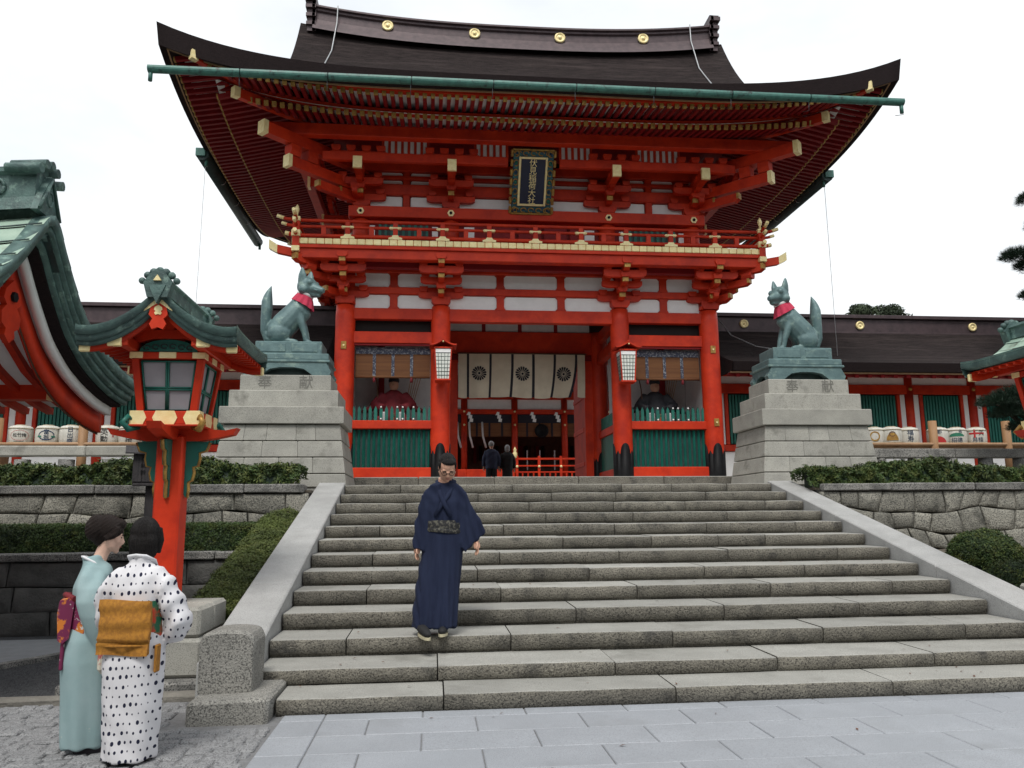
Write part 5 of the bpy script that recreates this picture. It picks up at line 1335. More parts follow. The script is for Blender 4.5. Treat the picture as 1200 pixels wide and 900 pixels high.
# ------------------------------------------------------------------ paper lanterns on the inner columns
def col_lantern(x, label):
    t = thing('wall_lantern', label, 'lantern', (x, YF - .46, 4.62), 'paper lanterns on the gate columns', world=False)
    O = lambda mb, n, m, p=None: obj(mb, n, m, p or t)
    w0, w1, h = .145, .185, .70
    for sx in (-1, 1):
        for sy in (-1, 1):
            O(MB().tube([(sx * w0, sy * w0, 0), (sx * w1, sy * w1, h)], .018, 4, smooth=False), 'corner_post', 'red')
    O(MB().cbox(-w0 - .03, w0 + .03, -w0 - .03, w0 + .03, -.03, .01, .006), 'base_frame', 'red'); O(MB().cbox(-w1 - .02, w1 + .02, -w1 - .02, w1 + .02, h - .01, h + .03, .006), 'top_frame', 'red')
    for k in range(4):
        M = Matrix.Rotation(k * pi / 2, 4, 'Z'); mb = MB().add([(-w0, -w0, .01), (w0, -w0, .01), (w1, -w1, h - .12), (-w1, -w1, h - .12)], [(0, 1, 2, 3)])
        p = O(MB().merge(mb, M), 'paper_pane', 'paper')
        O(MB().merge(MB().add([(-w1, -w1 - .002, h - .10), (w1, -w1 - .002, h - .10), (w1, -w1 - .002, h - .02), (-w1, -w1 - .002, h - .02)], [(0, 1, 2, 3)]), M), 'paper_pane', 'plaster')
        g_ = MB()
        for i in range(1, 5):
            u = i / 5; g_.tube([(lerp(-w0, w0, u), -w0 - .006, .01), (lerp(-w1, w1, u), -w1 - .006, h - .12)], .006, 4)
        for i in range(0, 8):
            v = i / 7; w = lerp(w0, w1, v * .83); g_.tube([(-w, -w - .006, lerp(.01, h - .11, v)), (w, -w - .006, lerp(.01, h - .11, v))], .006, 4)
        O(MB().merge(g_, M), 'lattice', 'copper_dark', p)
    # gabled roof with upturned eaves, gable to the front
    rf_ = MB(); n = 12
    P = []
    for i in range(n + 1):
        u = lerp(-1, 1, i / n); z = h + .16 * (1 - abs(u)) ** 1.25 + .05 * abs(u) ** 3 + .035; P.append((u * .30, z))
    poly = P + [(x_, z_ - .03) for x_, z_ in P[::-1]]
    for i in range(n):
        q = [P[i], P[i + 1], (P[i + 1][0], P[i + 1][1] - .028), (P[i][0], P[i][1] - .028)]; rf_.prism(q, 'y', -.27, .25)
    r = O(rf_, 'lantern_roof', 'red'); O(MB().cyl((0, -.28, h + .205), (0, .26, h + .205), .018, n=6), 'lantern_ridge', 'red', r)
    O(MB().box(-.03, .03, .16, .26, .1, .5), 'wall_bracket', 'red'); O(MB().sphere((0, -.285, h + .13), .02, 6, 4), 'roof_boss', 'gold', r)
    return t
col_lantern(-2.06, 'red-framed paper lantern mounted on the inner left gate column'); col_lantern(2.14, 'red-framed paper lantern mounted on the inner right gate column')
# ------------------------------------------------------------------ name plaque
pq = thing('name_plaque', 'navy name plaque with gilt characters in ornate carved frame under the eaves', 'plaque', (0, 11.95, 8.70), world=False)
pq.rotation_euler.x = radians(33)
W_, H_ = 1.04, 1.50
def PO(mb, n, m, p=None): return obj(mb, n, m, p or pq)
PO(MB().cbox(-W_ / 2 + .05, W_ / 2 - .05, -.02, .05, .04, H_ - .04, .01), 'frame_board', 'teal_paint')
PO(MB().box(-.30, .30, -.035, -.01, .25, H_ - .22), 'name_board', 'navy_plaque')
for a in ((-.335, -.285, .20, H_ - .17), (.285, .335, .20, H_ - .17), (-.285, .285, .20, .25), (-.285, .285, H_ - .22, H_ - .17)): PO(MB().cbox(a[0], a[1], -.055, -.01, a[2], a[3], .008), 'gilt_moulding', 'gold')
rq = random.Random(2)
for k in range(7):
    z = .10 + k * (H_ - .2) / 6
    for s in (-1, 1):
        o = PO(MB().cbox(s * .50 - .035, s * .50 + .035, -.05, .03, z - .085, z + .085, .02), 'carved_scroll', 'gold_old')
        PO(MB().tube([(s * (.40 + .06 * cos(t)), -.035, z + .07 * sin(t)) for t in (2 * pi * j / 12 for j in range(11))], .013, 5), 'carved_curl', 'gold_old', o)
        PO(MB().sphere((s * .40, -.03, z), .032, 8, 5), 'carved_boss', 'ink_green' if k % 2 else 'ink_blue', o)
for k in range(5):
    x = -.36 + k * .18
    for z in (.10, H_ - .09): PO(MB().tube([(x + .065 * cos(t), -.035, z + .05 * sin(t)) for t in (2 * pi * j / 12 for j in range(11))], .013, 5), 'carved_curl', 'gold_old')
for z in (.012, H_ - .012): PO(MB().cbox(-W_ / 2 + .03, W_ / 2 - .03, -.045, .04, z - .022, z + .022, .012), 'carved_edge', 'gold_old')
glyphs('伏見稲荷大社', .185, .004, ['gold'], 'gilt_character', pq, Matrix.Translation((0, -.040, H_ - .32)) @ Matrix.Rotation(pi / 2, 4, 'X'), .93, True)
# ================================================================== pavilion with copper roof at far left
tz = thing('water_pavilion', 'open pavilion with curved green copper gable roof at far left', 'building', (-8.7, 2.36, G0))
TO = lambda mb, n, m, p=None, l=None: obj(mb, n, m, p or tz, l)
TY, TX = 2.36, -6.2
KN = [(0, 4.70), (.40, 4.22), (.81, 3.82), (1.25, 3.58), (1.69, 3.44), (2.15, 3.34), (2.62, 3.29)]
def tz_z(w):
    for (a, za), (b, zb) in zip(KN, KN[1:]):
        if w <= b:
            t = (w - a) / (b - a); return lerp(za, zb, t)
    return KN[-1][1]
def tz_s(w):   # softened
    return sum(tz_z(max(0, min(2.62, abs(w + d)))) for d in (-.12, -.06, 0, .06, .12)) / 5
XL = -11.4
NC = 12
roofp = TO(MB().add([(TX - .05, TY, 4.5), (XL, TY, 4.5), (XL, TY + .3, 4.2), (TX - .05, TY + .3, 4.2)], [(0, 1, 2, 3)]), 'roof', 'copper_dark')
for sg in (-1, 1):
    for k in range(NC):
        w0, w1 = 2.62 * k / NC, 2.62 * (k + 1) / NC
        mb = MB(); up = lambda u: .10 * max(0, (u - .75) / .25) ** 2           # verge curls up
        mb.grid(lambda u, v: (lerp(XL, TX, u), TY + sg * lerp(w0, w1 + .015, v), tz_s(lerp(w0, w1 + .015, v)) + .024 * v + up(u)), 18, 3, 0, True, flip=sg < 0)
        TO(mb, 'roof_course', 'copper_skylit', roofp)
    def band(x0, x1, za, zb, wmax, m, name):
        mb = MB(); n = 28
        for i in range(n + 1):
            w = wmax * i / n; z = tz_s(w); y = TY + sg * w
            mb.v += [(x0, y, z + za), (x0, y, z + zb), (x1, y, z + zb), (x1, y, z + za)]
        for i in range(n):
            for a, b in ((0, 1), (1, 2), (2, 3), (3, 0)):
                f = (i * 4 + a, i * 4 + b, i * 4 + 4 + b, i * 4 + 4 + a); mb.f.append(f if sg > 0 else f[::-1]); mb.m.append(0); mb.sm.append(True)
        mb.f.append((n * 4, n * 4 + 1, n * 4 + 2, n * 4 + 3)); mb.m.append(0); mb.sm.append(False)
        return TO(mb, name, m, roofp)
    for x0_, za_, zb_ in ((0, .11, .0), (-.035, .0, -.07), (-.075, -.07, -.14), (-.12, -.14, -.20)): band(TX + x0_, TX + x0_ - .16, za_, zb_, 2.62, 'copper_green', 'verge_lip')
    for k in range(1, NC): TO(MB().tube([(lerp(XL, TX - .02, q / 12), TY + sg * 2.62 * k / NC, tz_s(2.62 * k / NC) + .020 + .10 * max(0, (q / 12 - .75) / .25) ** 2) for q in range(13)], .012, 4), 'roof_seam', 'copper_dark', roofp)
    band(TX - .18, TX - .36, -.20, -.24, 2.55, 'bark_edge', 'verge_shadow_board')
    band(TX - .30, TX - .38, -.15, -.345, 2.56, 'plaster', 'white_verge_board')
    bg_ = band(TX - .42, TX - .50, -.30, -.57, 2.60, 'red', 'bargeboard')
    band(TX - .46, TX - .47, -.57, -.595, 2.60, 'wood_brown', 'bargeboard_edge')
    band(TX - .40, XL, -.22, -.25, 2.50, 'plaster', 'soffit_boards')
    # rafters on the slope
    n = 15
    for i in range(n):
        x = TX - .75 - i * .30; pts = [(x, TY + sg * w, tz_s(w) - .30) for w in (.1, .4, .8, 1.2, 1.7, 2.1, 2.55)]
        TO(MB().tube(pts, .055, 4, smooth=False), 'rafter', 'red')
    pz = 3.05; py = TY + sg * 1.75
    pl = TO(MB().cbox(XL + .2, TX - .64, py - .10, py + .10, pz - .02, pz + .20, .012), 'purlin', 'red')
    TO(MB().cbox(TX - .70, TX - .60, py - .108, py + .108, pz - .028, pz + .208, .006), 'gold_cap', 'gold', pl)
    for x in (-7.85, -10.4): TO(MB().lathe([(.14, G0), (.13, pz)], (x, TY + sg * 1.5, 0), 16), 'post', 'red')
TO(MB().cbox(-10.4, -7.85, TY - .09, TY + .09, 3.45, 3.65, .01), 'ridge_support', 'red')
for x in (-7.85, -10.4): TO(MB().cbox(x - .09, x + .09, TY - 1.9, TY + 1.9, 2.85, 3.08, .012), 'tie_beam', 'red'); TO(MB().cbox(x - .07, x + .07, TY - .1, TY + .1, 3.08, 4.1, .01), 'king_post', 'red')
TO(MB().cbox(-10.2, -8.0, TY - .6, TY + .6, G0, .85, .05), 'water_basin', 'granite')
# carved pendant under the bargeboards
gg = MB(); out = [(0, 4.02), (.14, 3.90), (.17, 3.80), (.10, 3.74), (.19, 3.66), (.17, 3.54), (.08, 3.50), (.10, 3.43), (0, 3.36)]
out = out + [(-a, z) for a, z in out[::-1][1:-1]]
gg.prism([(TY + p[0], p[1]) for p in out], 'x', TX - .40, TX - .34); g2 = TO(gg, 'gable_pendant', 'red', roofp)
TO(MB().prism([(TY + .055 * cos(k * pi / 3), 3.84 + .055 * sin(k * pi / 3)) for k in range(6)], 'x', TX - .35, TX - .31), 'pendant_boss', 'iron', g2)
# ridge with end ornament
rz = lambda x: 4.78 + .07 * max(0, (x + 7.6) / 1.3) ** 2
rb_ = MB(); n = 14; pr = [(-.20, -.12), (-.17, .02), (-.17, .26), (-.21, .29), (-.21, .34), (0, .40), (.21, .34), (.21, .29), (.17, .26), (.17, .02), (.20, -.12)]
for i in range(n + 1):
    x = lerp(XL, TX - .14, i / n); rb_.v += [(x, TY + a, rz(x) + b) for a, b in pr]
kk = len(pr)
for i in range(n):
    for j in range(kk - 1): rb_.f.append((i * kk + j, i * kk + j + 1, i * kk + kk + j + 1, i * kk + kk + j)); rb_.m.append(0); rb_.sm.append(False)
rb_.f.append(tuple(n * kk + j for j in range(kk))); rb_.m.append(0); rb_.sm.append(False)
rg_ = TO(rb_, 'ridge', 'copper_green', roofp)
zt = rz(TX - .14)
for k in range(5):
    t = (k - 2) / 2; TO(MB().cyl((TX - .42, TY + t * .21, zt + .40 - .10 * t * t), (TX - .06, TY + t * .24, zt + .42 - .12 * t * t), .052, n=10), 'ridge_roll', 'copper_green', rg_)
TO(MB().prism([(TY - .24, zt - .14), (TY + .24, zt - .14), (TY + .15, zt + .06), (TY, zt + .30), (TY - .15, zt + .06)], 'x', TX - .14, TX - .07), 'ridge_end', 'copper_green', rg_)
TO(MB().tube([(TX - .06, TY - .22, zt - .12), (TX - .06, TY, zt + .27), (TX - .06, TY + .22, zt - .12)], .022, 5), 'ridge_end_moulding', 'copper_green', rg_)
for x in (-6.72, -8.2): TO(MB().tube([(x + .085 * cos(t), TY - .185, rz(x) + .14 + .085 * sin(t)) for t in (2 * pi * j / 16 for j in range(17))], .018, 6), 'ridge_crest', 'copper_green', rg_)
TO(MB().tube([(TX - .07 + .0, TY + .06 * cos(t), zt + .05 + .075 * sin(t)) for t in (2 * pi * j / 16 for j in range(17))], .014, 6), 'ridge_crest', 'copper_green', rg_)

# ================================================================== tall vermilion standing lanterns
def stand_lantern(cx, label):
    t = thing('standing_lantern', label, 'lantern', (cx, 2.2, G0), 'tall vermilion standing lanterns', world=False)
    O = lambda mb, n, m, p=None: obj(mb, n, m, p or t)
    zo = -G0
    def cbz(x0, x1, y0, y1, z0, z1, b=.008): return MB().cbox(x0, x1, y0, y1, z0 + zo, z1 + zo, b)
    # stepped stone base
    bs = cbz(-.66, .66, -.66, .66, .0, .19, .02); bs = O(bs, 'stone_base', 'wall_cap')
    for (w, z0, z1) in ((.50, .19, .53), (.47, .53, .80)):
        for sx in (-1, 1):
            for sy in (-1, 1):
                xa, xb = sorted((0.003 * sx, sx * w)); ya, yb = sorted((0.003 * sy, sy * w)); O(cbz(xa, xb, ya, yb, z0 + .003, z1, .03), 'base_stone', 'granite_ped', bs)
    # post
    O(MB().merge(cbz(-.125, .125, -.125, .125, .80, 2.40, .018)), 'post', 'red')
    # green carved wing brackets on the four sides
    wing = [(.12, 1.84), (.145, 1.80), (.155, 1.88), (.15, 1.95), (.185, 1.97), (.20, 2.04), (.19, 2.10), (.235, 2.11), (.25, 2.18), (.245, 2.24), (.31, 2.26), (.34, 2.34), (.12, 2.36)]
    for k in range(4):
        M = Matrix.Rotation(k * pi / 2, 4, 'Z')
        mb = MB().prism([(p[0], p[1] + zo) for p in wing], 'y', -.025, .025); w_ = O(MB().merge(mb, M), 'wing_bracket', 'green')
        O(MB().merge(MB().tube([(p[0] + .008, 0, p[1] + zo) for p in wing[:12]], .018, 6), M), 'bracket_trim', 'gold_old', w_)
        a = MB(); bo = [(-.62, 2.48), (-.58, 2.415), (-.45, 2.385), (-.25, 2.35), (.25, 2.35), (.45, 2.385), (.58, 2.415), (.62, 2.48), (.50, 2.455), (.30, 2.47), (-.30, 2.47), (-.50, 2.455)]
        if k < 2: a.prism([(p[0], p[1] + zo + k * .004) for p in bo], 'y', -.07 + k * .003, .07 - k * .003); O(MB().merge(a, M), 'cross_arm', 'red')
        M2 = Matrix.Rotation(k * pi / 2 + pi / 4, 4, 'Z')
        O(MB().merge(MB().tube([(.36, 0, 2.47 + zo), (.46, 0, 2.44 + zo), (.52, 0, 2.50 + zo), (.47, 0, 2.56 + zo), (.42, 0, 2.52 + zo)], [.032, .034, .03, .026, .018], 8), M2), 'corner_scroll', 'gold_old' if k % 2 else 'green')
    # gilt and red waist band
    O(cbz(-.315, .315, -.315, .315, 2.485, 2.615), 'waist_band', 'red')
    for k in range(4):
        M = Matrix.Rotation(k * pi / 2, 4, 'Z')
        for xa, xb in ((-.322, -.20), (-.085, .085), (.20, .322)):
            pts = [(xa, 2.483), (xb, 2.483), (xb + (.03 if xb < .3 else 0), 2.55), (xb, 2.617), (xa, 2.617), (xa - (.03 if xa > -.3 else 0), 2.55)]
            O(MB().merge(MB().prism([(p[0], p[1] + zo) for p in pts], 'y', -.324, -.314), M), 'gilt_fitting', 'gold')
    O(cbz(-.345, .345, -.345, .345, 2.465, 2.484, .004), 'waist_lip', 'red')
    # tapering lamp box
    b0, b1, z0, z1 = .245, .305, 2.615 + zo, 3.12 + zo
    for sx in (-1, 1):
        for sy in (-1, 1): O(MB().tube([(sx * b0, sy * b0, z0), (sx * b1, sy * b1, z1)], .045, 4, smooth=False), 'lamp_post', 'red')
    O(MB().box(-.16, .16, -.16, .16, z0 + .01, z1 - .05), 'lamp_core', 'paper_dim')
    for k in range(4):
        M = Matrix.Rotation(k * pi / 2, 4, 'Z')
        e = lambda u, v, d=0: (lerp(-lerp(b0, b1, v) + .03, lerp(b0, b1, v) - .03, u), -lerp(b0, b1, v) + .015 + d, lerp(z0, z1, v))
        fr = MB()
        for a, b in (((0.04, .03), (.96, .03)), ((.04, .96), (.96, .96)), ((.04, .03), (.04, .96)), ((.96, .03), (.96, .96)), ((.5, .03), (.5, .96)), ((.04, .46), (.96, .46)), ((.04, .42), (.96, .42)), ((.46, .03), (.46, .96))): fr.tube([e(*a, -.012), e(*b, -.012)], .011, 4)
        w_ = O(MB().merge(fr, M), 'lamp_window', 'green')
        for (u0, u1, v0, v1) in ((.05, .47, .04, .43), (.51, .95, .04, .43), (.05, .47, .47, .95), (.51, .95, .47, .95)):
            O(MB().merge(MB().add([e(u0, v0), e(u1, v0), e(u1, v1), e(u0, v1)], [(0, 1, 2, 3)]), M), 'window_pane', 'paper_dim', w_)
        O(MB().merge(MB().box(-b0, b0, -b0 - .03, -b0 + .0, z0, z0 + .018), M), 'window_sill', 'iron', w_)
    O(cbz(-.345, .345, -.345, .345, 3.12, 3.185), 'top_band', 'red')
    for k in range(4):
        M = Matrix.Rotation(k * pi / 2, 4, 'Z')
        for xa, xb in ((-.352, -.23), (-.08, .08), (.23, .352)): O(MB().merge(MB().cbox(xa, xb, -.353, -.343, 3.122 + zo, 3.183 + zo, .003), M), 'gilt_fitting', 'gold')
        arch = [(-.27, 3.19)] + [(.27 * -cos(a), 3.19 + .12 * sin(a)) for a in (pi * j / 10 for j in range(1, 10))] + [(.27, 3.19)]
        O(MB().merge(MB().prism([(p[0], p[1] + zo) for p in arch], 'y', -.335, -.31), M), 'carved_arch', 'green')
        ca = MB()
        for j in range(6): ca.tube([(-.2 + j * .08 + .03 * cos(a), -.34, 3.225 + .02 * (1 - abs(j - 2.5) / 2.5) + .022 * sin(a) + zo) for a in (2 * pi * q / 8 for q in range(8))], .007, 4)
        O(MB().merge(ca, M), 'carving', 'copper_dark')
    # beams under the roof
    for s in (-1, 1):
        lint = [(-.50, 3.30), (-.32, 3.27), (-.15, 3.315), (.15, 3.315), (.32, 3.27), (.50, 3.30), (.50, 3.37), (.15, 3.40), (-.15, 3.40), (-.50, 3.37)]
        O(MB().prism([(p[0], p[1] + zo) for p in lint], 'y', s * .32 - .04, s * .32 + .04), 'curved_lintel', 'red')
        O(cbz(s * .33 - .045, s * .33 + .045, -.60, .60, 3.19, 3.29), 'eave_beam', 'red')
        O(cbz(-.05, .05, s * .32 - .03, s * .32 + .03, 3.38, 3.58), 'king_strut', 'red')
    # curved gable roof, ridge along y
    hw, hd = .72, .70
    KL = [(0, 3.70), (.12, 3.56), (.25, 3.455), (.40, 3.365), (.55, 3.32), (.66, 3.312), (.72, 3.325)]
    def rz_(w):
        w = max(0, min(.72, w))
        for (a, za), (b, zb) in zip(KL, KL[1:]):
            if w <= b + 1e-6: return lerp(za, zb, (w - a) / (b - a))
        return KL[-1][1]
    rs_ = lambda w: sum(rz_(abs(w + d)) for d in (-.05, -.025, 0, .025, .05)) / 5
    rf_ = O(MB().cbox(-.06, .06, -hd + .1, hd - .1, 3.52 + zo, 3.62 + zo, .005), 'roof', 'copper_dark')
    yl = lambda v: .03 * (2 * v - 1) ** 4
    for s in (-1, 1):
        N_ = 7
        for k in range(N_):
            w0, w1 = hw * k / N_, hw * (k + 1) / N_
            for j in range(6):
                v0, v1 = j / 6, (j + 1) / 6
                mb = MB().grid(lambda u, v: (s * lerp(w0, w1 + .008, u), lerp(-hd, hd, lerp(v0, v1, v) - .0) , rs_(lerp(w0, w1 + .008, u)) + .010 * u + yl(lerp(v0, v1, v)) + zo + (.003 if (j + k) % 2 else 0)), 3, 3, 0, True, flip=s < 0)
                O(mb, 'roof_sheet', 'copper_skylit', rf_)
        for sy in (-1, 1):      # verge lips front and back
            for dx, za, zb in ((0, .035, -.05), (-.022, -.05, -.105), (-.05, -.105, -.145)):
                mb = MB(); n = 20
                for i in range(n + 1):
                    w = hw * i / n; z = rs_(w) + .006 + zo; mb.v += [(s * w, sy * (hd + dx), z + za), (s * w, sy * (hd + dx), z + zb), (s * w, sy * (hd + dx - .04), z + zb)]
                for i in range(n):
                    for q in ((0, 1), (1, 2)):
                        f = (i * 3 + q[0], i * 3 + q[1], i * 3 + 3 + q[1], i * 3 + 3 + q[0]); mb.f.append(f if (s * sy < 0) else f[::-1]); mb.m.append(0); mb.sm.append(True)
                O(mb, 'verge_lip', 'copper_green', rf_)
            bbm = MB(); n = 20; y0 = sy * (hd - .09)
            for i in range(n + 1):
                w = hw * .95 * i / n; z = rs_(w) + zo - .10; bbm.v += [(s * w, y0, z), (s * w, y0, z - .085), (s * w, y0 - sy * .04, z - .085), (s * w, y0 - sy * .04, z)]
            for i in range(n):
                for a, b in ((0, 1), (1, 2), (2, 3), (3, 0)): bbm.f.append((i * 4 + a, i * 4 + b, i * 4 + 4 + b, i * 4 + 4 + a)); bbm.m.append(0); bbm.sm.append(True)
            bo = O(bbm, 'bargeboard', 'red', rf_)
            for w, gw in ((.66, .05), (.40, .065)):
                z = rs_(w) + zo - .145; O(MB().cbox(s * w - gw, s * w + gw, y0 - .012 if sy < 0 else y0 - .03, y0 + .03 if sy < 0 else y0 + .012, z - .045, z + .045, .01), 'gilt_fitting', 'gold', bo)
        # eave lip along the side and soffit
        mb = MB(); n = 12
        for i in range(n + 1):
            v = i / n; y = lerp(-hd, hd, v); z = rs_(hw) + yl(v) + zo; mb.v += [(s * hw, y, z + .03), (s * (hw + .005), y, z - .04), (s * (hw - .03), y, z - .07), (s * (hw - .10), y, z - .08)]
        for i in range(n):
            for a in range(3):
                f = (i * 4 + a, i * 4 + a + 1, i * 4 + 4 + a + 1, i * 4 + 4 + a); mb.f.append(f if s < 0 else f[::-1]); mb.m.append(0); mb.sm.append(True)
        O(mb, 'eave_lip', 'copper_green', rf_)
        mb = MB().grid(lambda u, v: (s * lerp(.02, hw - .04, u), lerp(-hd + .06, hd - .06, v), rs_(lerp(.02, hw - .04, u)) - .085 + zo), 10, 2, 0, True, flip=s > 0); O(mb, 'soffit', 'red', rf_)
        for j in range(11):
            y = lerp(-hd + .12, hd - .12, j / 10); O(MB().tube([(s * w, y, rs_(w) - .105 + zo) for w in (.08, .25, .42, .58, .67)], .02, 4, smooth=False), 'rafter', 'red')
    for sy in (-1, 1):          # pendant, gilt apex plate, onigawara
        y0 = sy * (hd - .03)
        pen = [(0, 3.60), (.07, 3.54), (.085, 3.47), (.05, 3.43), (.075, 3.38), (.05, 3.33), (0, 3.35)]; pen = pen + [(-a, z) for a, z in pen[::-1][1:-1]]
        p_ = O(MB().prism([(a, z + zo) for a, z in pen], 'y', y0 - .015, y0 + .015), 'gable_pendant', 'red', rf_)
        O(MB().prism([(a * .45, 3.515 + (z - 3.47) * .35 + zo) for a, z in pen], 'y', y0 - .022, y0 + .022), 'gilt_boss', 'gold', p_)
        O(MB().prism([(-.10, 3.56 + zo), (0, 3.635 + zo), (.10, 3.56 + zo), (.13, 3.50 + zo), (0, 3.585 + zo), (-.13, 3.50 + zo)], 'y', y0 - .018, y0 + .018), 'gilt_apex', 'gold', p_)
        ye = sy * hd
        og = O(MB().prism([(-.09, 3.62 + zo), (.09, 3.62 + zo), (.13, 3.76 + zo), (.06, 3.86 + zo), (0, 3.90 + zo), (-.06, 3.86 + zo), (-.13, 3.76 + zo)], 'y', ye - .05, ye + .05), 'ridge_end', 'copper_green', rf_)
        O(MB().prism([(-.075, 3.735 + zo), (.075, 3.735 + zo), (.045, 3.66 + zo), (0, 3.56 + zo), (-.045, 3.66 + zo)], 'y', ye - .062, ye + .062), 'apex_leaf', 'copper_green', og)
        for k in range(-3, 4):
            a = k * .42; r_ = .105 + .045 * (abs(k) / 4) ** 2; O(MB().sphere((r_ * sin(a) * 1.25, ye, 3.775 + r_ * cos(a) + zo - .05 * (abs(k) / 4) ** 2), .042 - .003 * abs(k), 8, 6), 'ridge_curl', 'copper_green', og)
        O(MB().prism([(-.035, 3.775 + zo), (.035, 3.775 + zo), (0, 3.83 + zo)], 'y', ye - .07, ye + .07), 'gilt_jewel', 'gold', og)
    O(MB().prism([(-.07, 3.66 + zo), (.07, 3.66 + zo), (.06, 3.78 + zo), (.085, 3.80 + zo), (.06, 3.835 + zo), (-.06, 3.835 + zo), (-.085, 3.80 + zo), (-.06, 3.78 + zo)], 'y', -hd + .04, hd - .04), 'ridge', 'copper_green', rf_)
    return t
stand_lantern(-4.82, 'tall vermilion standing lantern with green copper roof behind the two women')
stand_lantern(4.78, 'tall vermilion standing lantern with green copper roof cut off by right edge')

# ================================================================== wooden notice board
nb = thing('notice_board', 'small weathered dark wooden notice board on a post behind the lantern', 'sign', (-6.4, 6.3, 1.1), world=False); nb.rotation_euler.z = .35
obj(MB().cbox(-.06, .06, .0, .12, 0, 1.5, .008), 'post', 'old_wood', nb)
bd = obj(MB().cbox(-.25, .25, -.06, 0, 1.02, 1.46, .008), 'board', 'old_wood', nb)
for k in range(4): obj(MB().cbox(-.25 + k * .125 + .003, -.25 + (k + 1) * .125 - .003, -.072, -.058, 1.04, 1.44, .004), 'plank', 'old_wood', bd)
glyphs('奉納鈴', .075, .002, ['iron'], 'faded_character', nb, Matrix.Translation((-.11, -.075, 1.37)) @ Matrix.Rotation(pi / 2, 4, 'X'), 1.3, True)
obj(MB().prism([(-.14, 1.46), (-.14, 1.44), (.16, 1.56), (.16, 1.585)], 'x', -.36, .36), 'board_roof', 'old_wood', nb)
obj(MB().cbox(-.24, .24, -.10, .02, .98, 1.02, .006), 'ledge', 'old_wood', nb)

# ================================================================== hedges, shrubs, trees
def leaves(cen, nor, size, mats, name, seed, mi=None, elong=1.5):
    """one small folded leaf per point, turned loosely along its normal"""
    g_ = np.random.default_rng(seed); n = len(cen)
    a = nor + g_.normal(0, .55, (n, 3)); a /= np.linalg.norm(a, axis=1)[:, None]
    b = np.cross(a, g_.normal(0, 1, (n, 3))); b /= np.linalg.norm(b, axis=1)[:, None]; c = np.cross(a, b)
    s = (size * g_.uniform(.6, 1.3, n))[:, None]
    V = np.stack([cen - b * s * elong, cen + c * s * .55 + a * s * .15, cen + b * s * elong, cen - c * s * .55 + a * s * .15], 1).reshape(-1, 3)
    F = np.arange(n * 4).reshape(n, 4)
    return V, F
def box_surface(rng, n, x0, x1, yz):
    pass
def hedge(name, label, surf, area, seed, mats=('leaf', 'leaf_light'), size=.022, dens=1500, core=None, group=None, cat='hedge', bump=.05):
    """surf(u,v)->(pos,normal) arrays; leaves scattered on and just under it, dark twiggy core inside"""
    g_ = np.random.default_rng(seed); n = int(area * dens)
    u, v = g_.random(n), g_.random(n); p, nn = surf(u, v)
    lump = np.sin(p[:, 0] * 9 + seed) * np.sin(p[:, 1] * 8.3) * np.sin(p[:, 2] * 10 + 1) + .6 * np.sin(p[:, 0] * 23) * np.sin(p[:, 2] * 21 + p[:, 1] * 19)
    depth = g_.random(n) ** 2 * .07
    p = p + nn * (lump[:, None] * bump - depth[:, None] + g_.normal(0, .012, n)[:, None])
    V, F = leaves(p, nn, size, mats, name, seed)
    mi = ((g_.random(n) < .28) & (lump > -.1)).astype(int)
    Vs, Fs, Ms = [V], [F], [mi]
    if core is not None:
        cv, cf = core; Vs.append(np.array(cv)); Fs.append(np.array(cf) + len(V)); Ms.append(np.full(len(cf), 2))
    me = np_mesh(name, np.concatenate(Vs), np.concatenate(Fs), list(mats) + ['pine'], mi=np.concatenate(Ms))
    o = link(name, me); return tag(o, label, cat, group)
def box_hedge(label, x0, x1, y0, y1, zb, zt, seed, **kw):
    """long clipped hedge; zt may be a function of (x,y)"""
    f = zt if callable(zt) else (lambda x, y: np.full_like(x, zt))
    def surf(u, v):
        x = x0 + (x1 - x0) * u; L1 = .6; L2 = y1 - y0; tot = L1 + L2 + L1 * .3
        s = v * tot; P_ = np.zeros((len(u), 3)); Nn = np.zeros((len(u), 3))
        fr = s < L1; tp = (s >= L1) & (s < L1 + L2); bk = ~(fr | tp)
        y = np.where(fr, y0, np.where(tp, y0 + (s - L1), y1)); top = f(x, y)
        z = np.where(fr, zb + (top - zb) * (s / L1), np.where(tp, top, top - (s - L1 - L2)))
        P_[:, 0] = x; P_[:, 1] = y; P_[:, 2] = z
        Nn[fr] = (0, -1, .25); Nn[tp] = (0, -.15, 1); Nn[bk] = (0, 1, .2)
        return P_, Nn
    k = 12; cv, cf = [], []
    for i in range(k + 1):
        x = x0 + .22 + (x1 - x0 - .44) * i / k; q = lambda y: float(f(np.array([x]), np.array([y]))[0]) - .06
        cv += [(x, y0 + .06, zb), (x, y0 + .06, q(y0)), (x, y1 - .06, q(y1)), (x, y1 - .06, zb)]
    for i in range(k):
        for j in range(3): cf.append((i * 4 + j, i * 4 + 4 + j, i * 4 + 5 + j, i * 4 + 1 + j))
    e = k * 4; cf += [(0, 1, 2, 3), (e + 3, e + 2, e + 1, e)]
    return hedge('hedge', label, surf, (x1 - x0) * (y1 - y0 + .6), seed, core=(cv, cf), **kw)
wav = lambda x, y: 2.47 + .05 * np.sin(x * 1.7) + .03 * np.sin(x * 5)
box_hedge('loose azalea hedge on the upper left retaining wall, before the stone rail', -12, -4.38, 7.08, 7.85, 2.06, wav, 1, dens=3600, size=.022, bump=.07)
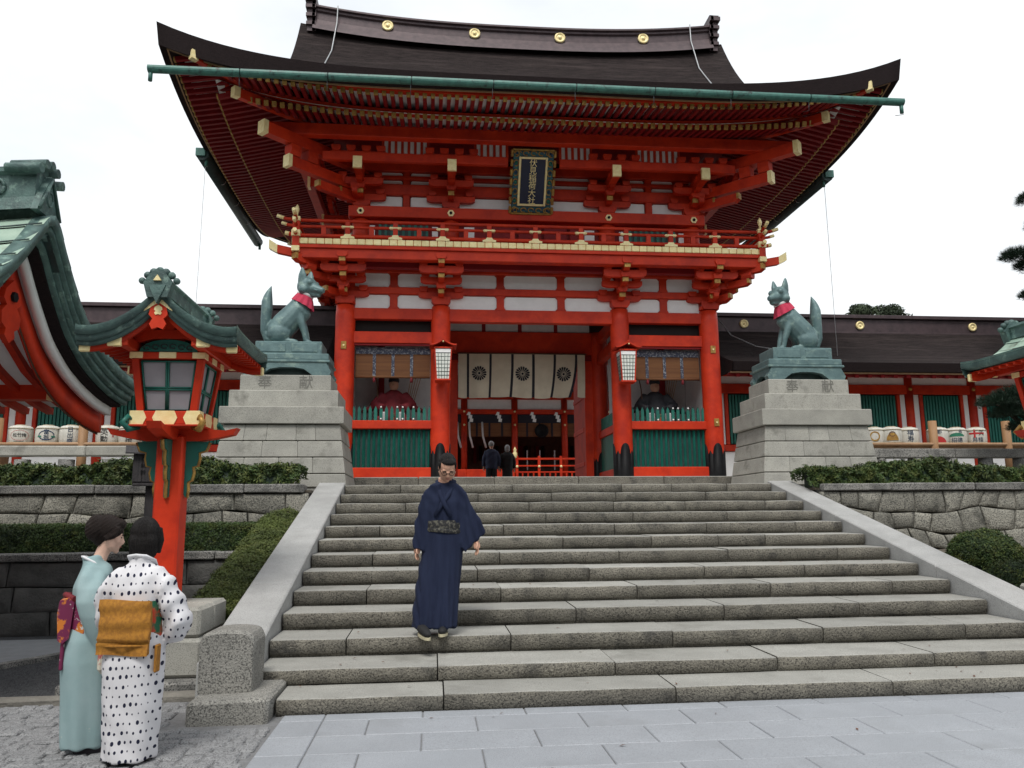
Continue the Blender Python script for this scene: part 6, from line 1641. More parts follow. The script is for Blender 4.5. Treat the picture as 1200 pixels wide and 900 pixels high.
box_hedge('loose azalea hedge on the upper right retaining wall, before the stone rail', 4.12, 12.5, 7.10, 7.85, 2.05, lambda x, y: 2.42 + .07 * np.sin(x * 1.9 + 2.2) + .03 * np.sin(x * 6), 2, dens=3600, size=.022, bump=.07)
box_hedge('clipped low hedge between the two left retaining walls', -12, -4.7, 6.18, 6.85, 1.06, 1.53, 3, dens=7000, size=.012, bump=.02, mats=('leaf', 'leaf'))
# hedge that climbs beside the stair slab
def slope_surf(u, v):
    y = 2.75 + 3.95 * u; top = .55 + .262 * (y - 2.3) - .02; x0_, x1_ = -4.98, -4.24
    P_ = np.zeros((len(u), 3)); Nn = np.zeros((len(u), 3)); s = v * 1.5
    side = s < .6; x = np.where(side, x0_ + .18 * (s / .6) ** 2, x0_ + .18 + (x1_ - x0_ - .18) * (s - .6) / .9)
    hgt = np.where(side, .10 + (top - .10) * np.clip(s / .6, 0, 1) ** .7, top + .05 * np.sin(np.clip((s - .6) / .9, 0, 1) * pi))
    front = y < 2.95
    P_[:, 0] = x; P_[:, 1] = y; P_[:, 2] = hgt; Nn[side] = (-1, -.3, .4); Nn[~side] = (-.1, -.35, 1)
    return P_, Nn
cv, cf = [], []
for i in range(13):
    y = 2.85 + 3.8 * i / 12; top = .55 + .262 * (y - 2.3) - .10; cv += [(-4.9, y, 0), (-4.78, y, top), (-4.24, y, top), (-4.24, y, 0)]
for i in range(12):
    for j in range(3): cf.append((i * 4 + j, i * 4 + j + 1, i * 4 + 5 + j, i * 4 + 4 + j))
cf += [(3, 2, 1, 0), (48, 49, 50, 51)]
hedge('hedge', 'clipped hedge sloping up along the outside of the left stair slab', slope_surf, 4 * 1.6, 4, core=(cv, cf), dens=11000, size=.0105, bump=.03, mats=('leaf_light', 'leaf_moss'))
def front_face(u, v):
    P_ = np.stack([-4.95 + .70 * u, 2.76 + .05 * np.sin(u * 9), .12 + .52 * v], -1); N_ = np.tile(np.array([0., -1, .2]), (len(u), 1)); return P_, N_
# white flowers at the hedge foot
g5 = np.random.default_rng(9); c5 = np.stack([g5.normal(-4.62, .10, 220), g5.normal(2.72, .06, 220), g5.uniform(.35, .78, 220)], -1)
V, F = leaves(c5, np.tile(np.array([0., -1, .4]), (220, 1)), .018, None, 'f', 5, elong=1.0)
V2, F2 = leaves(np.concatenate([front_face(g5.random(2200), g5.random(2200))[0]]), np.tile(np.array([0., -1, .3]), (2200, 1)), .017, None, 'f', 6)
tag(link('flowering_plant', np_mesh('flowering_plant', np.concatenate([V, V2]), np.concatenate([F, F2 + len(V)]), ['plaster', 'leaf'], mi=np.concatenate([np.zeros(len(F)), np.ones(len(F2))]))), 'low plant with small white flowers at the foot of the sloping hedge', 'plant')
def ball(label, c, r, seed, name='shrub', **kw):
    def surf(u, v):
        th = 2 * pi * u; ph = np.arccos(1 - 1.25 * v); d = np.stack([np.cos(th) * np.sin(ph), np.sin(th) * np.sin(ph), np.cos(ph)], -1)
        return np.array(c) + d * np.array(r), d / np.array(r) / np.linalg.norm(d / np.array(r), axis=1)[:, None]
    mb = MB().sphere(c, 1, 14, 8, sc=tuple(q * .9 for q in r))
    cf = [f if len(f) == 4 else None for f in mb.f]; cf = [f for f in cf if f]
    return hedge(name, label, surf, 4 * r[0] * r[1] * 1.6, seed, core=(mb.v, cf), cat='shrub', **kw)
ball('rounded clipped shrub on the right bank, upper of the two', (5.62, 5.0, .96), (.50, .46, .40), 21, dens=8500, size=.013, bump=.025, mats=('leaf', 'leaf_moss'), group='clipped shrubs on the right bank')
ball('rounded clipped shrub on the right bank, lower and nearer the stair slab', (5.12, 3.75, .66), (.42, .40, .34), 22, dens=8500, size=.013, bump=.025, mats=('leaf', 'leaf_moss'), group='clipped shrubs on the right bank')
ball('low dark shrub on the right bank under the lantern', (6.6, 4.3, .85), (.65, .6, .5), 23, dens=4000, size=.02, bump=.03, group='clipped shrubs on the right bank')
# far tree behind the right cloister
def crown(cl, n, size, seed, m):
    g_ = np.random.default_rng(seed); P_, N_ = [], []
    for (c, r) in cl:
        k = int(n * r[0] * r[1]); d = g_.normal(0, 1, (k, 3)); d /= np.linalg.norm(d, axis=1)[:, None]; rad = g_.random(k) ** .35
        P_.append(np.array(c) + d * np.array(r) * rad[:, None]); N_.append(d * .5 + np.array([0, 0, .6]))
    return leaves(np.concatenate(P_), np.concatenate(N_), size, None, 'c', seed)
tr_ = thing('broadleaf_tree', 'distant grey-green tree crown rising behind the right cloister roof', 'tree', (25.2, 40, 0), world=True)
gt_ = random.Random(5); cl = []
for k in range(26):
    a = gt_.uniform(0, 6.28); q = gt_.random() ** .5; cl.append(((25.1 + 2.0 * q * cos(a), 40 + 1.6 * q * sin(a), 13.15 + 1.7 * sqrt(1 - q * q) * gt_.uniform(.55, 1.0)), (gt_.uniform(.35, .6), gt_.uniform(.35, .6), gt_.uniform(.25, .4))))
V, F = crown(cl, 1300, .07, 3, None); link('crown', np_mesh('crown', V, F, ['leaf_far']), tr_)
mb = MB().tube([(25.2, 40, 0), (25.2, 40, 8), (25.1, 40, 12)], [.5, .4, .22], 10)
for k in range(7): c = cl[k][0]; mb.tube([(25.15, 40, 10.5 + k * .2), (lerp(25.15, c[0], .5), 40, 12.2), c], [.14, .09, .03], 6)
obj(mb, 'trunk', 'twig', tr_)
# pines at the right edge
def needles(cl, per, ln, seed):
    g_ = np.random.default_rng(seed); Vs = []
    for (c, r) in cl:
        k = int(per * r[0] * r[1]); d = g_.normal(0, 1, (k, 3)); d[:, 2] = np.abs(d[:, 2]) * .8 - .1; d /= np.linalg.norm(d, axis=1)[:, None]
        b = np.array(c) + d * np.array(r) * (g_.random(k) ** .4)[:, None]
        for q in range(5):
            dr = d * .8 + g_.normal(0, .5, (k, 3)) + np.array([0, 0, .45]); dr /= np.linalg.norm(dr, axis=1)[:, None]; sd = np.cross(dr, g_.normal(0, 1, (k, 3))); sd /= np.linalg.norm(sd, axis=1)[:, None]
            Vs.append(np.stack([b - sd * .004, b + sd * .004, b + dr * ln], 1))
    V = np.concatenate(Vs).reshape(-1, 3); return V, np.arange(len(V)).reshape(-1, 3)
p1 = thing('pine_tree', 'tall pine with dark needle tufts cut off by right edge of sky', 'tree', (14.6, 12.5, 0))
cl = [((12.45, 12, 7.95), (.45, .4, .22)), ((12.95, 12.1, 7.75), (.5, .45, .25)), ((12.75, 12, 6.95), (.32, .4, .2)), ((13.3, 12, 7.0), (.5, .5, .28)), ((13.0, 12, 9.5), (.35, .4, .2)), ((13.7, 12.2, 8.9), (.7, .6, .35)), ((13.2, 12, 7.35), (.42, .4, .3)), ((14.4, 12.4, 8.2), (.9, .8, .5)), ((14.2, 12.3, 6.6), (.7, .6, .35)), ((14.8, 12.5, 10), (1, .9, .5))]
V, F = needles(cl, 5200, .14, 4); link('needles', np_mesh('needles', V, F, ['pine']), p1)
mb = MB().tube([(14.6, 12.5, 1), (14.7, 12.5, 5), (14.5, 12.5, 8), (14.7, 12.5, 10)], [.28, .22, .15, .06], 10)
for (c, r) in cl: mb.tube([(14.6, 12.5, c[2] - .7), (lerp(14.6, c[0], .5), 12.3, c[2] - .35), (c[0], c[1], c[2] - .05)], [.07, .05, .02], 6)
obj(mb, 'trunk', 'twig', p1)
p2 = thing('pine_tree', 'small pruned pine with dense dark pad beside the right barrel rack', 'tree', (9.9, 9.1, 2.0))
cl = [((8.95, 8.8, 3.72), (.36, .35, .2)), ((9.35, 8.85, 3.85), (.42, .4, .24)), ((9.7, 9, 3.6), (.5, .4, .28)), ((9.25, 8.85, 3.5), (.42, .35, .22)), ((10.1, 9.1, 4.0), (.5, .5, .3)), ((9.6, 8.9, 3.25), (.35, .3, .2))]
V, F = needles(cl, 5200, .10, 5); link('needles', np_mesh('needles', V, F, ['pine']), p2)
mb = MB().tube([(10.2, 9.2, 2.0), (10.1, 9.1, 2.8), (9.8, 9, 3.4), (9.4, 8.9, 3.6)], [.10, .08, .05, .025], 8)
for (c, r) in cl: mb.tube([(10.0, 9.05, 3.0), (lerp(10, c[0], .6), 8.95, c[2] - .15), c], [.04, .03, .012], 5)
obj(mb, 'trunk', 'twig', p2)

# unseen trees added behind and beside the viewer to block low sky light
gw = random.Random(12); cl = []
for k in range(46):
    t = k / 45
    if t < .25: p = (-38, lerp(8, -28, t / .25))
    elif t < .75: p = (lerp(-38, 38, (t - .25) / .5), -29)
    else: p = (38, lerp(-28, 8, (t - .75) / .25))
    for j in range(3): cl.append(((p[0] + gw.uniform(-2, 2), p[1] + gw.uniform(-2, 2), 3.0 + 3.6 * j + gw.uniform(-1, 1)), (gw.uniform(2.2, 3.4), gw.uniform(2.2, 3.4), gw.uniform(2.2, 3.0))))
V, F = crown(cl, 46, .42, 31, None)
tag(link('sky_blocker_trees', np_mesh('sky_blocker_trees', V, F, ['leaf_far'])), 'added belt of unseen trees behind the viewer that blocks low sky light', 'sky_blocker_trees', kind='stuff')
# ================================================================== people
def head_mb(hs=1.0, female=False):
    """head with face, looking to -y; origin at the base of the skull (top of the neck)"""
    h = MB()
    h.sphere((0, .012, .125), .088, 18, 12, sc=(.86, 1.08, 1.08))
    h.tube([(0, -.028, .10), (0, -.038, .06), (0, -.042, .025), (0, -.046, .005)], [.068, .062, .048, .030], 14)
    for s in (-1, 1):
        h.tube([(s * .050, .0, .075), (s * .042, -.025, .035), (s * .02, -.045, .012)], [.035, .028, .02], 8)
        h.sphere((s * .042, -.060, .075), .022, 8, 6)
        h.sphere((s * .077, .022, .095), .024, 8, 6, sc=(.35, .7, 1.15))
        h.sphere((s * .032, -.073, .122), .018, 8, 5, sc=(1.3, .6, .6))
    h.tube([(0, -.078, .112), (0, -.093, .088), (0, -.102, .072)], [.011, .013, .015], 8); h.sphere((0, -.094, .068), .016, 8, 6, sc=(1.25, 1, .8))
    h.sphere((0, -.079, .040), .022, 8, 6, sc=(1.2, .6, .55)); h.sphere((0, -.070, .012), .022, 8, 6)
    h.tube([(0, .02, -.09), (0, .012, -.03), (0, .006, .05)], [.055 if not female else .046, .050 if not female else .042, .055], 12)
    return h
def face_bits(body, M, brow='hair', glasses=False, lips='lip'):
    e = MB(); b = MB(); l = MB()
    for s in (-1, 1):
        e.merge(MB().sphere((s * .033, -.079, .104), .011, 8, 5, sc=(1.5, .5, .55)), M)
        b.merge(MB().tube([(s * .017, -.086, .122), (s * .034, -.087, .127), (s * .052, -.078, .121)], [.0035, .0045, .003], 6), M)
    l.merge(MB().tube([(-.024, -.083, .040), (-.008, -.092, .043), (.008, -.092, .043), (.024, -.083, .040)], [.003, .006, .006, .003], 6), M)
    obj(e, 'eye', 'lens_dark', body); obj(b, 'eyebrow', brow, body); obj(l, 'lips', lips, body)
    if glasses:
        g_ = MB()
        for s in (-1, 1):
            g_.merge(MB().tube([(s * .034 + .024 * cos(t), -.100 + .004 * abs(cos(t)), .104 + .017 * sin(t)) for t in (2 * pi * k / 14 for k in range(15))], .0028, 5), M)
            g_.merge(MB().tube([(s * .058, -.094, .106), (s * .076, -.03, .108), (s * .079, .03, .102)], .0025, 5), M)
        g_.merge(MB().tube([(-.011, -.102, .106), (.011, -.102, .106)], .0028, 5), M)
        obj(g_, 'glasses', 'iron', body)
def hand_mb(s, curl=.5):
    """hand hanging down from the wrist at origin; s=+1: thumb towards -x side mirrored; palm faces inward"""
    h = MB(); h.tube([(0, 0, .02), (0, 0, -.02), (0, -.005, -.055), (0, -.006, -.085)], [.026, .030, .036, .034], 10, flat=.55)
    for k, (dy, ln) in enumerate(((-.029, .062), (-.010, .072), (.010, .068), (.028, .053))):
        c = curl * (1 + .12 * k); p = Vector((0, dy - .004, -.088)); pts = [p]
        a = .12
        for q, f in enumerate((.45, .32, .23)):
            p = p + Vector((-s * sin(a) * ln * f, 0, -cos(a) * ln * f)) ; pts.append(p); a += c
        h.tube(pts, [.0092, .0088, .0082, .0068], 8)
    h.tube([(0, -.022, -.022), (-s * .008, -.043, -.045), (-s * .018, -.050, -.072), (-s * .026, -.047, -.092)], [.013, .0115, .010, .008], 8)
    R_ = Matrix.Rotation(0, 4, 'Z'); return h
def finish(me, fold=None, uv=None):
    n = len(me.vertices); co = np.empty(n * 3, np.float32); me.vertices.foreach_get('co', co); co = co.reshape(-1, 3)
    if fold is not None:
        no = np.empty(n * 3, np.float32); me.vertices.foreach_get('normal', no); no = no.reshape(-1, 3)
        co2 = co + no * fold(co)[:, None]; me.vertices.foreach_set('co', co2.astype(np.float32).ravel()); me.update()
    if uv is not None:
        la = me.uv_layers.new(name='UVMap'); li = np.empty(len(me.loops), np.int32); me.loops.foreach_get('vertex_index', li)
        u = uv(co)[li]; la.data.foreach_set('uv', u.astype(np.float32).ravel())
    return me
def loft(mb, secs, n=28):
    """closed stack of superellipse sections (z, cx, cy, rx, ry)"""
    pr = []
    o = len(mb.v)
    for z, cx, cy, rx, ry in secs:
        for j in range(n):
            t = 2 * pi * j / n; c, s_ = cos(t), sin(t); e = .85
            mb.v.append((cx + rx * math.copysign(abs(c) ** e, c), cy + ry * math.copysign(abs(s_) ** e, s_), z))
    for i in range(len(secs) - 1):
        for j in range(n):
            a, b = o + i * n + j, o + i * n + (j + 1) % n; mb.f.append((a, b, b + n, a + n)); mb.m.append(0); mb.sm.append(True)
    mb.f.append(tuple(o + j for j in range(n))[::-1]); e = o + (len(secs) - 1) * n; mb.f.append(tuple(e + j for j in range(n))); mb.m += [0, 0]; mb.sm += [False, False]
    return mb
def slab_sleeve(mb, pts, wid, th, n=4):
    """flat hanging sleeve: path of (centre, half-height vector) sections with thickness"""
    o = len(mb.v); k = 12
    for (c, hv, tv) in pts:
        c, hv, tv = Vector(c), Vector(hv), Vector(tv)
        for j in range(k):
            t = 2 * pi * j / k; cc, ss = cos(t), sin(t); mb.v.append(tuple(c + hv * math.copysign(abs(cc) ** .6, cc) + tv * math.copysign(abs(ss) ** .6, ss)))
    for i in range(len(pts) - 1):
        for j in range(k):
            a, b = o + i * k + j, o + i * k + (j + 1) % k; mb.f.append((a, b, b + k, a + k)); mb.m.append(0); mb.sm.append(True)
    mb.f.append(tuple(o + j for j in range(k))[::-1]); e = o + (len(pts) - 1) * k; mb.f.append(tuple(e + j for j in range(k))); mb.m += [0, 0]; mb.sm += [False, False]
    return mb
def fix_normals(mb):
    """orient a closed lump outwards (for the voxel fuse)"""
    V = np.array(mb.v); vol = 0
    for f in mb.f:
        for i in range(1, len(f) - 1): vol += np.dot(V[f[0]], np.cross(V[f[i]], V[f[i + 1]]))
    if vol < 0: mb.f = [f[::-1] for f in mb.f]
    return mb
def add_fixed(dst, src): dst.merge(fix_normals(src)); return dst

# ------------------------------------------------------------------ man in navy kimono
def man():
    M_h = Matrix.Translation((.030, -.030, 1.480)) @ Matrix.Rotation(.12, 4, 'Z') @ Matrix.Rotation(.68, 4, 'X')   # looking down
    b = MB(); b.merge(head_mb(), M_h @ Matrix.Scale(1.04, 4))
    b.tube([(0, .01, .95), (0, .01, 1.15), (0, .005, 1.32), (0, -.005, 1.40), (.005, -.03, 1.47)], [.10, .105, .09, .06, .056], 14)
    WR = {-1: (-.240, -.045, .835), 1: (.315, -.050, .875)}
    for s in (-1, 1):
        w = Vector(WR[s]); b.tube([(s * .12, .0, 1.33), (s * .175, -.015, 1.22), (s * .215, -.02, 1.08), tuple(w + Vector((-s * .025, .0, .11))), tuple(w)], [.04, .04, .036, .030, .025], 10)
        b.merge(hand_mb(s, .38), Matrix.Translation(w) @ Matrix.Rotation(-s * .12, 4, 'Y') @ Matrix.Rotation(s * .35, 4, 'Z'))
        fy = -.13 if s < 0 else .02; fz = .0 if s < 0 else .0
        b.tube([(s * .07, .01, .95), (s * .06 - .04, fy * .4, .50), (s * .075 - .085, fy * .6, .09)], [.08, .055, .036], 12)
    body = link('person', fuse(b, .0068, 2, 'person', ('skin',))); body.location = (-2.16, 1.925, .497); body.rotation_euler.z = -.05
    tag(body, 'man in navy kimono and dark sash looking down, standing on the stairs', 'person'); OFF[body.name] = (0, 0, 0)
    face_bits(body, M_h @ Matrix.Scale(1.04, 4), glasses=True)
    # hair
    hm = MB(); hm.sphere((0, .032, .146), .092, 18, 10, sc=(.88, 1.02, .92)); hm.sphere((.010, -.022, .186), .056, 12, 8, sc=(1.2, .9, .55)); hm.sphere((0, .055, .10), .075, 12, 8, sc=(1.0, .85, 1.0))
    for s in (-1, 1): hm.sphere((s * .068, -.005, .135), .028, 8, 6, sc=(.6, 1.2, 1.3))
    hmf = MB().merge(hm, M_h @ Matrix.Scale(1.04, 4))
    link('hair', finish(fuse(hmf, .007, 1, 'hair', ('hair',)), lambda c: .004 * np.sin(c[:, 0] * 330 + c[:, 1] * 90) * np.sin(c[:, 1] * 260)), body)
    # kimono body and sleeves
    k = MB()
    add_fixed(k, loft(MB(), [(.065, -.085, -.045, .212, .150), (.20, -.075, -.035, .212, .150), (.45, -.050, -.015, .208, .147), (.72, -.015, .0, .200, .142), (.88, 0, .0, .190, .138), (1.0, 0, .0, .186, .136), (1.12, 0, .005, .200, .142), (1.24, 0, .008, .212, .142), (1.33, .008, .01, .205, .120), (1.39, .015, .01, .160, .090), (1.425, .02, .008, .100, .075), (1.447, .022, .006, .080, .066)]))
    # right sleeve (viewer left) close to the body, left sleeve wide and hanging
    sl1 = [(-.03, 1.41), (-.14, 1.40), (-.235, 1.29), (-.295, 1.05), (-.322, .87), (-.310, .80), (-.205, .775), (-.165, .86), (-.13, 1.08), (-.03, 1.10)]
    sl2 = [(.05, 1.415), (.16, 1.405), (.255, 1.29), (.345, 1.12), (.438, .955), (.412, .915), (.300, .825), (.235, .755), (.195, .80), (.150, 1.03), (.05, 1.10)]
    sl1 = [(x * .90, z) for x, z in sl1]; sl2 = [(x * .93, z) for x, z in sl2]
    add_fixed(k, MB().prism(sl1, 'y', -.105, .055)); add_fixed(k, MB().prism(sl2, 'y', -.090, .040))
    def fold(c):
        th = np.arctan2(c[:, 1], c[:, 0]); low = np.clip((.86 - c[:, 2]) / .7, 0, 1); up = np.clip((c[:, 2] - 1.02) / .3, 0, 1)
        cen = np.abs(c[:, 0]) < .21
        f = .010 * low * np.sin(th * 9 + c[:, 2] * 2.2) * cen + .006 * low * np.sin(th * 17 - c[:, 2] * 5) * cen
        f += .005 * up * np.sin(c[:, 2] * 46 + c[:, 0] * 34) * np.sin(c[:, 0] * 21 + 1)
        f += .007 * (~cen) * np.sin(c[:, 0] * 80 + c[:, 2] * 22)
        f += .006 * np.exp(-((c[:, 2] - 1.06) / .05) ** 2) * np.sin(c[:, 0] * 60)
        f += np.where(np.abs(c[:, 0] + .055 + .045 * (1 - c[:, 2])) < .012, -.010 * low, 0) * (c[:, 1] < 0)
        return f
    link('kimono', finish(fuse(k, .0105, 3, 'kimono', ('kimono_navy',)), fold), body)
    # crossed collar
    for s, y_ in ((1, -.150), (-1, -.157)):
        pts = [(.02 + s * .060, .055, 1.455), (.02 + s * .082, .0, 1.440), (.02 + s * .072, -.065, 1.395), (.012 + s * .040, -.118, 1.31), (-s * .010, y_ + .006, 1.22), (-s * .075, y_ + .005, 1.10)]
        obj(MB().tube(pts, [.022, .024, .024, .024, .024, .020], 6, flat=.55), 'collar', 'kimono_navy', body)
    # sash, tied low
    ob = MB(); ob.grid(lambda u, v: ((.197 + .005 * sin(v * pi)) * cos(2 * pi * u), (.149 + .005 * sin(v * pi)) * sin(2 * pi * u) + .002, lerp(.955, 1.050, v) - .012 * sin(2 * pi * u)), 40, 6, 0, True, True)
    ob.grid(lambda u, v: ((.200 + .005 * sin(v * pi)) * cos(2 * pi * u), (.152 + .005 * sin(v * pi)) * sin(2 * pi * u) + .002, lerp(.945, .985, v) + .010 * sin(2 * pi * u * 2)), 40, 4, 0, True, True)
    obj(ob, 'sash', 'obi_dark', body)
    # cloth shoes
    for s, fx, fy, rz in ((-1, -.175, -.20, .40), (1, .01, -.085, -.10)):
        f = MB(); f.tube([(0, .10, .045), (0, .03, .055), (0, -.06, .045), (0, -.125, .034), (0, -.15, .030)], [.036, .048, .046, .036, .018], 12, flat=.85); f.tube([(0, .05, .05), (0, .055, .085)], [.042, .036], 10)
        M_ = Matrix.Translation((fx, fy, .012)) @ Matrix.Rotation(rz, 4, 'Z') @ Matrix.Rotation(.10 if s < 0 else 0, 4, 'X')
        sh = link('shoe', fuse(MB().merge(f, M_), .008, 2, 'shoe', ('cloth_black',)), body)
        so = MB(); out = [(.042 * cos(t) * (1 - .15 * sin(t)), -.02 + .14 * sin(t)) for t in (2 * pi * q / 20 for q in range(20))]; so.prism(out, 'z', -.012, .012); obj(MB().merge(so, M_), 'sole', 'sole', sh)
man()
# ------------------------------------------------------------------ woman in dotted kimono, seen from behind
def woman_dots():
    M_h = Matrix.Translation((0, -.012, 1.275)) @ Matrix.Rotation(.25, 4, 'Z') @ Matrix.Rotation(.16, 4, 'X')
    b = MB(); b.merge(head_mb(female=True), M_h)
    b.tube([(0, .02, .85), (0, .02, 1.0), (0, .015, 1.14), (0, .005, 1.22), (0, -.005, 1.29)], [.09, .09, .08, .045, .043], 12)
    WR = {-1: (-.16, -.21, .86), 1: (.17, -.20, .80)}
    for s in (-1, 1):
        w = Vector(WR[s]); b.tube([(s * .09, .02, 1.12), (s * .195, .02, 1.03), (s * .255, -.03, .90), tuple((w + Vector((s * .255, -.03, .90))) / 2), tuple(w)], [.045, .04, .036, .030, .023], 10)
        b.merge(hand_mb(s, .6), Matrix.Translation(w) @ Matrix.Rotation(-.9, 4, 'X'))
        b.tube([(s * .06, .02, .85), (s * .062, .02, .40), (s * .062, .02, .06)], [.075, .055, .035], 10)
    body = link('person', fuse(b, .0068, 2, 'person', ('skin_fair',))); body.location = (-4.17, -.37, G0); body.rotation_euler.z = pi - .12; body.scale = (.86, .95, 1.005)
    tag(body, 'woman in white kimono with black dots and ochre sash, seen from behind', 'person'); OFF[body.name] = (0, 0, 0)
    face_bits(body, M_h)
    hm = MB(); hm.sphere((0, .022, .135), .108, 18, 12, sc=(.98, 1.06, 1.0)); hm.sphere((0, .055, .075), .092, 14, 10, sc=(1.12, .85, 1.1)); hm.sphere((0, .035, .02), .085, 14, 10, sc=(1.18, .85, .95))
    for s in (-1, 1): hm.tube([(s * .075, -.02, .17), (s * .092, -.03, .09), (s * .085, -.035, .01)], [.035, .036, .024], 10)
    hm.sphere((0, -.045, .195), .055, 10, 8, sc=(1.25, .8, .6))
    link('hair', finish(fuse(MB().merge(hm, M_h), .007, 2, 'hair', ('hair',)), lambda c: .0022 * np.sin(np.arctan2(c[:, 1] - .02, c[:, 0]) * 46)), body)
    k = MB()
    add_fixed(k, loft(MB(), [(.015, .0, .01, .182, .150), (.12, .0, .012, .188, .152), (.35, 0, .018, .205, .165), (.60, 0, .028, .215, .178), (.72, 0, .028, .205, .170), (.80, 0, .02, .185, .150), (.95, 0, .02, .178, .140), (1.06, 0, .022, .190, .140), (1.14, 0, .022, .185, .118), (1.195, 0, .020, .130, .090), (1.225, 0, .022, .082, .072), (1.262, 0, .035, .078, .060)]))
    for s in (-1, 1):
        q = 1.0 if s < 0 else .92
        add_fixed(k, loft(MB(), [(.70, s * .235 * q, -.10, .050, .10), (.78, s * .262 * q, -.09, .075, .135), (.88, s * .268 * q, -.055, .085, .145), (.97, s * .245, -.01, .085, .125), (1.06, s * .205, .02, .085, .10), (1.14, s * .150, .022, .080, .085), (1.19, s * .10, .02, .06, .065)], 20))
        if s < 0: add_fixed(k, loft(MB(), [(.74, s * .29, -.02, .05, .09), (.84, s * .325, .0, .06, .10), (.94, s * .29, .0, .06, .10), (1.0, s * .25, .0, .05, .08)], 16))
    def fold(c):
        th = np.arctan2(c[:, 1], c[:, 0]); low = np.clip((.72 - c[:, 2]) / .6, 0, 1); up = np.clip((c[:, 2] - .98) / .15, 0, 1); cen = np.abs(c[:, 0]) < .215
        f = .007 * low * np.sin(th * 6 + c[:, 2] * 3) * cen + .003 * low * np.sin(c[:, 2] * 30 + th * 4)
        f += .005 * up * np.sin(c[:, 0] * 40 + c[:, 2] * 22); f += .008 * (~cen) * np.sin(c[:, 2] * 36 + c[:, 0] * 30)
        f += np.where(np.abs(c[:, 0]) < .006, -.004, 0) * up * (c[:, 1] > 0)
        f += np.where(np.abs(c[:, 0] - .07) < .010, -.008, 0) * low
        return f
    uvf = lambda c: np.stack([(c[:, 0] + .45 * c[:, 1]) / .046, c[:, 2] / .056 + .10 * np.sin(c[:, 0] * 14)], -1)
    link('kimono', finish(fuse(k, .0105, 3, 'kimono', ('kimono_dots',)), fold, uvf), body)
    cl = MB().tube([(-.075, -.06, 1.19), (-.085, .0, 1.235), (-.06, .075, 1.262), (0, .098, 1.268), (.06, .075, 1.262), (.085, .0, 1.235), (.075, -.06, 1.19)], .021, 8, flat=.6)
    obj(cl, 'collar', 'white_cloth', body)
    # ochre sash with flat box bow at the back (+y)
    ob = MB(); ob.grid(lambda u, v: ((.192 + .004 * sin(v * pi)) * cos(2 * pi * u), .02 + (.155 + .004 * sin(v * pi)) * sin(2 * pi * u), lerp(.665, .985, v)), 40, 8, 0, True, True)
    s0 = obj(ob, 'sash', 'obi_side', body)
    bw = MB(); 
    def bowf(u, v):
        x = lerp(-.190, .190, u); z = lerp(.665, 1.0, v); y = .205 + .030 * sin(pi * u) * sin(pi * v) + .006 * sin(z * 60 + x * 5) - (.018 if .22 < v < .26 else 0); return (x + .006 * sin(z * 20), y, z + .006 * sin(x * 12))
    bw.grid(bowf, 22, 26, 0, True, flip=True)
    o_ = len(bw.v); edge = [(i / 22, 0) for i in range(23)] + [(1, j / 26) for j in range(1, 27)] + [(1 - i / 22, 1) for i in range(1, 23)] + [(0, 1 - j / 26) for j in range(1, 26)]
    P0 = [bowf(*e) for e in edge]; n = len(P0); bw.v += P0 + [(p[0] * .93, .15, lerp(.83, p[2], .95)) for p in P0]
    for i in range(n): bw.f.append((o_ + i, o_ + (i + 1) % n, o_ + n + (i + 1) % n, o_ + n + i)); bw.m.append(0); bw.sm.append(False)
    obj(bw, 'sash_bow', 'obi_gold', s0)
    obj(MB().tube([(-.17, .19, .72), (0, .245, .725), (.17, .19, .72)], .008, 6), 'sash_cord', 'obi_gold', s0)
    obj(MB().cbox(-.222, -.202, .07, .14, .55, .72, .008), 'sash_tail', 'obi_gold', s0)
    # bag with flowers held at her left, sleeve lining
    obj(MB().cbox(.235, .30, -.10, .02, .52, .76, .03), 'flowered_bag', 'cream', body)
    for s in (-1, 1):
        obj(MB().prism([(s * .062 + .04 * cos(t), -.01 + .115 * sin(t)) for t in (2 * pi * q / 18 for q in range(18))], 'z', .004, .03), 'sandal', 'sandal', body)
woman_dots()
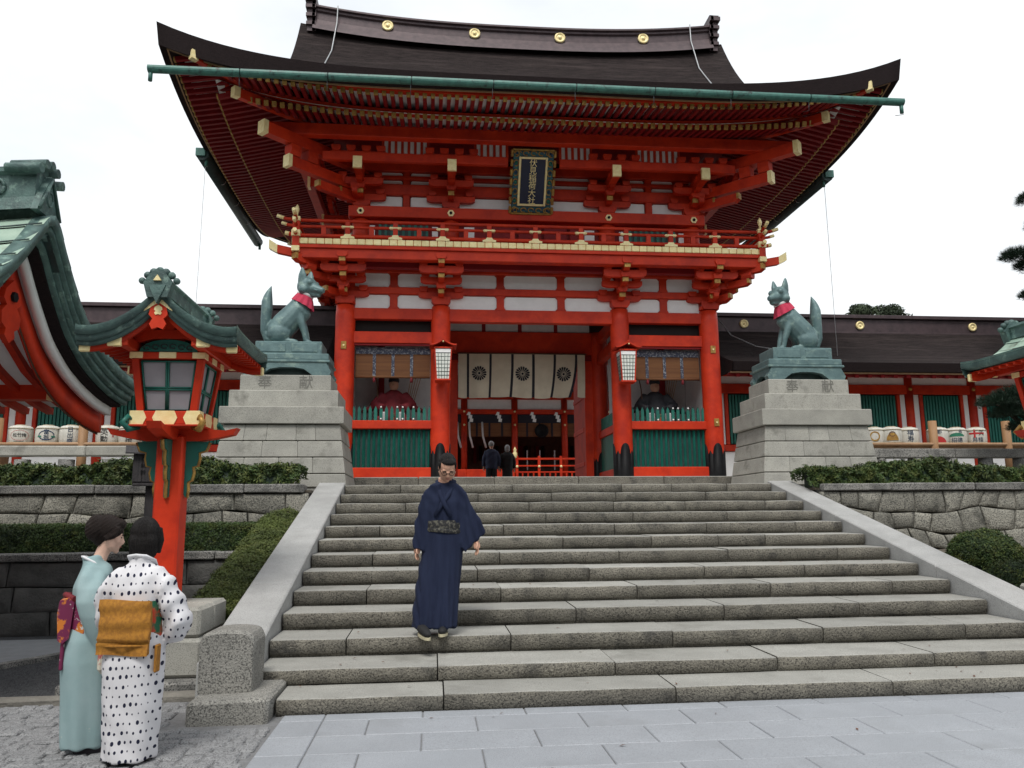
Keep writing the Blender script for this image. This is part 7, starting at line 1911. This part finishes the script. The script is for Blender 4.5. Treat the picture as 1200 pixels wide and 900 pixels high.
# ------------------------------------------------------------------ woman in mint kimono, seen from the side
def woman_mint():
    M_h = Matrix.Translation((.0, -.045, 1.30)) @ Matrix.Rotation(.10, 4, 'Z') @ Matrix.Rotation(.22, 4, 'X')
    b = MB(); b.merge(head_mb(female=True), M_h)
    b.tube([(0, .02, .85), (0, .02, 1.0), (0, .015, 1.16), (0, -.005, 1.24), (0, -.03, 1.32)], [.09, .09, .08, .045, .041], 12)
    WR = {-1: (-.10, -.25, .83), 1: (.10, -.25, .83)}
    for s in (-1, 1):
        w = Vector(WR[s]); b.tube([(s * .09, .02, 1.13), (s * .165, .01, 1.03), (s * .19, -.06, .90), tuple((w + Vector((s * .19, -.06, .90))) / 2), tuple(w)], [.045, .04, .036, .030, .023], 10)
        b.merge(hand_mb(s, .6), Matrix.Translation(w) @ Matrix.Rotation(-.9, 4, 'X'))
        b.tube([(s * .06, .02, .85), (s * .062, .02, .40), (s * .062, .02, .06)], [.075, .055, .035], 10)
    body = link('person', fuse(b, .0068, 2, 'person', ('skin_fair',))); body.location = (-4.55, -.12, G0); body.rotation_euler.z = pi / 2 + .30; body.scale = (.92, .92, 1.0)
    tag(body, 'woman in pale mint kimono with hair pinned up, seen in profile', 'person'); OFF[body.name] = (0, 0, 0)
    face_bits(body, M_h, 'hair_brown')
    hm = MB(); hm.sphere((0, .026, .142), .104, 18, 12, sc=(.92, 1.08, .98)); hm.sphere((0, .105, .135), .082, 14, 10, sc=(1.1, .95, 1.15)); hm.sphere((0, .06, .07), .06, 10, 8, sc=(1.0, .8, .9)); hm.sphere((0, -.04, .195), .06, 10, 8, sc=(1.15, .9, .6))
    for s in (-1, 1): hm.tube([(s * .072, -.035, .165), (s * .082, -.02, .11), (s * .075, .03, .075)], [.026, .022, .02], 8)
    link('hair', finish(fuse(MB().merge(hm, M_h), .007, 2, 'hair', ('hair_brown',)), lambda c: .002 * np.sin(c[:, 2] * 240 + c[:, 1] * 160)), body)
    k = MB()
    add_fixed(k, loft(MB(), [(.035, .0, .0, .150, .150), (.12, .0, .0, .160, .158), (.35, 0, .008, .178, .165), (.58, 0, .02, .190, .175), (.72, 0, .02, .182, .165), (.80, 0, .015, .165, .145), (.95, 0, .01, .160, .138), (1.06, 0, .008, .172, .140), (1.14, 0, .008, .168, .118), (1.20, 0, .012, .120, .095), (1.235, 0, .025, .085, .082), (1.265, 0, .045, .080, .070)]))
    for s in (-1, 1):
        add_fixed(k, loft(MB(), [(.58, s * .150, -.17, .030, .10), (.66, s * .165, -.165, .045, .14), (.78, s * .185, -.13, .060, .165), (.88, s * .195, -.07, .072, .15), (.97, s * .190, -.01, .078, .12), (1.06, s * .165, .015, .080, .10), (1.14, s * .125, .02, .075, .085), (1.20, s * .08, .02, .06, .065)], 20))
    def fold(c):
        th = np.arctan2(c[:, 1], c[:, 0]); low = np.clip((.72 - c[:, 2]) / .6, 0, 1); up = np.clip((c[:, 2] - .95) / .15, 0, 1)
        return .008 * low * np.sin(th * 7 + c[:, 2] * 3) + .007 * up * np.sin(c[:, 1] * 44 + c[:, 2] * 26) + .006 * np.exp(-((c[:, 2] - .70) / .06) ** 2) * np.sin(th * 5)
    link('kimono', finish(fuse(k, .0105, 3, 'kimono', ('kimono_mint',)), fold), body)
    obj(MB().tube([(-.078, -.05, 1.18), (-.092, .02, 1.225), (-.062, .082, 1.254), (0, .102, 1.258), (.062, .082, 1.254), (.092, .02, 1.225), (.078, -.05, 1.18)], .016, 8, flat=.6), 'collar', 'white_cloth', body)
    ob = MB(); ob.grid(lambda u, v: ((.174 + .004 * sin(v * pi)) * cos(2 * pi * u), .012 + (.152 + .004 * sin(v * pi)) * sin(2 * pi * u), lerp(.70, .98, v)), 36, 8, 0, True, True)
    s0 = obj(ob, 'sash', 'obi_multi', body)
    # drum bow: padded loop with tail
    lp = MB(); pr = [(.12, .97), (.16, 1.0), (.215, .985), (.225, .90), (.21, .73), (.18, .71), (.14, .74)]
    lp.prism([(p[0], p[1]) for p in pr], 'x', -.145, .145); obj(lp, 'sash_bow', 'obi_multi', s0)
    obj(MB().cbox(-.13, .13, .165, .19, .54, .72, .008), 'sash_tail', 'obi_multi', s0)
    obj(MB().tube([(-.14, .12, .99), (0, .195, 1.012), (.14, .12, .99)], .020, 8), 'sash_scarf', 'robe_red', s0)
    for s in (-1, 1):
        y0 = -.03 if s < 0 else -.07
        f = MB().tube([(s * .062, .06 + y0, .075), (s * .062, -.02 + y0, .07), (s * .062, -.10 + y0, .05), (s * .062, -.135 + y0, .045)], [.034, .038, .032, .018], 10)
        o1 = link('sock', fuse(f, .008, 2, 'sock', ('white_cloth',)), body)
        obj(MB().prism([(s * .062 + .042 * cos(t), -.03 + y0 + .125 * sin(t)) for t in (2 * pi * q / 18 for q in range(18))], 'z', .002, .034), 'sandal', 'sandal', body)
        obj(MB().tube([(s * .062 - .03, y0 - .02, .06), (s * .062, y0 - .085, .085), (s * .062 + .03, y0 - .02, .06)], .006, 5), 'sandal_strap', 'robe_red', body)
woman_mint()
# ------------------------------------------------------------------ two visitors beyond the gate, from behind
def visitor(x, y, z, h, label, coat, hair, sw, skirt=False):
    S = h / 1.70; b = MB()
    b.merge(head_mb(), Matrix.Translation((0, -.01, 1.46)) @ Matrix.Rotation(-.06, 4, 'X'))
    b.tube([(0, 0, .9), (0, 0, 1.1), (0, 0, 1.34), (0, 0, 1.42), (0, 0, 1.48)], [.10, .10, .09, .06, .05], 12)
    for s in (-1, 1):
        b.tube([(s * .13, 0, 1.34), (s * .235, .01, 1.15), (s * .26, -.025, .97), (s * .255, -.055, .84)], [.04, .04, .034, .026], 10); b.merge(hand_mb(s, .4), Matrix.Translation((s * .25, -.06, .83)))
        b.tube([(s * .09, 0, .92), (s * .10, 0, .5), (s * .10, 0, .06)], [.085, .06, .04], 10); b.tube([(s * .10, .04, .04), (s * .10, -.10, .035)], [.04, .035], 8)
    me = fuse(b, .011, 2, 'person', ('skin',)); body = link('person', me); body.location = (x, y, z); body.scale = (S, S, S); body.rotation_euler.z = pi
    tag(body, label, 'person'); OFF[body.name] = (0, 0, 0)
    hm = MB().sphere((0, .022, .14), .102, 14, 8, sc=(.95, 1.08, 1.0))
    if skirt: hm.sphere((0, .045, .06), .09, 12, 8, sc=(1.1, .8, 1.0))
    link('hair', fuse(MB().merge(hm, Matrix.Translation((0, -.01, 1.46))), .012, 1, 'hair', (hair,)), body)
    k = MB(); add_fixed(k, loft(MB(), [(.78, 0, 0, .20, .15), (.95, 0, 0, .195, .15), (1.15, 0, 0, .205, .15), (1.32, 0, 0, .215, .13), (1.39, 0, 0, .15, .10), (1.435, 0, 0, .075, .07)]))
    for s in (-1, 1): k.merge(MB().tube([(s * .15, 0, 1.35), (s * .235, .01, 1.16), (s * .262, -.02, .98), (s * .255, -.05, .87)], [.075, .068, .058, .048], 10))
    cz = fuse(k, .014, 3, 'jacket', (coat,)); finish(cz, lambda c: .006 * np.sin(c[:, 2] * 30 + c[:, 0] * 20)); link('jacket', cz, body)
    t_ = MB()
    if skirt: add_fixed(t_, loft(MB(), [(.30, 0, 0, .19, .15), (.85, 0, 0, .185, .14)]))
    else:
        for s in (-1, 1): t_.merge(MB().tube([(s * .085, 0, .90), (s * .10, 0, .5), (s * .10, 0, .06)], [.11, .088, .078], 12))
    link('skirt' if skirt else 'trousers', fuse(t_, .014, 2, 'trousers', ('cloth_black',)), body)
visitor(-.30, 21.0, 2.415, 1.74, 'grey-haired man in dark suit beyond the gate, seen from behind, left of two visitors', 'cloth_blue', 'hair_grey', .5)
visitor(.25, 21.1, 2.415, 1.62, 'woman in black jacket and skirt beyond the gate, right of two visitors', 'cloth_black', 'hair_grey', .45, True)

# ------------------------------------------------------------------ fallen leaves
g7 = np.random.default_rng(77); P7 = []
for k in range(70):
    i = int(g7.integers(0, 7))
    if i == 0: P7.append((g7.uniform(-3.3, 4), g7.uniform(-.6, .66), G0 + .008))
    else: P7.append((g7.uniform(-3.5, 3.5), i * T + g7.uniform(.12, .55), i * H + .010 + (.035 if i == 1 else 0)))
V, F = leaves(np.array(P7), np.tile(np.array([0., 0, 4.]), (70, 1)), .016, None, 'l', 8, elong=1.2)
tag(link('fallen_leaves', np_mesh('fallen_leaves', V, F, ['wood_brown'])), 'scattered small dry leaves on the steps and paving', 'leaves', kind='stuff')
